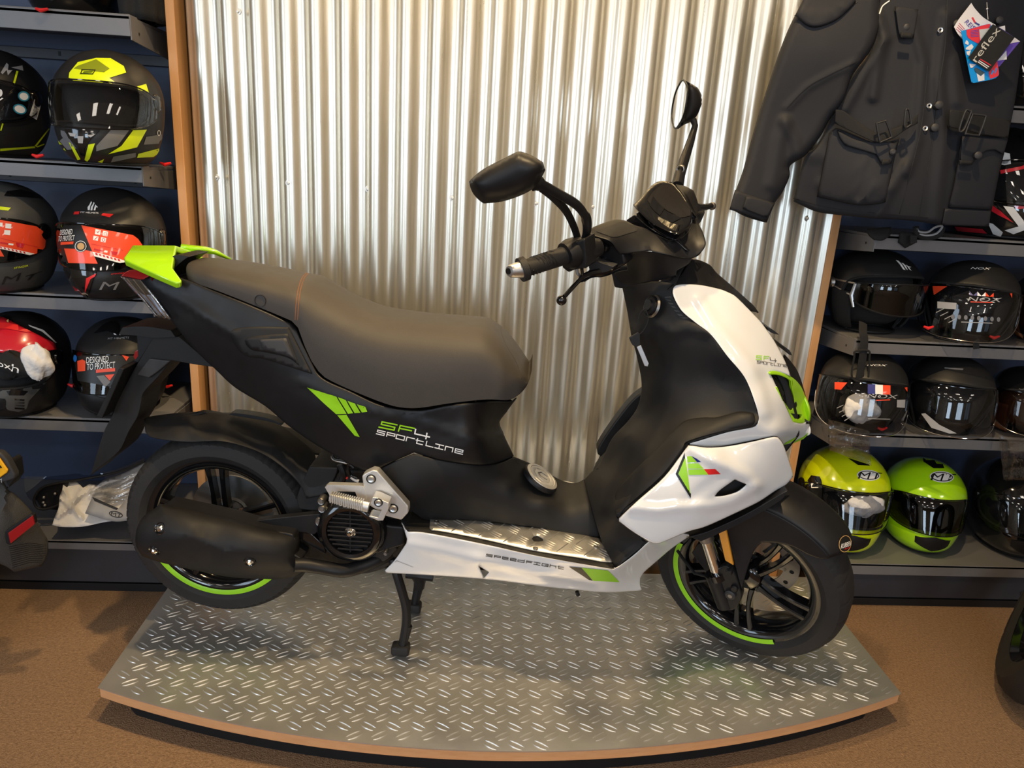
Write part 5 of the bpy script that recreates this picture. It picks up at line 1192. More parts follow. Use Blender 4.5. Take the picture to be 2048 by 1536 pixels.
hd(H, 'barcode', [I2((265+i*7-a*6, 790+i*4+a*22), (268+i*7-a*6, 792+i*4+a*22), (262+i*7-a*6, 810+i*4+a*22), (259+i*7-a*6, 808+i*4+a*22)) for i in range(5) for a in range(4)], MT['decb'], 'b', .003)
redtab(H, 78, 312, 2.02)
# yellow / black helmet
H = helmet('full_face_helmet', 'yellow, grey and black full-face helmet with a clear visor on the second shelf', None, 'full', MT['hblk'], (104, 328, 114, 350), 0, ZL[1], scale=1.10, Y=2.075, vent=False)
hd(H, 'yellow_panel', [I2((500, 600), (530, 600), (535, 560), (600, 480), (740, 448), (850, 450), (950, 510), (968, 560), (840, 600), (880, 630), (830, 660), (620, 632), (505, 640)), I2((1052, 665), (1120, 645), (1150, 745), (1070, 755)), I2((1020, 1000), (1125, 995), (1050, 1130), (830, 1182), (930, 1120)), I2((1060, 1180), (1250, 1130), (1240, 1200), (1050, 1210)), I2((530, 1090), (560, 1110), (620, 1220), (650, 1225), (680, 1110), (730, 1100), (690, 1215), (650, 1262), (610, 1255)), I2((545, 1225), (600, 1260), (700, 1262), (800, 1218), (770, 1275), (640, 1300), (580, 1290)), I2((450, 1080), (480, 1110), (510, 1158), (470, 1135))], MT['yel'], 's')
hd(H, 'dark_yellow_panel', [I2((600, 510), (740, 460), (842, 530), (800, 558), (700, 548), (570, 530))], pmat('olive print', (.22, .27, .01), .4), 's', .0018)
hd(H, 'emblem', [I2(*q) for q in ([(625, 538), (738, 540), (735, 546), (630, 544)], [(615, 572), (715, 576), (712, 570), (620, 566)], [(738, 540), (715, 576), (709, 572), (730, 544)], [(632, 538), (618, 572), (625, 570), (638, 542)], [(645, 552), (715, 553), (714, 557), (644, 556)], [(640, 560), (708, 562), (707, 565), (640, 564)])], MT['decb'], 's', .0022)
hd(H, 'grey_panel', [I2((410, 980), (500, 1010), (560, 1100), (590, 1140), (520, 1150), (440, 1060)), I2((740, 1120), (850, 1000), (990, 1000), (900, 1120), (740, 1160)), I2((870, 1200), (1040, 1172), (1040, 1205), (850, 1245)), I2((1120, 1050), (1240, 1030), (1245, 1100), (1100, 1110))], MT['mgrey'], 's')
hd(H, 'chin_vent', [I2((500, 990), (770, 1000), (690, 1080), (650, 1140), (655, 1200), (620, 1200), (600, 1120), (530, 1060))], MT['gblk'], 's', .002)
hd(H, 'chin_vent', [I2((598, 1045), (645, 1045), (640, 1100), (605, 1098)), I2((530, 1018), (590, 1030), (585, 1050), (545, 1045)), I2((660, 1040), (735, 1030), (700, 1055))], MT['decgrey'], 's', .0026)
hd(H, 'side_badge', [I2(*q) for q in ringpoly(1215, 1020, 12, 22, 0, 4)], MT['decw'], 's', .002)
redtab(H, 333, 328, 2.10)
# ---- third row: helmets with red stickers over the visor ---------------------------
def visor_sticker(H, F, main, strip, blocks, blackp=None):
    if blackp: hd(H, 'visor_film', [F(*blackp)], MT['decb'], 'v', .0012)
    hd(H, 'visor_sticker', [F(*main)], MT['decor'], 'v', .002)
    hd(H, 'sticker_strip', [F(*strip)], MT['decw'], 'v', .0026)
    hd(H, 'sticker_icons', [F(*b) for b in blocks], MT['decw'], 'v', .0026)
H = helmet('full_face_helmet', 'grey full-face helmet with a red visor sticker, cut off by the left edge', None, 'full', MT['hgrey'], (-125, 128, 378, 590), -4, ZL[2], scale=1.08, Y=2.13, visor='darkvisor')
visor_sticker(H, K4, ((-350, 330), (0, 362), (430, 438), (520, 500), (548, 560), (535, 690), (480, 745), (400, 775), (0, 685), (-350, 640)), ((-300, 640), (0, 678), (410, 765), (350, 782), (0, 708), (-300, 670)),
   [((65, 405), (135, 412), (130, 468), (62, 460)), ((52, 482), (125, 488), (118, 545), (48, 538)), ((0, 395), (32, 398), (30, 445), (0, 440)), ((100, 640), (160, 648), (155, 668), (98, 660))], None)
hd(H, 'sticker_print', [K4((0, 578), (470, 690), (470, 694), (0, 582)), K4((0, 625), (98, 640), (95, 655), (0, 642)), K4((185, 635), (282, 650), (265, 698), (200, 680))]+[K4((-5+i*46, 680+i*10), (15+i*46, 684+i*10), (25+i*46, 706+i*10), (5+i*46, 702+i*10)) for i in range(7)], MT['hred'], 'v', .003)
hd(H, 'red_corner', [K4((-150, 700), (0, 715), (48, 800), (-100, 800))], MT['decor'], 'v', .002)
hd(H, 'yellow_dash', [K4((-60, 195), (132, 216), (98, 252), (-60, 235))], MT['yel'], 's')
hd(H, 'side_print', [K4((85, 20), (250, 0), (470, 60), (520, 100), (340, 95), (50, 75))], MT['hglo'], 's', .002)
htext(H, 'lettering', 'STINGER', (165, 955) and K4((165, 952))[0], Vector((170, -32))/6.024, Vector((2, -22))/6.024, MT['yel'])
htext(H, 'lettering', 'M', K4((15, 1138))[0], Vector((200, -50))/6.024, Vector((40, -95))/6.024, MT['hblk'])
htext(H, 'lettering', 'T', K4((238, 1112))[0], Vector((200, -60))/6.024, Vector((70, -80))/6.024, MT['hblk'])
H = helmet('full_face_helmet', 'black full-face helmet with red chin stripes, just left of the lime tail', None, 'full', MT['hblk'], (112, 340, 390, 604), 6, ZL[2], vent=False, visor='darkvisor')
hd(H, 'visor_film', [K4((770, 430), (980, 425), (1180, 885), (860, 880), (690, 850), (700, 640))], MT['decb'], 'v', .0012)
visor_sticker(H, K4, ((985, 428), (1200, 470), (1600, 545), (1660, 590), (1708, 660), (1690, 760), (1560, 870), (1440, 860), (1120, 755)), ((1118, 745), (1300, 790), (1480, 845), (1560, 862), (1440, 880), (1140, 800)),
   [((1155, 475), (1218, 488), (1210, 545), (1148, 535)), ((1245, 495), (1306, 507), (1296, 562), (1238, 550)), ((1132, 552), (1192, 565), (1182, 615), (1126, 604)), ((1222, 570), (1284, 582), (1272, 636), (1216, 624)), ((1265, 728), (1300, 735), (1295, 758), (1250, 750))])
hd(H, 'sticker_print', [K4((1105, 650), (1480, 725), (1480, 729), (1105, 654)), K4((1140, 705), (1245, 730), (1240, 748), (1135, 724)), K4((1335, 735), (1418, 750), (1400, 788), (1350, 775))]+[K4((1150+i*44, 758+i*12), (1176+i*44, 764+i*12), (1184+i*44, 790+i*12), (1158+i*44, 783+i*12)) for i in range(7)]+[K4((1168, 505), (1176, 500), (1182, 515), (1200, 490), (1205, 495), (1182, 525)), K4((1140, 600), (1178, 565), (1182, 570), (1146, 604))], MT['hred'], 'v', .003)
hd(H, 'sticker_print', [K4(*q) for q in ringpoly(1250, 603, 20, 20, 0, 6)], MT['hred'], 'v', .003)
htext(H, 'sticker_lettering', 'CE', K4((1252, 548))[0], Vector((40, 6))/6.024, Vector((4, -36))/6.024, MT['hred'], 'v', .003)
hd(H, 'red_panel', [K4((782, 705), (960, 712), (1110, 740), (1180, 888), (1010, 885), (832, 880))], MT['decor'], 'v', .002)
hd(H, 'round_seal', [K4(*ellipse(980, 680, 72, 70))], MT['decb'], 'v', .0026); hd(H, 'round_seal', [K4(*ellipse(982, 680, 42, 42))], gold, 'v', .003); hd(H, 'round_seal', [K4(*q) for q in ringpoly(980, 680, 68, 66, 0, 6)], MT['decw'], 'v', .003)
htext(H, 'sticker_lettering', 'DESIGNED', K4((735, 545))[0], Vector((145, -8))/6.024, Vector((8, -62))/6.024, MT['decw'], 'v', .003)
htext(H, 'sticker_lettering', 'TO PROTECT', K4((712, 622))[0], Vector((190, -14))/6.024, Vector((10, -62))/6.024, MT['decw'], 'v', .003)
hd(H, 'red_bar', [K4((745, 628), (898, 622), (892, 655), (742, 662))], MT['decor'], 'v', .0026)
hd(H, 'red_mark', [K4((900, 265), (965, 260), (952, 295), (890, 298)), K4((1240, 282), (1370, 295), (1322, 332), (1222, 308))], MT['decr'], 's')
hd(H, 'emblem', [K4((1100, 140), (1112, 150), (1090, 200), (1082, 248), (1060, 245), (1058, 210), (1080, 180)), K4((1130, 150), (1142, 160), (1122, 210), (1114, 250), (1092, 248), (1100, 205), (1118, 180)), K4((1150, 178), (1182, 212), (1160, 212), (1150, 250), (1130, 248), (1140, 210))], MT['decw'], 's')
htext(H, 'lettering', 'MT HELMETS', K4((975, 280))[0], Vector((212, 12))/6.024, Vector((2, -18))/6.024, MT['decw'])
hd(H, 'chin_guard', [K4((705, 920), (950, 935), (1200, 915), (1130, 1060), (1060, 1290), (900, 1310), (850, 1250), (790, 1060))], MT['hglo'], 's', .0035)
hd(H, 'chin_stripe', [K4((712, 960), (775, 1040), (842, 1190), (838, 1212), (800, 1160)), K4((1168, 1005), (1050, 1060), (1035, 1200), (1035, 1235), (1075, 1130), (1100, 1070), (1150, 1040))], MT['decr'], 's', .0045)
htext(H, 'lettering', 'STINGER', K4((1340, 1022))[0], Vector((160, -15))/6.024, Vector((4, -18))/6.024, MT['decr'])
htext(H, 'lettering', 'M', K4((1195, 1200))[0], Vector((195, 0))/6.024, Vector((50, -95))/6.024, MT['mgrey'])
# ---- fourth row ------------------------------------------------------------
H = helmet('full_face_helmet', 'red and black helmet with its visor raised and bags inside, low on the left', None, 'full', MT['hblk'], (-75, 145, 626, 838), -2, ZL[3], scale=1.05, Y=2.10, vis=False)
cv = MB(); S_ = H['surf']; g = []
for i in range(33):
    az = radians(-76+152*i/32); u = abs(i-16)/16
    g.append([S_(az, .055+(.072-.055*u*u)*j/8-.012*u, .012) for j in range(9)])
vz = MB().grid(g); V_ = hadd(H, 'raised_visor', vz, MT['hred'], ang=80, solid=.002); BV[H['k']+'v'] = (list(vz.v), list(vz.f), H['T'].inverted()); H['parts']['visor'] = V_
hd(H, 'gold_badge', [J2(*ellipse(105, 398, 52, 18, 3))], gold, 'v', .003); hd(H, 'red_band', [J2((-40, 405), (50, 410), (230, 440), (270, 470), (200, 480), (60, 455), (-40, 455))], MT['decr'], 'v', .003)
hd(H, 'white_trim', [J2((215, 425), (330, 465), (430, 560), (420, 562), (320, 478), (230, 440))], MT['decw'], 'b', .003)
bag = MB()
def blob(c, r, seed, n=26):
    rn = random.Random(seed); ph = [rn.uniform(0, 6.28) for _ in range(6)]; mb = MB(); rows = []
    for i in range(n+1):
        a = -pi/2+pi*i/n; rw = []
        for k in range(2*n):
            t = pi*k/n; f = 1+.10*sin(3*t+ph[0]+2*a)+.07*sin(5*a+ph[1]+t*2)+.05*sin(6*t+3*a+ph[2])+.015*sin(11*t-6*a+ph[3])
            rw.append(Vector(c)+Vector((cos(a)*cos(t)*r[0]*f, cos(a)*sin(t)*r[1]*f, sin(a)*r[2]*f)))
        rows.append(rw)
    return mb.grid(rows, closeu=True)
def inside_blob(H, px, py, Yd, r, seed, mat, name, label=None):
    p = atY(px, py, Yd); T = Matrix.Translation(p)
    mb = blob((0, 0, 0), r, seed); mb.xf(Matrix.Translation(H['T'].inverted() @ p)); return mb.build(name, mat, H['t'], ang=50)
inside_blob(H, 75, 724, 1.972, (.036, .03, .045), 3, MT['cloth'], 'padding_bag')
bk = inside_blob(H, 22, 730, 1.965, (.052, .03, .036), 5, MT['foam'], 'padding')
BV['pad'] = ([tuple(v.co) for v in bk.data.vertices], [tuple(p.vertices) for p in bk.data.polygons], H['T'].inverted())
for s, o, bx, hy in (('px', J2((-10, 752))[0], (26, 8), (-2, -12)), ('h', J2((85, 775))[0], (15, 4), (2, -14))):
    d = decal('lettering', None, 'pad', MT['decw'], H['parts']['shell'], Mi=H['T'].inverted(), off=.001, tris=texttris(s, o, bx, hy))
hd(H, 'chin_vent', [J2((0, 880), (180, 900), (350, 860), (220, 1000), (200, 1060), (140, 1085), (60, 1070), (0, 1000))], MT['hgrey'], 's', .003)
hd(H, 'chin_slot', [J2((110, 985+i*22), (185, 990+i*22), (180, 1000+i*22), (112, 995+i*22)) for i in range(4)]+[J2((30, 900), (210, 930), (180, 960), (70, 960))], MT['gblk'], 's', .004)
H = helmet('full_face_helmet', 'black helmet with DESIGNED TO PROTECT on its visor, behind the scooter plate hanger', None, 'full', MT['hblk'], (143, 345, 645, 836), -6, ZL[3], scale=1.0, Y=2.12, visor='darkvisor')
hd(H, 'visor_film', [J2((560, 620), (900, 605), (1160, 640), (1180, 900), (900, 905), (600, 850))], MT['decb'], 'v', .0012)
htext(H, 'sticker_lettering', 'DESIGNED', J2((668, 718))[0], Vector((168, -12))/3.84, Vector((2, -46))/3.84, MT['decw'], 'v', .003)
htext(H, 'sticker_lettering', 'TO PROTECT', J2((672, 770))[0], Vector((212, -18))/3.84, Vector((2, -48))/3.84, MT['decw'], 'v', .003)
hd(H, 'red_square', [J2((602, 700), (640, 688), (662, 700), (662, 775), (605, 780)), J2((742, 765), (886, 752), (885, 778), (742, 790)), J2((905, 612), (1080, 608), (1010, 640), (970, 698)), J2((808, 806), (880, 800), (845, 850))], MT['decor'], 'v', .003)
hd(H, 'blue_dot', [J2(*ellipse(585, 680, 13, 26))], pmat('blue sticker', (.02, .18, .6), .4), 'v', .003)
hd(H, 'grey_corner', [J2((745, 815), (800, 808), (850, 860), (810, 900))], MT['mgrey'], 'v', .002)
hd(H, 'emblem', [J2((862, 448), (876, 450), (890, 490), (895, 502), (876, 498)), J2((890, 448), (905, 450), (920, 490), (925, 502), (905, 498))], MT['decw'], 's')
htext(H, 'lettering', 'MT HELMETS', J2((830, 536))[0], Vector((160, -8))/3.84, Vector((2, -14))/3.84, MT['decgrey'])
redtab(H, 148, 770, 2.06); redtab(H, 337, 772, 2.2)
# ---- top shelf left --------------------------------------------------------
H = helmet('full_face_helmet', 'dark helmet on the top left shelf, only its underside in view', None, 'full', MT['hglo'], (25, 260, -200, 24), 4, ZL[0], scale=1.08, Y=2.09)
redtab(H, 86, 20, 1.99)
# ---- right: row of open-face helmets ----------------------------------------------
zr1, zr2, zr3, zrb = ZR
H = helmet('open_face_helmet', 'black open-face helmet with silver hinges and a strap hanging over the shelf lip', None, 'jet', MT['hblk'], (1650, 1848, 503, 668), 8, zr2, scale=.97, Y=2.10, vis=False)
S_ = H['surf']; g = []
for i in range(41):
    az = radians(-62+124*i/40); u = abs(i-20)/20; r = []
    for j in range(11):
        t = j/10; zl = -.062+.040*u**2; zu = .045-.012*u**2; z = zl+(zu-zl)*t; p = S_(az, max(z, .0)+min(z, 0)*.3, .020*(1-u*u)+.006); r.append(Vector((p.x, p.y, z)))
    g.append(r)
vz = MB().grid(g); rim = [r[-1] for r in g]+[g[-1][j] for j in range(9, 0, -1)]+[r[0] for r in g[::-1]]+[g[0][j] for j in range(1, 10)]
vz.keepn = True; V_ = hadd(H, 'visor', vz, MT['darkvisor'], weld=False, ang=80)
hadd(H, 'visor_frame', MB().tube(rim+[rim[0]], .003, 6), MT['blk']); 
for s in (-1, 1):
    p = S_(s*radians(98), .018, .004); q = S_(s*radians(60), .030, .008); q2 = S_(s*radians(62), -.010, .008)
    hadd(H, 'hinge_arm', MB().tube([p+Vector((0, 0, .012)), q], .0035, 8), MT['silver']); hadd(H, 'hinge_arm', MB().tube([p-Vector((0, 0, .008)), q2], .0035, 8), MT['silver']); hadd(H, 'hinge_plate', MB().tube([q, q2, S_(s*radians(56), -.045, .014)], [.005, .006, .004], 8), MT['silver'])
    hadd(H, 'hinge_disc', MB().lathe([(0, .008), (.006, .008), (.007, .010), (.015, .010), (.018, .007), (.020, 0)], p, (s, .1, 0), 24), MT['steel'])
    ear = MB(); ear.grid([[S_(s*radians(62+36*i/8), .0-.125*j/8, .003+.004*sin(pi*i/8)) for j in range(9)] for i in range(9)]); hadd(H, 'ear_flap', ear, MT['foam'], ang=80, solid=.006)
hd(H, 'emblem', [R3((732, 412), (760, 420), (790, 450), (815, 490), (832, 515), (808, 508), (775, 460)), R3((790, 440), (812, 448), (835, 470), (855, 516), (838, 505), (815, 470)), R3((835, 458), (858, 475), (890, 485), (868, 488), (893, 522), (868, 506))], MT['decw'], 's')
strap(H, [atY(*R3(q)[0], y) for q, y in (((400, 1050), 2.02), ((400, 1150), 1.985), ((412, 1215), 1.978), ((410, 1300), 1.975), ((395, 1420), 1.975), ((375, 1540), 1.975), ((365, 1640), 1.975), ((330, 1720), 1.985))], 'chin_strap', 'foam', .0125)
mb = MB().tube(cr([H['T'].inverted() @ atY(*R3(q)[0], 1.972) for q in ((322, 1345), (455, 1340), (465, 1420), (440, 1640), (290, 1620), (310, 1400))], 4, True), .003, 6, cap=False); mb.build('strap_pad', MT['foam'], H['t'])
redtab(H, *R3((1075, 1100))[0], 1.99)
def clear_bag(name, label, cat, quad, Y, seed, sm='bag', folds=3, amp=.006, parent=None, group=None):
    # a limp plastic bag: a wrinkled closed sheet
    P = [atY(x, y, Y) for x, y in quad]; c = sum(P, Vector())/4; nu, nv = 18, 18; rn = random.Random(seed); ph = [rn.uniform(0, 6) for _ in range(6)]
    def pt(u, v, s):
        p = P[0]*(1-u)*(1-v)+P[1]*u*(1-v)+P[2]*u*v+P[3]*(1-u)*v
        e = (4*u*(1-u))*(4*v*(1-v)); w = amp*sin(folds*pi*u+ph[0]+3*v)+amp*.6*sin(folds*2.3*pi*v+ph[1]+4*u)
        return p+Vector((0, w+s*(.004+.010*e), 0))-c
    a = MB().grid([[pt(i/nu, j/nv, -1) for i in range(nu+1)] for j in range(nv+1)]); a.grid([[pt(i/nu, j/nv, 1) for i in range(nu+1)] for j in range(nv+1)])
    a.keepn = True
    t = tag(a.build(name, MT[sm], None, ang=70, weld=False), label, cat, group) if parent is None else a.build(name, MT[sm], parent, ang=70, weld=False)
    t.location = c if parent is None else c-parent.matrix_world.translation
    return t
def jet(label, bbox, yaw, zs, scale, Y, visor='visor', lining='foam', shellm='hblk', name='open_face_helmet'):
    return helmet(name, label, None, 'jet', MT[shellm], bbox, yaw, zs, scale=scale, Y=Y, visor=visor, lining=lining)
H = jet('black open-face helmet with a flag sticker on its clear visor, beside the silver-hinged one', (1860, 2028, 498, 690), -36, zr2, .98, 2.095)
def flag(H, F, x, y, w, h, sk):
    for i, m in enumerate(('decblu', 'decw', 'decor')): hd(H, 'flag_sticker', [F((x+w*i, y+sk*i), (x+w*(i+1), y+sk*(i+1)), (x+w*(i+1), y+h+sk*(i+1)), (x+w*i, y+h+sk*i))], MT[m], 'v', .002)
flag(H, R3, 1488, 690, 82, 82, 6)
htext(H, 'brand_print', 'NOX', R3((1470, 832))[0], Vector((330, 10))/5.12, Vector((20, -42))/5.12, MT['decgrey'], 'v', .002)
hd(H, 'visor_print', [R3((1405, 1040), (1720, 1052), (1720, 1060), (1405, 1048))]+[R3((1150+i*42, 945+i*34), (1230+i*42, 905+i*34), (1234+i*42, 910+i*34), (1154+i*42, 952+i*34)) for i in range(4)]+[R3((1165, 835), (1360, 850), (1355, 915), (1165, 905))], MT['decgrey'], 'v', .002)
hd(H, 'visor_print', [R3(*ellipse(1320+i*66, 990+i*4, 18, 24)) for i in range(8)], MT['mgrey'], 'v', .002)
hd(H, 'red_print', [R3((1115, 680), (1265, 682), (1130, 770)), R3((1880, 712), (1920, 705), (1918, 800)), R3((1500, 835), (1720, 842), (1720, 850), (1500, 843))], MT['decor'], 'v', .002)
htext(H, 'brand_print', 'NOX', R3((1500, 508))[0], Vector((190, 6))/5.12, Vector((20, -20))/5.12, MT['decw'], 's', .002)
redtab(H, *R3((1750, 1200))[0], 1.985); strap(H, [atY(*R3(q)[0], y) for q, y in (((1600, 1235), 1.99), ((1560, 1260), 1.98), ((1560, 1320), 1.978))], 'chin_strap', 'foam', .008)
H = jet('black open-face helmet with brown ear flaps at the right edge of the picture', (2018, 2200, 540, 690), -25, zr2, .96, 2.10, 'darkvisor', 'leather')
hadd(H, 'ear_flap', MB().grid([[H['surf'](radians(-60-30*i/8), -.02-.118*j/8, .006) for j in range(9)] for i in range(9)]), MT['leather'], solid=.006, ang=80)
# third right row
H = jet('black open-face helmet with a white bag behind its clear flagged visor', (1636, 1816, 700, 868), -22, zr3, .98, 2.10)
flag(H, R5, 478, 446, 75, 92, 4)
htext(H, 'brand_print', 'NOX', R5((470, 262))[0], Vector((185, 6))/5.02, Vector((20, -16))/5.02, MT['decw'], 's', .002)
htext(H, 'brand_print', 'NOX', R5((470, 580))[0], Vector((290, 10))/5.02, Vector((20, -38))/5.02, MT['decgrey'], 'v', .002)
hd(H, 'red_print', [R5((150, 425), (275, 430), (215, 500), (150, 495)), R5((815, 440), (870, 430), (870, 520)), R5((560, 600), (700, 595), (700, 605), (560, 610))], MT['decor'], 'v', .002)
hd(H, 'visor_print', [R5((480, 785), (700, 790), (700, 797), (480, 792))]+[R5((170+i*25, 680+i*42), (235+i*20, 650+i*42), (238+i*20, 655+i*42), (174+i*25, 687+i*42)) for i in range(4)]+[R5((768, 600), (850, 598), (845, 680), (765, 675))], MT['decgrey'], 'v', .002)
inside_blob(H, *R5((410, 690))[0], 1.965, (.052, .03, .040), 11, MT['cloth'], 'padding_bag')
redtab(H, *R5((630, 890))[0], 1.99)
H = jet('plain black open-face helmet with a long clear visor, in the middle of the third shelf', (1812, 1988, 704, 872), -22, zr3, .98, 2.10)
hd(H, 'name_print', [R5((1250, 275), (1440, 290), (1430, 305), (1250, 290))], MT['mgrey'], 's')
hd(H, 'film_edge', [R5((1020, 740), (1060, 735), (1200, 850), (1370, 935), (1300, 938), (1120, 880))], MT['decgrey'], 'v', .002)
H = jet('black open-face helmet with brown leather lining, cut by the right edge', (1968, 2140, 738, 872), -12, zr3, .96, 2.10, 'darkvisor', 'leather', 'hglo')
hadd(H, 'ear_flap', MB().grid([[H['surf'](radians(-48-34*i/8), -.01-.128*j/8, .008) for j in range(9)] for i in range(9)]), MT['leather'], solid=.006, ang=80)
# ---- fluorescent helmets on the base shelf ---------------------------------------------
def mtlogo(H, cx, cy, F, sc):
    hd(H, 'logo_oval', [F(*ellipse(cx, cy, 88*sc, 41*sc, 4))], MT['decw'], 's', .0015); hd(H, 'logo_oval', [F(*ellipse(cx, cy, 80*sc, 34*sc, 4))], MT['decb'], 's', .002)
    hd(H, 'logo_oval', [F(*ellipse(cx, cy, 72*sc, 28*sc, 4))], MT['decw'], 's', .0025)
    P = F((cx-82*sc, cy+26*sc))[0]; k = 3.84
    htext(H, 'lettering', 'MT', P, Vector((166*sc, 6*sc))/k, Vector((18*sc, -50*sc))/k, MT['decb'], 's', .003)
H = helmet('full_face_helmet', 'fluorescent yellow full-face helmet on the base shelf, just behind the front mudguard', None, 'full', MT['hfy'], (1590, 1784, 896, 1108), -12, zrb, crown=False)
mtlogo(H, 340, 503, M2_, 1)
inside_blob(H, *M2_((310, 735))[0], 2.018, (.064, .018, .034), 21, MT['cloth'], 'padding_bag')
hd(H, 'crown_panel', [M2_((180, 370), (340, 420), (350, 430), (260, 425))], MT['gblk'], 's', .002)
hd(H, 'side_plate', [Z(1580, 700, 2.953, ((110, 770), (130, 742), (180, 750), (192, 790), (192, 900), (150, 860), (120, 815)))], MT['gblk'], 'b', .004, smooth=True)
hd(H, 'side_plate', [Z(1580, 700, 2.953, ((130, 790), (170, 785), (172, 815), (132, 815)))], MT['decw'], 'b', .005)
H = helmet('full_face_helmet', 'fluorescent lime green full-face helmet with a dark visor on the base shelf', None, 'full', MT['hfg'], (1764, 1930, 904, 1108), -14, zrb, crown=False, visor='darkvisor')
mtlogo(H, 903, 515, M2_, 1.05)
hd(H, 'crown_panel', [M2_((755, 340), (790, 335), (900, 390), (922, 450), (840, 450), (765, 400))], MT['gblk'], 's', .002)
hd(H, 'red_mark', [M2_((500, 570), (515, 570), (518, 600), (505, 598))], MT['decr'], 's', .002)
H = helmet('full_face_helmet', 'gloss black full-face helmet on the base shelf at the right edge of the picture', None, 'full', MT['hglo'], (1924, 2140, 930, 1118), -14, zrb, scale=1.05, Y=2.04, visor='visor')
# ---- motocross helmets on the upper right shelf -----------------------------------------
H = helmet('motocross_helmet', 'black, white and red helmet on the upper right shelf, beside the jacket hem', None, 'full', MT['hglo'], (1890, 2120, 238, 470), 10, zr1, scale=1.12, ymin=2.13, Y=2.10)
N9 = lambda *p: Z(1900, 130, 3.939, p)
hd(H, 'red_stripe', [N9((395, 830), (560, 800), (583, 790), (583, 820), (400, 858)), N9((40, 1270), (260, 1290), (295, 1325), (60, 1305)), N9((335, 1105), (400, 1150), (500, 1240), (380, 1180), (330, 1150)), N9((500, 1110), (583, 1110), (583, 1130), (530, 1135))], MT['hred'], 'b', .002)
hd(H, 'white_flash', [N9((420, 1110), (500, 1120), (583, 1230), (583, 1300), (500, 1330), (430, 1300), (540, 1270)), N9((300, 1240), (340, 1250), (470, 1360), (430, 1360), (340, 1330)), N9((425, 690), (470, 700), (480, 780), (430, 790), (405, 785))], MT['decw'], 'b', .0015)
H = helmet('motocross_helmet', 'dark helmet behind the jacket shoulder at the top right', None, 'full', MT['hglo'], (1930, 2140, 20, 236), 0, ZR0, scale=1.0, ymin=2.14, Y=2.12)
# ================================================================== JACKET, BAGS, OTHER BIKES
MT['jkt'] = pmat('black textile jacket', (.014, .015, .020), .72, col2=(.021, .022, .028), nscale=12, bump=.5, bscale=900, dist=.0006)
MT['web'] = pmat('black webbing', (.012, .012, .013), .75, bump=.5, bscale=1200)
# upper right shelf (hidden behind the jacket) that carries the top helmets
def jdepth(ctrl): return ctrl
YJ = 1.93
JM = Matrix.Translation((atY(1780, 100, YJ).x, YJ, 1.25)); JMI = JM.inverted()
JK = thing('jacket', 'black textile motorcycle jacket with belt buckles hanging in front of the right shelves', 'jacket', JM)
jy = [(x, y, d) for x, y, d in (
 (1590, 0, .0), (1480, 420, .02), (1620, 430, .03), (1960, 440, .0), (2048, 100, .02), (1800, 200, -.035), (1900, 300, -.04), (1700, 250, -.01), (1750, 380, -.045), (1950, 200, -.04), (1560, 250, .02), (1800, 0, -.03), (1950, 0, -.04), (1650, 100, -.02), (2060, 0, .0), (2000, 350, -.02))]
def jshell(name, outline, ctrl, mat, parent, **k):
    return shell(name, outline, ctrl, mat, parent, mirror=False, Mi=JMI, **k)
folds = [(ZJ((1010, 100), (1060, 240), (1010, 420), (980, 620)), 0.0096, 18), (ZJ((800, 700), (900, 520), (1050, 250)), 0.0080, 16), (ZJ((1230, 120), (1300, 400), (1260, 900), (1200, 1100)), 0.0080, 18), (ZJ((1450, 100), (1400, 500), (1430, 900), (1380, 1400)), 0.0096, 20), (ZJ((560, 980), (700, 1000), (1000, 1180)), 0.0048, 28), (ZJ((1190, 1060), (1080, 1240), (1000, 1400)), 0.0080, 18), (ZJ((650, 1180), (900, 1150), (1080, 1200)), 0.0048, 20), (ZJ((1500, 400), (1520, 650)), 0.0064, 20), (ZJ((1700, 1000), (1640, 1250)), 0.0048, 24)]
BODY = jshell('jacket_body', ZJ((870, -60), (1000, 60), (960, 320), (850, 480), (700, 750), (660, 860), (600, 950), (540, 1010), (470, 1290), (600, 1350), (700, 1370), (850, 1385), (1000, 1400), (1200, 1410), (1420, 1440), (1560, 1445), (1720, 1450), (1740, 1300), (1790, 1100), (1820, 980), (1845, 870), (1890, 640), (1925, 400), (1960, 200), (2020, 60), (2060, -60)),
  jy, MT['jkt'], JK, thick=.006, rnd=(9, .012), ridges=folds, key='jb', step=6, corner=60)
SLV = jshell('sleeve', ZJ((560, -60), (500, 60), (440, 180), (380, 330), (330, 480), (270, 660), (210, 860), (150, 1080), (100, 1220), (60, 1340), (150, 1370), (300, 1425), (345, 1310), (400, 1230), (445, 1130), (450, 1060), (540, 1000), (600, 930), (650, 860), (700, 770), (790, 640), (850, 480), (960, 330), (1015, 190), (1020, 80), (1030, -60)),
  [(a, b, d-.030) for a, b, d in jy], MT['jkt'], JK, thick=.006, rnd=(16, .030), ridges=[(ZJ((430, 690), (560, 560), (700, 480), (880, 400)), .004, 14), (ZJ((420, 780), (380, 900), (350, 1100), (330, 1180)), .008, 22), (ZJ((420, 780), (480, 900), (500, 1000)), .008, 20), (ZJ((860, 480), (760, 700)), .006, 18)], key='js', step=6, corner=60)
jshell('sleeve_inside', ZJ((65, 1335), (150, 1362), (305, 1425), (270, 1420), (160, 1385)), [(1480, 430, -.004)], MT['skirt'], SLV, thick=.002, rnd=None)
jshell('cuff', ZJ((95, 1215), (60, 1342), (150, 1368), (300, 1420), (352, 1300), (240, 1265)), [(1470, 400, -.018), (1540, 420, -.018), (1500, 380, -.018)], MT['jkt'], SLV, thick=.006, rnd=(6, .006), key='cuff')
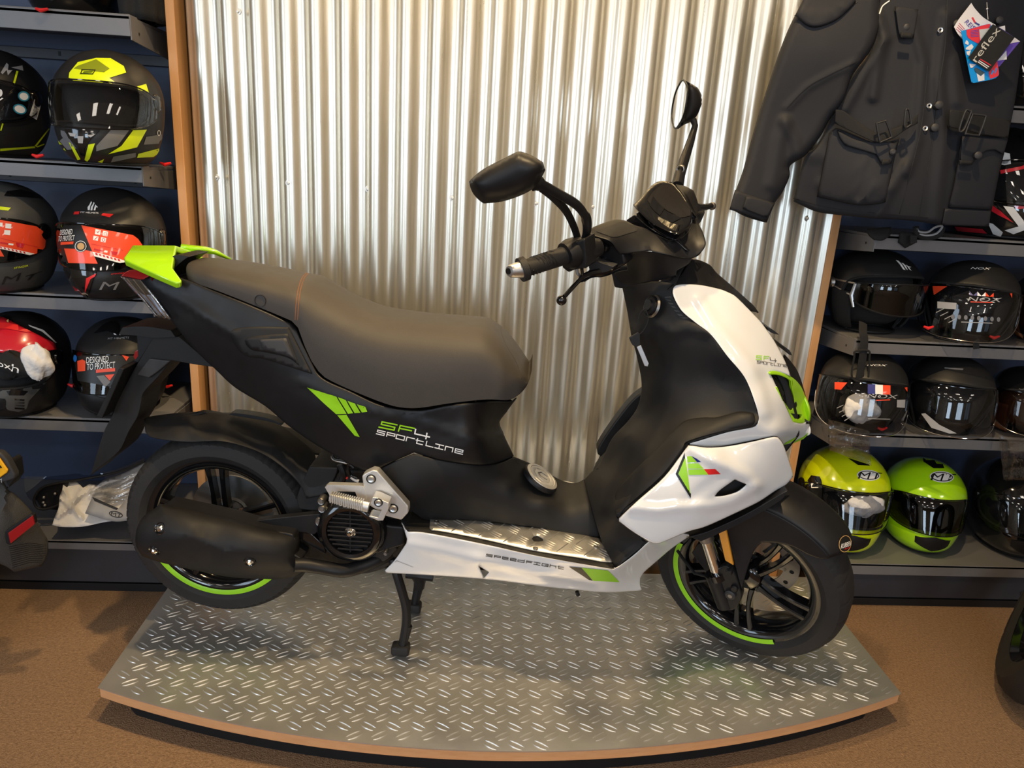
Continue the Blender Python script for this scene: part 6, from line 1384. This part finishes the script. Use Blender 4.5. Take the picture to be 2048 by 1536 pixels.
jshell('cuff_tab', ZJ((170, 1255), (350, 1300), (300, 1395), (145, 1335)), [(1500, 400, -.026), (1540, 420, -.028)], MT['jkt'], SLV, thick=.004, rnd=(3, .003))
bj = bvh_of(['jb', 'js'])
def onj(px, py, off=.003, Mi=JMI):
    h = bj.ray_cast(CAM, ray(px, py).normalized()); p = h[0] if h[0] is not None else atY(px, py, YJ-.03); n = h[1] if h[0] is not None else Vector((0, -1, 0))
    return Mi @ (p+(n if n.y < 0 else -n)*off)
def seamj(name, pts, r=.0016, mat='skirt', parent=None, off=-.0004):
    P = [onj(p.x, p.y, off) for p in cr([(a, b, 0) for a, b in ZJ(*pts)], 6)]; return MB().tube(P, r, 5).build(name, MT[mat], parent or BODY)
seamj('seam', ((1455, -20), (1440, 300), (1400, 560), (1360, 900), (1270, 1400)), .002)
seamj('seam', ((1290, 0), (1250, 100), (1235, 200)), .0015); seamj('seam', ((1330, 420), (1290, 800), (1200, 1180), (1140, 1400)), .0015)
seamj('seam', ((430, 690), (560, 560), (700, 480), (900, 385)), .0015, parent=SLV); seamj('seam', ((480, 100), (600, 170), (750, 120), (880, 10)), .0015, parent=SLV)
seamj('piping', ((1020, 90), (1040, 40), (1085, 5)), .002, 'decw')
seamj('seam', ((470, 1270), (700, 1330), (1000, 1365), (1400, 1400)), .001); 
PK = jshell('pocket', ZJ((700, 850), (745, 815), (1000, 905), (1150, 880), (1120, 1000), (1060, 1300), (880, 1312), (620, 1260)), [(a, b, d-.016) for a, b, d in jy], MT['jkt'], BODY, thick=.008, rnd=(7, .010), ridges=[(ZJ((950, 920), (830, 1260)), .005, 8), (ZJ((1000, 1180), (880, 1310)), .006, 8)], key='pk')
jshell('pocket_flap', ZJ((750, 830), (900, 900), (1140, 905), (1095, 1050), (1035, 1050), (1000, 990), (900, 960), (800, 930), (765, 880)), [(a, b, d-.026) for a, b, d in jy], MT['jkt'], BODY, thick=.005, rnd=(4, .004))
PK2 = jshell('pocket', ZJ((1545, 880), (1830, 900), (1740, 1345), (1460, 1330), (1500, 1150)), [(a, b, d-.014) for a, b, d in jy], MT['jkt'], BODY, thick=.008, rnd=(7, .010))
jshell('pocket_flap', ZJ((1550, 870), (1845, 890), (1815, 990), (1760, 960), (1700, 970), (1640, 1020), (1610, 1055), (1535, 1050)), [(a, b, d-.024) for a, b, d in jy], MT['jkt'], BODY, thick=.005, rnd=(4, .004))
jshell('hem_band', ZJ((1440, 1335), (1735, 1350), (1722, 1450), (1420, 1440)), [(a, b, d-.010) for a, b, d in jy], MT['jkt'], BODY, thick=.004, rnd=(3, .003))
jshell('pocket_flap', ZJ((1120, 40), (1270, 60), (1240, 245), (1155, 235), (1140, 190)), [(a, b, d-.012) for a, b, d in jy], MT['jkt'], BODY, thick=.004, rnd=(3, .003))
for q in (((1160, 205), (1232, 215), (1230, 245), (1158, 240)), ((1040, 1020), (1090, 1018), (1085, 1050), (1035, 1055)), ((1535, 1025), (1620, 1030), (1615, 1056), (1535, 1054))):
    jshell('pull_tab', ZJ(*q), [(a, b, d-.032) for a, b, d in jy], MT['web'], BODY, thick=.003, rnd=None)
# belt and buckles
BELT = jshell('belt', ZJ((740, 700), (800, 715), (900, 790), (1010, 860), (1100, 830), (1190, 790), (1270, 730), (1265, 790), (1190, 830), (1100, 890), (1000, 910), (900, 870), (735, 790)), [(a, b, d-.034) for a, b, d in jy], MT['web'], JK, thick=.003, rnd=(2, .002))
BELT2 = jshell('belt', ZJ((1470, 700), (1570, 715), (1700, 745), (1860, 770), (1845, 885), (1680, 860), (1560, 830), (1465, 815)), [(a, b, d-.030) for a, b, d in jy], MT['web'], JK, thick=.003, rnd=(2, .002))
def buckle(pts, par):
    q = ZJ(*pts); y0 = min(onj(a, b, .046).y for a, b in q); P = [hitl(a, b, JMI, 1, y0) for a, b in q]; MB().tube(cr(P, 5, True), .0032, 8, cap=False, flat=.7, up=(0, -1, .1)).build('buckle', MT['dgrey'], par)
buckle(((1003, 798), (1012, 788), (1055, 775), (1066, 782), (1096, 868), (1090, 882), (1035, 906), (1022, 902)), BELT); buckle(((1612, 740), (1622, 732), (1688, 740), (1698, 752), (1660, 858), (1648, 866), (1582, 858), (1572, 848)), BELT2)
buckle(((1188, 708), (1200, 702), (1212, 710), (1222, 790), (1216, 800), (1182, 812)), BELT)
buckle(((1570, 712), (1598, 712), (1604, 720), (1560, 828), (1530, 832)), BELT2)
for x, y, r in ((1200, 168, .0085), (1400, 668, .0095), (1360, 817, .0095), (1072, 985, .0075), (1592, 988, .009), (1490, 155, .009), (1762, 130, .0085)):
    p = onj(*ZJ((x, y))[0], .012 if x not in (1072, 1592) else .034); MB().lathe([(0, .003), (r*.6, .0028), (r, .0005), (r, -.02)], p, (-.2, -1, .1), 20).build('snap_button', MT['dgrey'], BODY)
for x, y in ((1412, 193), (1333, 678), (1305, 822)):
    p = onj(*ZJ((x, y))[0], .004); MB().lathe([(.0025, .001), (.004, .0015), (.0048, 0), (.006, .0005), (.0065, -.002)], p, (-.2, -1, .1), 18).build('snap_ring', MT['silver'], BODY)
MB().tube([JMI @ Vector((JM.translation.x-.15, YJ+.02, 1.77)), JMI @ Vector((JM.translation.x, YJ+.02, 1.83)), JMI @ Vector((JM.translation.x+.2, YJ+.02, 1.77))], .008, 8).build('hanger', MT['blk'], JK)
jshell('shoulder', ZJ((480, 100), (560, 165), (640, 172), (760, 120), (870, 15), (860, -60), (560, -60), (520, 20)), [(a, b, d-.040) for a, b, d in jy], MT['jkt'], SLV, thick=.006, rnd=(10, .008), ridges=[(ZJ((520, 70), (640, 110), (780, 60)), .004, 5)])
# swing tags -------------------------------------------------------------------
def T8(*p): return Z(1880, 0, 8.535, p)
TB = Matrix.Translation(atY(1965, 80, 1.86)); TBI = TB.inverted()
def tg(name, outline, y, mat, parent=None, th=.0006, corner=60):
    P = [hitl(p.x, p.y, TBI, 1, y) for p in smooth_outline(T8(*outline), corner, 4)]
    return MB().prism([(v.x, v.y, v.z) for v in P], (0, th, 0)).build(name, mat, parent)
def mk(n, c): return pmat(n, c, .35, coat=.3)
tb, tr, tpu, tw = mk('tag blue', (.0, .30, .80)), mk('tag red', (.80, .04, .06)), mk('tag purple', (.14, .07, .45)), mk('tag white', (.80, .78, .80))
def tagthing(label): return thing('swing_tag', label, 'tag', TB, 'swing tags on the jacket')
t1 = tagthing('white swing tag with a red and blue tick, hanging from the black jacket')
tg('card', ((535, 50), (600, 150), (720, 280), (820, 350), (950, 425), (900, 600), (500, 800), (385, 670), (300, 570), (240, 460), (320, 330)), .008, tw, t1)
tg('tick_mark', ((540, 300), (565, 290), (610, 375), (590, 395)), .007, tr, t1); tg('tick_mark', ((590, 395), (610, 375), (680, 415), (668, 438)), .007, mk('tag navy', (.05, .06, .25)), t1)
def tgtext(s, o, bx, hy, y, mat, par):
    P, F = texttris(s, (0, 0), (1, 0), (0, 1))[0]; o = Vector(o); bx = Vector(bx); hy = Vector(hy); V = []
    for p in P:
        q = T8(tuple(o+bx*p[0]+hy*p[1]))[0]; V.append(hitl(q[0], q[1], TBI, 1, y))
    mb = MB().add(V, F); mb.keepn = True; return mb.build('lettering', mat, par, weld=False)
tgtext('REIS', (415, 385), (140, 130), (60, -55), .0068, mk('tag navy2', (.10, .08, .35)), t1)
for i in range(4): tg('ruled_line', ((330-i*18, 390+i*32), (425-i*10, 495+i*30), (422-i*10, 499+i*30), (327-i*18, 394+i*32)), .0068, tr, t1)
t2 = tagthing('purple and white swing tag under the black one')
tg('card', ((1000, 460), (1275, 640), (1365, 710), (1010, 1140), (880, 1010)), .004, tpu, t2)
tg('white_patch', ((1000, 462), (1110, 437), (1115, 528)), .003, tw, t2); tg('white_patch', ((1275, 640), (1368, 708), (1200, 742)), .003, tw, t2); tg('white_patch', ((1135, 860), (1140, 1015), (980, 1035)), .003, tw, t2); tg('grey_patch', ((1200, 742), (1340, 735), (1150, 960), (1140, 860)), .0032, tpu, t2)
t3 = tagthing('blue and red rounded swing tag with white figures')
tg('card', ((365, 560), (375, 525), (450, 505), (820, 410), (880, 440), (960, 960), (1005, 1230), (985, 1300), (900, 1350), (600, 1412), (550, 1395), (520, 1330)), -.001, tb, t3, corner=50)
tg('red_panel', ((450, 512), (820, 412), (860, 440), (650, 745), (480, 640)), -.0020, tr, t3); tg('red_panel', ((840, 1200), (975, 1040), (1003, 1240), (980, 1300), (855, 1345)), -.0020, tr, t3)
tg('grey_panel', ((670, 505), (850, 480), (690, 690)), -.0028, mk('tag grey', (.55, .58, .60)), t3)
tg('white_figure', ((455, 680), (490, 730), (480, 770), (425, 740)), -.0022, tw, t3); tg('white_figure', ((440, 820), (540, 750), (575, 800), (530, 850), (445, 845)), -.0022, tw, t3); tg('white_figure', ((450, 880), (530, 860), (500, 950), (465, 930)), -.0022, tw, t3); tg('white_figure', ((500, 1085), (620, 1100), (560, 1150), (520, 1155)), -.0022, tw, t3); tg('white_figure', ((625, 1250), (700, 1300), (755, 1250), (760, 1370), (655, 1390)), -.0022, tw, t3)
tg('dark_figure', ((585, 1170), (620, 1155), (700, 1200), (770, 1240), (690, 1295), (610, 1230)), -.0026, mk('tag slate', (.05, .09, .12)), t3)
tg('blue_letters', ((870, 1270), (900, 1180), (935, 1250), (960, 1150), (975, 1180), (940, 1260), (915, 1220), (885, 1275)), -.0026, tb, t3)
for i in range(5): tg('small_print', ((525, 525+i*24), (665, 500+i*28), (665, 510+i*28), (525, 535+i*24)), -.0026, tpu, t3)
t4 = tagthing('black swing tag lettered reflex, topmost of the swing tags')
tg('card', ((905, 410), (1275, 640), (840, 1225), (480, 990)), -.009, mk('tag black', (.012, .012, .012)), t4)
tgtext('reflex', (620, 1070), (420, -560), (-95, -65), -.0098, mk('tag cream', (.60, .57, .50)), t4)
for a, m_ in ((0, tr), (26, tw), (48, tw)): tg('small_print', ((690-a*.8, 1000+a), (875-a*1.3, 1110+a), (868-a*1.3, 1124+a), (682-a*.8, 1014+a)), -.0098, m_, t4)
MB().tube([hitl(*T8((820, 330))[0], TBI, 1, -.002), hitl(*T8((810, 230))[0], TBI, 1, 0), hitl(*T8((805, 130))[0], TBI, 1, .004), hitl(*T8((800, 40))[0], TBI, 1, .02)], .0006, 6).build('tag_string', tw, t4)
MB().ball(hitl(*T8((805, 150))[0], TBI, 1, .002), .0022, 8).build('string_bead', tw, t4)
# gloves on the upper right shelf
gv = Matrix.Translation(atY(1770, 465, 1.99)); G = thing('glove', 'black glove hanging over the lip of the upper right shelf under the jacket', 'glove', gv)
mb = MB(); I_ = gv.inverted()
shell('glove_body', R3((435, 90), (690, 70), (680, 160), (600, 210), (510, 205), (450, 150)), R3((560, 140, -.01), (450, 100, .004), (680, 80, .004)), MT['foam'], G, thick=.012, rnd=(10, .016), mirror=False, Mi=I_)
shell('glove_cuff', R3((780, 120), (920, 130), (950, 180), (930, 240), (830, 290), (755, 230)), R3((850, 200, -.012), (760, 200, .0), (940, 200, .0)), MT['foam'], G, thick=.012, rnd=(8, .012), mirror=False, Mi=I_)
for i in range(4):
    a, b = R3((880, 170+i*22))[0], R3((948, 175+i*14))[0]; MB().tube([I_ @ atY(*a, 1.965), I_ @ atY(*b, 1.962)], .004, 8).build('finger', MT['foam'], G)
sk_ = Matrix.Translation(atY(1870, 450, 2.0)); G2 = thing('goggles', 'grey-framed goggles on the upper right shelf below the jacket hem', 'goggles', sk_)
MB().tube(cr([sk_.inverted() @ atY(*R3(q)[0], 1.985) for q in ((950, 85), (975, 120), (1060, 125), (1130, 80), (1190, 60), (1210, 75), (1150, 140), (1050, 160), (970, 145))], 4), .003, 6).build('frame', MT['decgrey'], G2)
MB().tube(cr([sk_.inverted() @ atY(*R3(q)[0], 1.99) for q in ((940, 70), (960, 150), (1080, 178), (1180, 150), (1215, 70))], 4), .008, 8).build('strap', MT['foam'], G2)
# jacket folded on the top left shelf
cc_ = atY(300, 20, 2.12); FJ = MB().grid([[Vector((.050*cos(t)*f(z), .060*sin(t)*f(z), z)) for t in [2*pi*k/40 for k in range(40)] for f in [lambda z, t=t: 1+.10*sin(5*t+9*z)+.06*sin(9*t-14*z)]] for z in [i*.02 for i in range(12)]], closeu=True)
fj = FJ.build('folded_garment', MT['foam'], None, ang=60, solid=.004); fj.location = (atY(288, 60, 2.13).x, 2.13, ZL[0]+.002); tag(fj, 'bundle of black clothing at the right end of the top left shelf', 'clothing')
# ---- bags and cards -----------------------------------------------------------------
clear_bag('clear_bag', 'small clear zip bag hanging over the third shelf lip above the yellow helmet', 'plastic bag', [(1657, 838), (1738, 862), (1741, 930), (1658, 900)], 1.955, 5, amp=.002)
clear_bag('clear_bag', 'clear plastic bag hanging over the third shelf lip at the right edge', 'plastic bag', [(1999, 871), (2075, 878), (2085, 958), (2008, 960)], 1.955, 9, amp=.002)
# cloth bag, visor and printed card on the left base shelf
def E1(*p): return Z(0, 880, 5.12, p)
zb = ZL[4]
def ztri(name, label, cat, pts, mat, parent=None, sol=.001, sub=0):
    c = sum((Vector(p) for p in pts), Vector())/len(pts); t = None
wb = Matrix.Translation(atY(200, 1000, 2.02)); WB = thing('white_bag', 'crumpled white plastic bag lying on the base shelf behind the rear wheel', 'plastic bag', wb)
shell('bag_film', E1((535, 870), (560, 790), (600, 690), (610, 580), (640, 500), (650, 440), (720, 418), (780, 425), (850, 490), (920, 448), (1000, 465), (1080, 400), (1250, 345), (1480, 230), (1500, 900), (1330, 820), (1100, 835), (850, 885), (640, 890)), E1((535, 870, -.06), (640, 890, -.055), (1100, 835, -.04), (720, 418, .05), (850, 490, .03), (1250, 345, .08), (700, 680, -.02), (900, 700, -.005), (1480, 230, .10), (1400, 700, .0)), pmat('white plastic film', (.74, .72, .70), .45, bump=.6, bscale=22, dist=.012), WB, thick=.0012, rnd=None, mirror=False, Mi=wb.inverted(), ridges=[(E1((640, 480), (700, 640), (830, 800)), .012, 8), (E1((600, 780), (720, 690), (850, 490)), .012, 8), (E1((730, 640), (850, 560), (960, 470)), .010, 7), (E1((620, 600), (700, 680)), .01, 6), (E1((1000, 480), (1150, 400), (1300, 420)), .01, 6)], step=5, key='wb')
clear_bag('clear_bag', 'crinkled clear bag on top of the white bag, behind the rear tyre', 'plastic bag', [(176, 985), (300, 935), (300, 1000), (190, 1005)], 2.03, 15, amp=.008)
cd_ = Matrix.Translation(atY(220, 1020, 1.985)); CDT = thing('printed_card', 'silver card printed with an oval logo, lying on the white bag', 'card', cd_)
cdo = shell('card', E1((945, 580), (1215, 700), (1290, 605), (1420, 640), (1420, 840), (1320, 825), (1150, 832), (870, 752)), E1((945, 580, .012), (1215, 700, .008), (870, 752, -.012), (1420, 840, -.02)), MT['decgrey'], CDT, thick=.001, rnd=None, mirror=False, Mi=cd_.inverted(), key='card')
decal('black_band', [E1((945, 582), (1212, 700), (1195, 718), (925, 606))], 'card', MT['decb'], cdo, Mi=cd_.inverted())
decal('oval_logo', [E1(*q) for q in ringpoly(1188, 762, 72, 32, 12, 9)], 'card', MT['decb'], cdo, Mi=cd_.inverted(), off=.0015)
decal('lettering', None, 'card', MT['decb'], cdo, Mi=cd_.inverted(), off=.0015, tris=texttris('MT', E1((1135, 770))[0], Vector((105, 25))/5.12, Vector((8, -34))/5.12))
vs = Matrix.Translation(atY(130, 985, 2.1)); VS = thing('spare_visor', 'spare smoked visor in its packing on the base shelf, left of the white bag', 'visor', vs)
shell('visor_shield', E1((240, 370), (480, 375), (780, 345), (900, 360), (1200, 300), (1480, 180), (1480, 300), (1200, 400), (850, 500), (620, 720), (440, 700), (350, 640), (270, 560)), E1((240, 370, .0), (900, 360, -.02), (1480, 180, .0), (440, 700, -.05), (620, 720, -.055)), MT['visor'], VS, thick=0, rnd=None, mirror=False, Mi=vs.inverted())
MB().tube(cr([vs.inverted() @ atY(*E1(q)[0], y) for q, y in (((1480, 215), 2.12), ((1200, 330), 2.09), ((850, 400), 2.06), ((600, 440), 2.05), ((430, 490), 2.045), ((350, 600), 2.04), ((380, 690), 2.04), ((480, 705), 2.04), ((640, 640), 2.045), ((850, 480), 2.06))], 5), .004, 8).build('visor_gasket', MT['skirt'], VS)
MB().prism([vs.inverted() @ atY(*q, 2.05) for q in E1((360, 600), (430, 490), (600, 440), (700, 440), (620, 720), (430, 705))], (0, .004, 0)).build('pivot_plate', MT['blk'], VS)
for x, y in ((450, 588), (445, 640), (460, 670), (565, 550)):
    MB().ball(vs.inverted() @ atY(*E1((x, y))[0], 2.045), .005, 8).build('pivot_screw', MT['steel'], VS)
# ---- tail of the motorcycle at the lower left --------------------------------------------
bk = Matrix.Translation((atY(20, 1050, 1.62).x, 1.62, 0)); BK = thing('motorcycle', 'dark motorcycle tail with a yellow number plate and red reflector at the left edge', 'motorcycle', bk); BI = bk.inverted()
def bpr(name, pts, y0, y1, mat, bev=.003, parent=None):
    V = [BI @ atY(*q, y0) for q in pts]; return MB().prism([tuple(v) for v in V], (0, y1-y0, 0)).build(name, mat, parent or BK, bevel=bev)
MT['fend'] = pmat('textured dark fender', (.045, .042, .038), .6, bump=.6, bscale=500)
FE = shell('rear_fender', E1((-300, 300), (0, 330), (80, 500), (160, 560), (330, 740), (430, 920), (490, 1030), (485, 1180), (430, 1290), (150, 1350), (0, 1270), (-300, 1200)), E1((0, 400, .0), (330, 740, .02), (490, 1030, .05), (150, 1350, .0), (0, 900, -.03), (-300, 600, -.02), (-300, 1100, -.02)), MT['fend'], BK, thick=.02, rnd=(8, .008), mirror=False, Mi=BI, key='fe', ridges=[(E1((60, 480), (40, 700), (20, 760)), .006, 10)])
for i in range(11):
    d = decal('fender_rib', [E1((90+i*4, 1090+i*21), (300, 1050+i*20), (470, 1075+i*17), (470, 1080+i*17), (300, 1056+i*20), (90+i*4, 1096+i*21))], 'fe', MT['blk'], FE, Mi=BI, off=.0008)
bpr('reflector_frame', E1((45, 940), (310, 762), (335, 775), (352, 860), (100, 1080), (60, 1060)), 1.585, 1.60, MT['blk'], .002)
bpr('red_reflector', E1((80, 955), (328, 778), (350, 868), (104, 1066)), 1.580, 1.586, MT['red'], .0015)
PF = bpr('plate_frame', E1((-400, 60), (0, 130), (70, 200), (150, 350), (150, 400), (60, 430), (-400, 520)), 1.57, 1.59, MT['dgrey'], .004)
bpr('number_plate', E1((-380, 160), (-20, 170), (78, 310), (70, 335), (0, 385), (-380, 500)), 1.565, 1.570, pmat('yellow plate', (.85, .42, .01), .35), .002, PF)
bpr('plate_mark', E1((-40, 250), (0, 262), (18, 285), (-10, 292), (-50, 275)), 1.5635, 1.565, MT['decb'], 0, PF)
def bt(s, o, bx, hy):
    P, F = texttris(s, (0, 0), (1, 0), (0, 1))[0]; V = [BI @ atY(*E1(tuple(Vector(o)+Vector(bx)*p[0]+Vector(hy)*p[1]))[0], 1.569) for p in P]; MB().add(V, F).build('lettering', MT['decw'], PF, weld=False)
bt('T', (8, 440), (18, -8), (-6, -36)); 
bpr('lamp_bracket', E1((90, 200), (130, 240), (150, 400), (90, 490), (60, 430)), 1.60, 1.64, MT['skirt'], .003)
wc = BI @ Vector((bk.translation.x-.42, 1.66, .30))
tw_ = MB(); prf = [(.20, -.05), (.23, -.06), (.27, -.055), (.292, -.035), (.298, 0), (.292, .035), (.27, .055), (.23, .06), (.20, .05)]
tw_.lathe([(r, h) for r, h in prf], wc, (0, 1, 0), 60, close=True).build('rear_tyre', MT['rubber'], BK); MB().lathe([(0, -.03), (.05, -.04), (.19, -.045), (.2, -.04), (.2, .04), (0, .03)], wc, (0, 1, 0), 40).build('rear_rim', MT['gblk'], BK)
MB().tube([wc, wc+Vector((.2, -.06, .25)), BI @ atY(10, 930, 1.60)], .03, 10).build('tail_arm', MT['blk'], BK)
# ---- tyre at the lower right ----------------------------------------------------------
c0 = atZ(2040, 1412, 0); wr = Matrix.Translation((c0.x+.095, c0.y+.04, 0)); WR = thing('motorcycle', 'motorcycle front wheel with a grooved tyre at the lower right edge', 'motorcycle', wr)
def tyre2(n=120):
    rows = []; prof = [(.21, -.045), (.235, -.056), (.262, -.055), (.283, -.040), (.294, -.020), (.298, 0)]; prof += [(r, -h) for r, h in prof[-2::-1]]
    for k in range(n):
        t = 2*pi*k/n; rows.append([(cos(t)*(r-(.004 if (k+abs(i-5)) % 6 == 0 and 2 < i < 9 else 0)), h, sin(t)*(r-(.004 if (k+abs(i-5)) % 6 == 0 and 2 < i < 9 else 0))) for i, (r, h) in enumerate(prof)])
    return MB().grid(rows, closev=True)
RW2 = Matrix.Translation((0, 0, .2915)) @ Matrix.Rotation(radians(52), 4, 'Z') @ Matrix.Rotation(radians(15), 4, 'X')
tyre2().xf(RW2).build('tyre', MT['rubber'], WR, ang=25, weld=False)
MB().lathe([(.212, -.045), (.19, -.03), (.18, 0), (.19, .03), (.212, .045)], n=48).xf(RW2).build('rim', MT['gblk'], WR)
hb = MB().lathe([(0, -.04), (.04, -.04), (.04, .04), (0, .04)], n=24)
for k in range(5):
    a = 2*pi*k/5; hb.box((cos(a)*.11, 0, sin(a)*.11), (.15, .02, .025), Matrix.Rotation(-a, 3, 'Y'))
hb.xf(RW2).build('spokes', MT['gblk'], WR)
mb = MB().lathe([(0, .008), (.006, .007), (.008, .003), (.004, 0), (.004, -.004)], (0, 0, 0), (0, -1, 0), 16); kn = mb.build('plinth_knob', MT['chrome'], None); kn.location = atY(2046, 1186, 2.012); tag(kn, 'tiny metal knob on the plinth at the far right edge', 'knob')
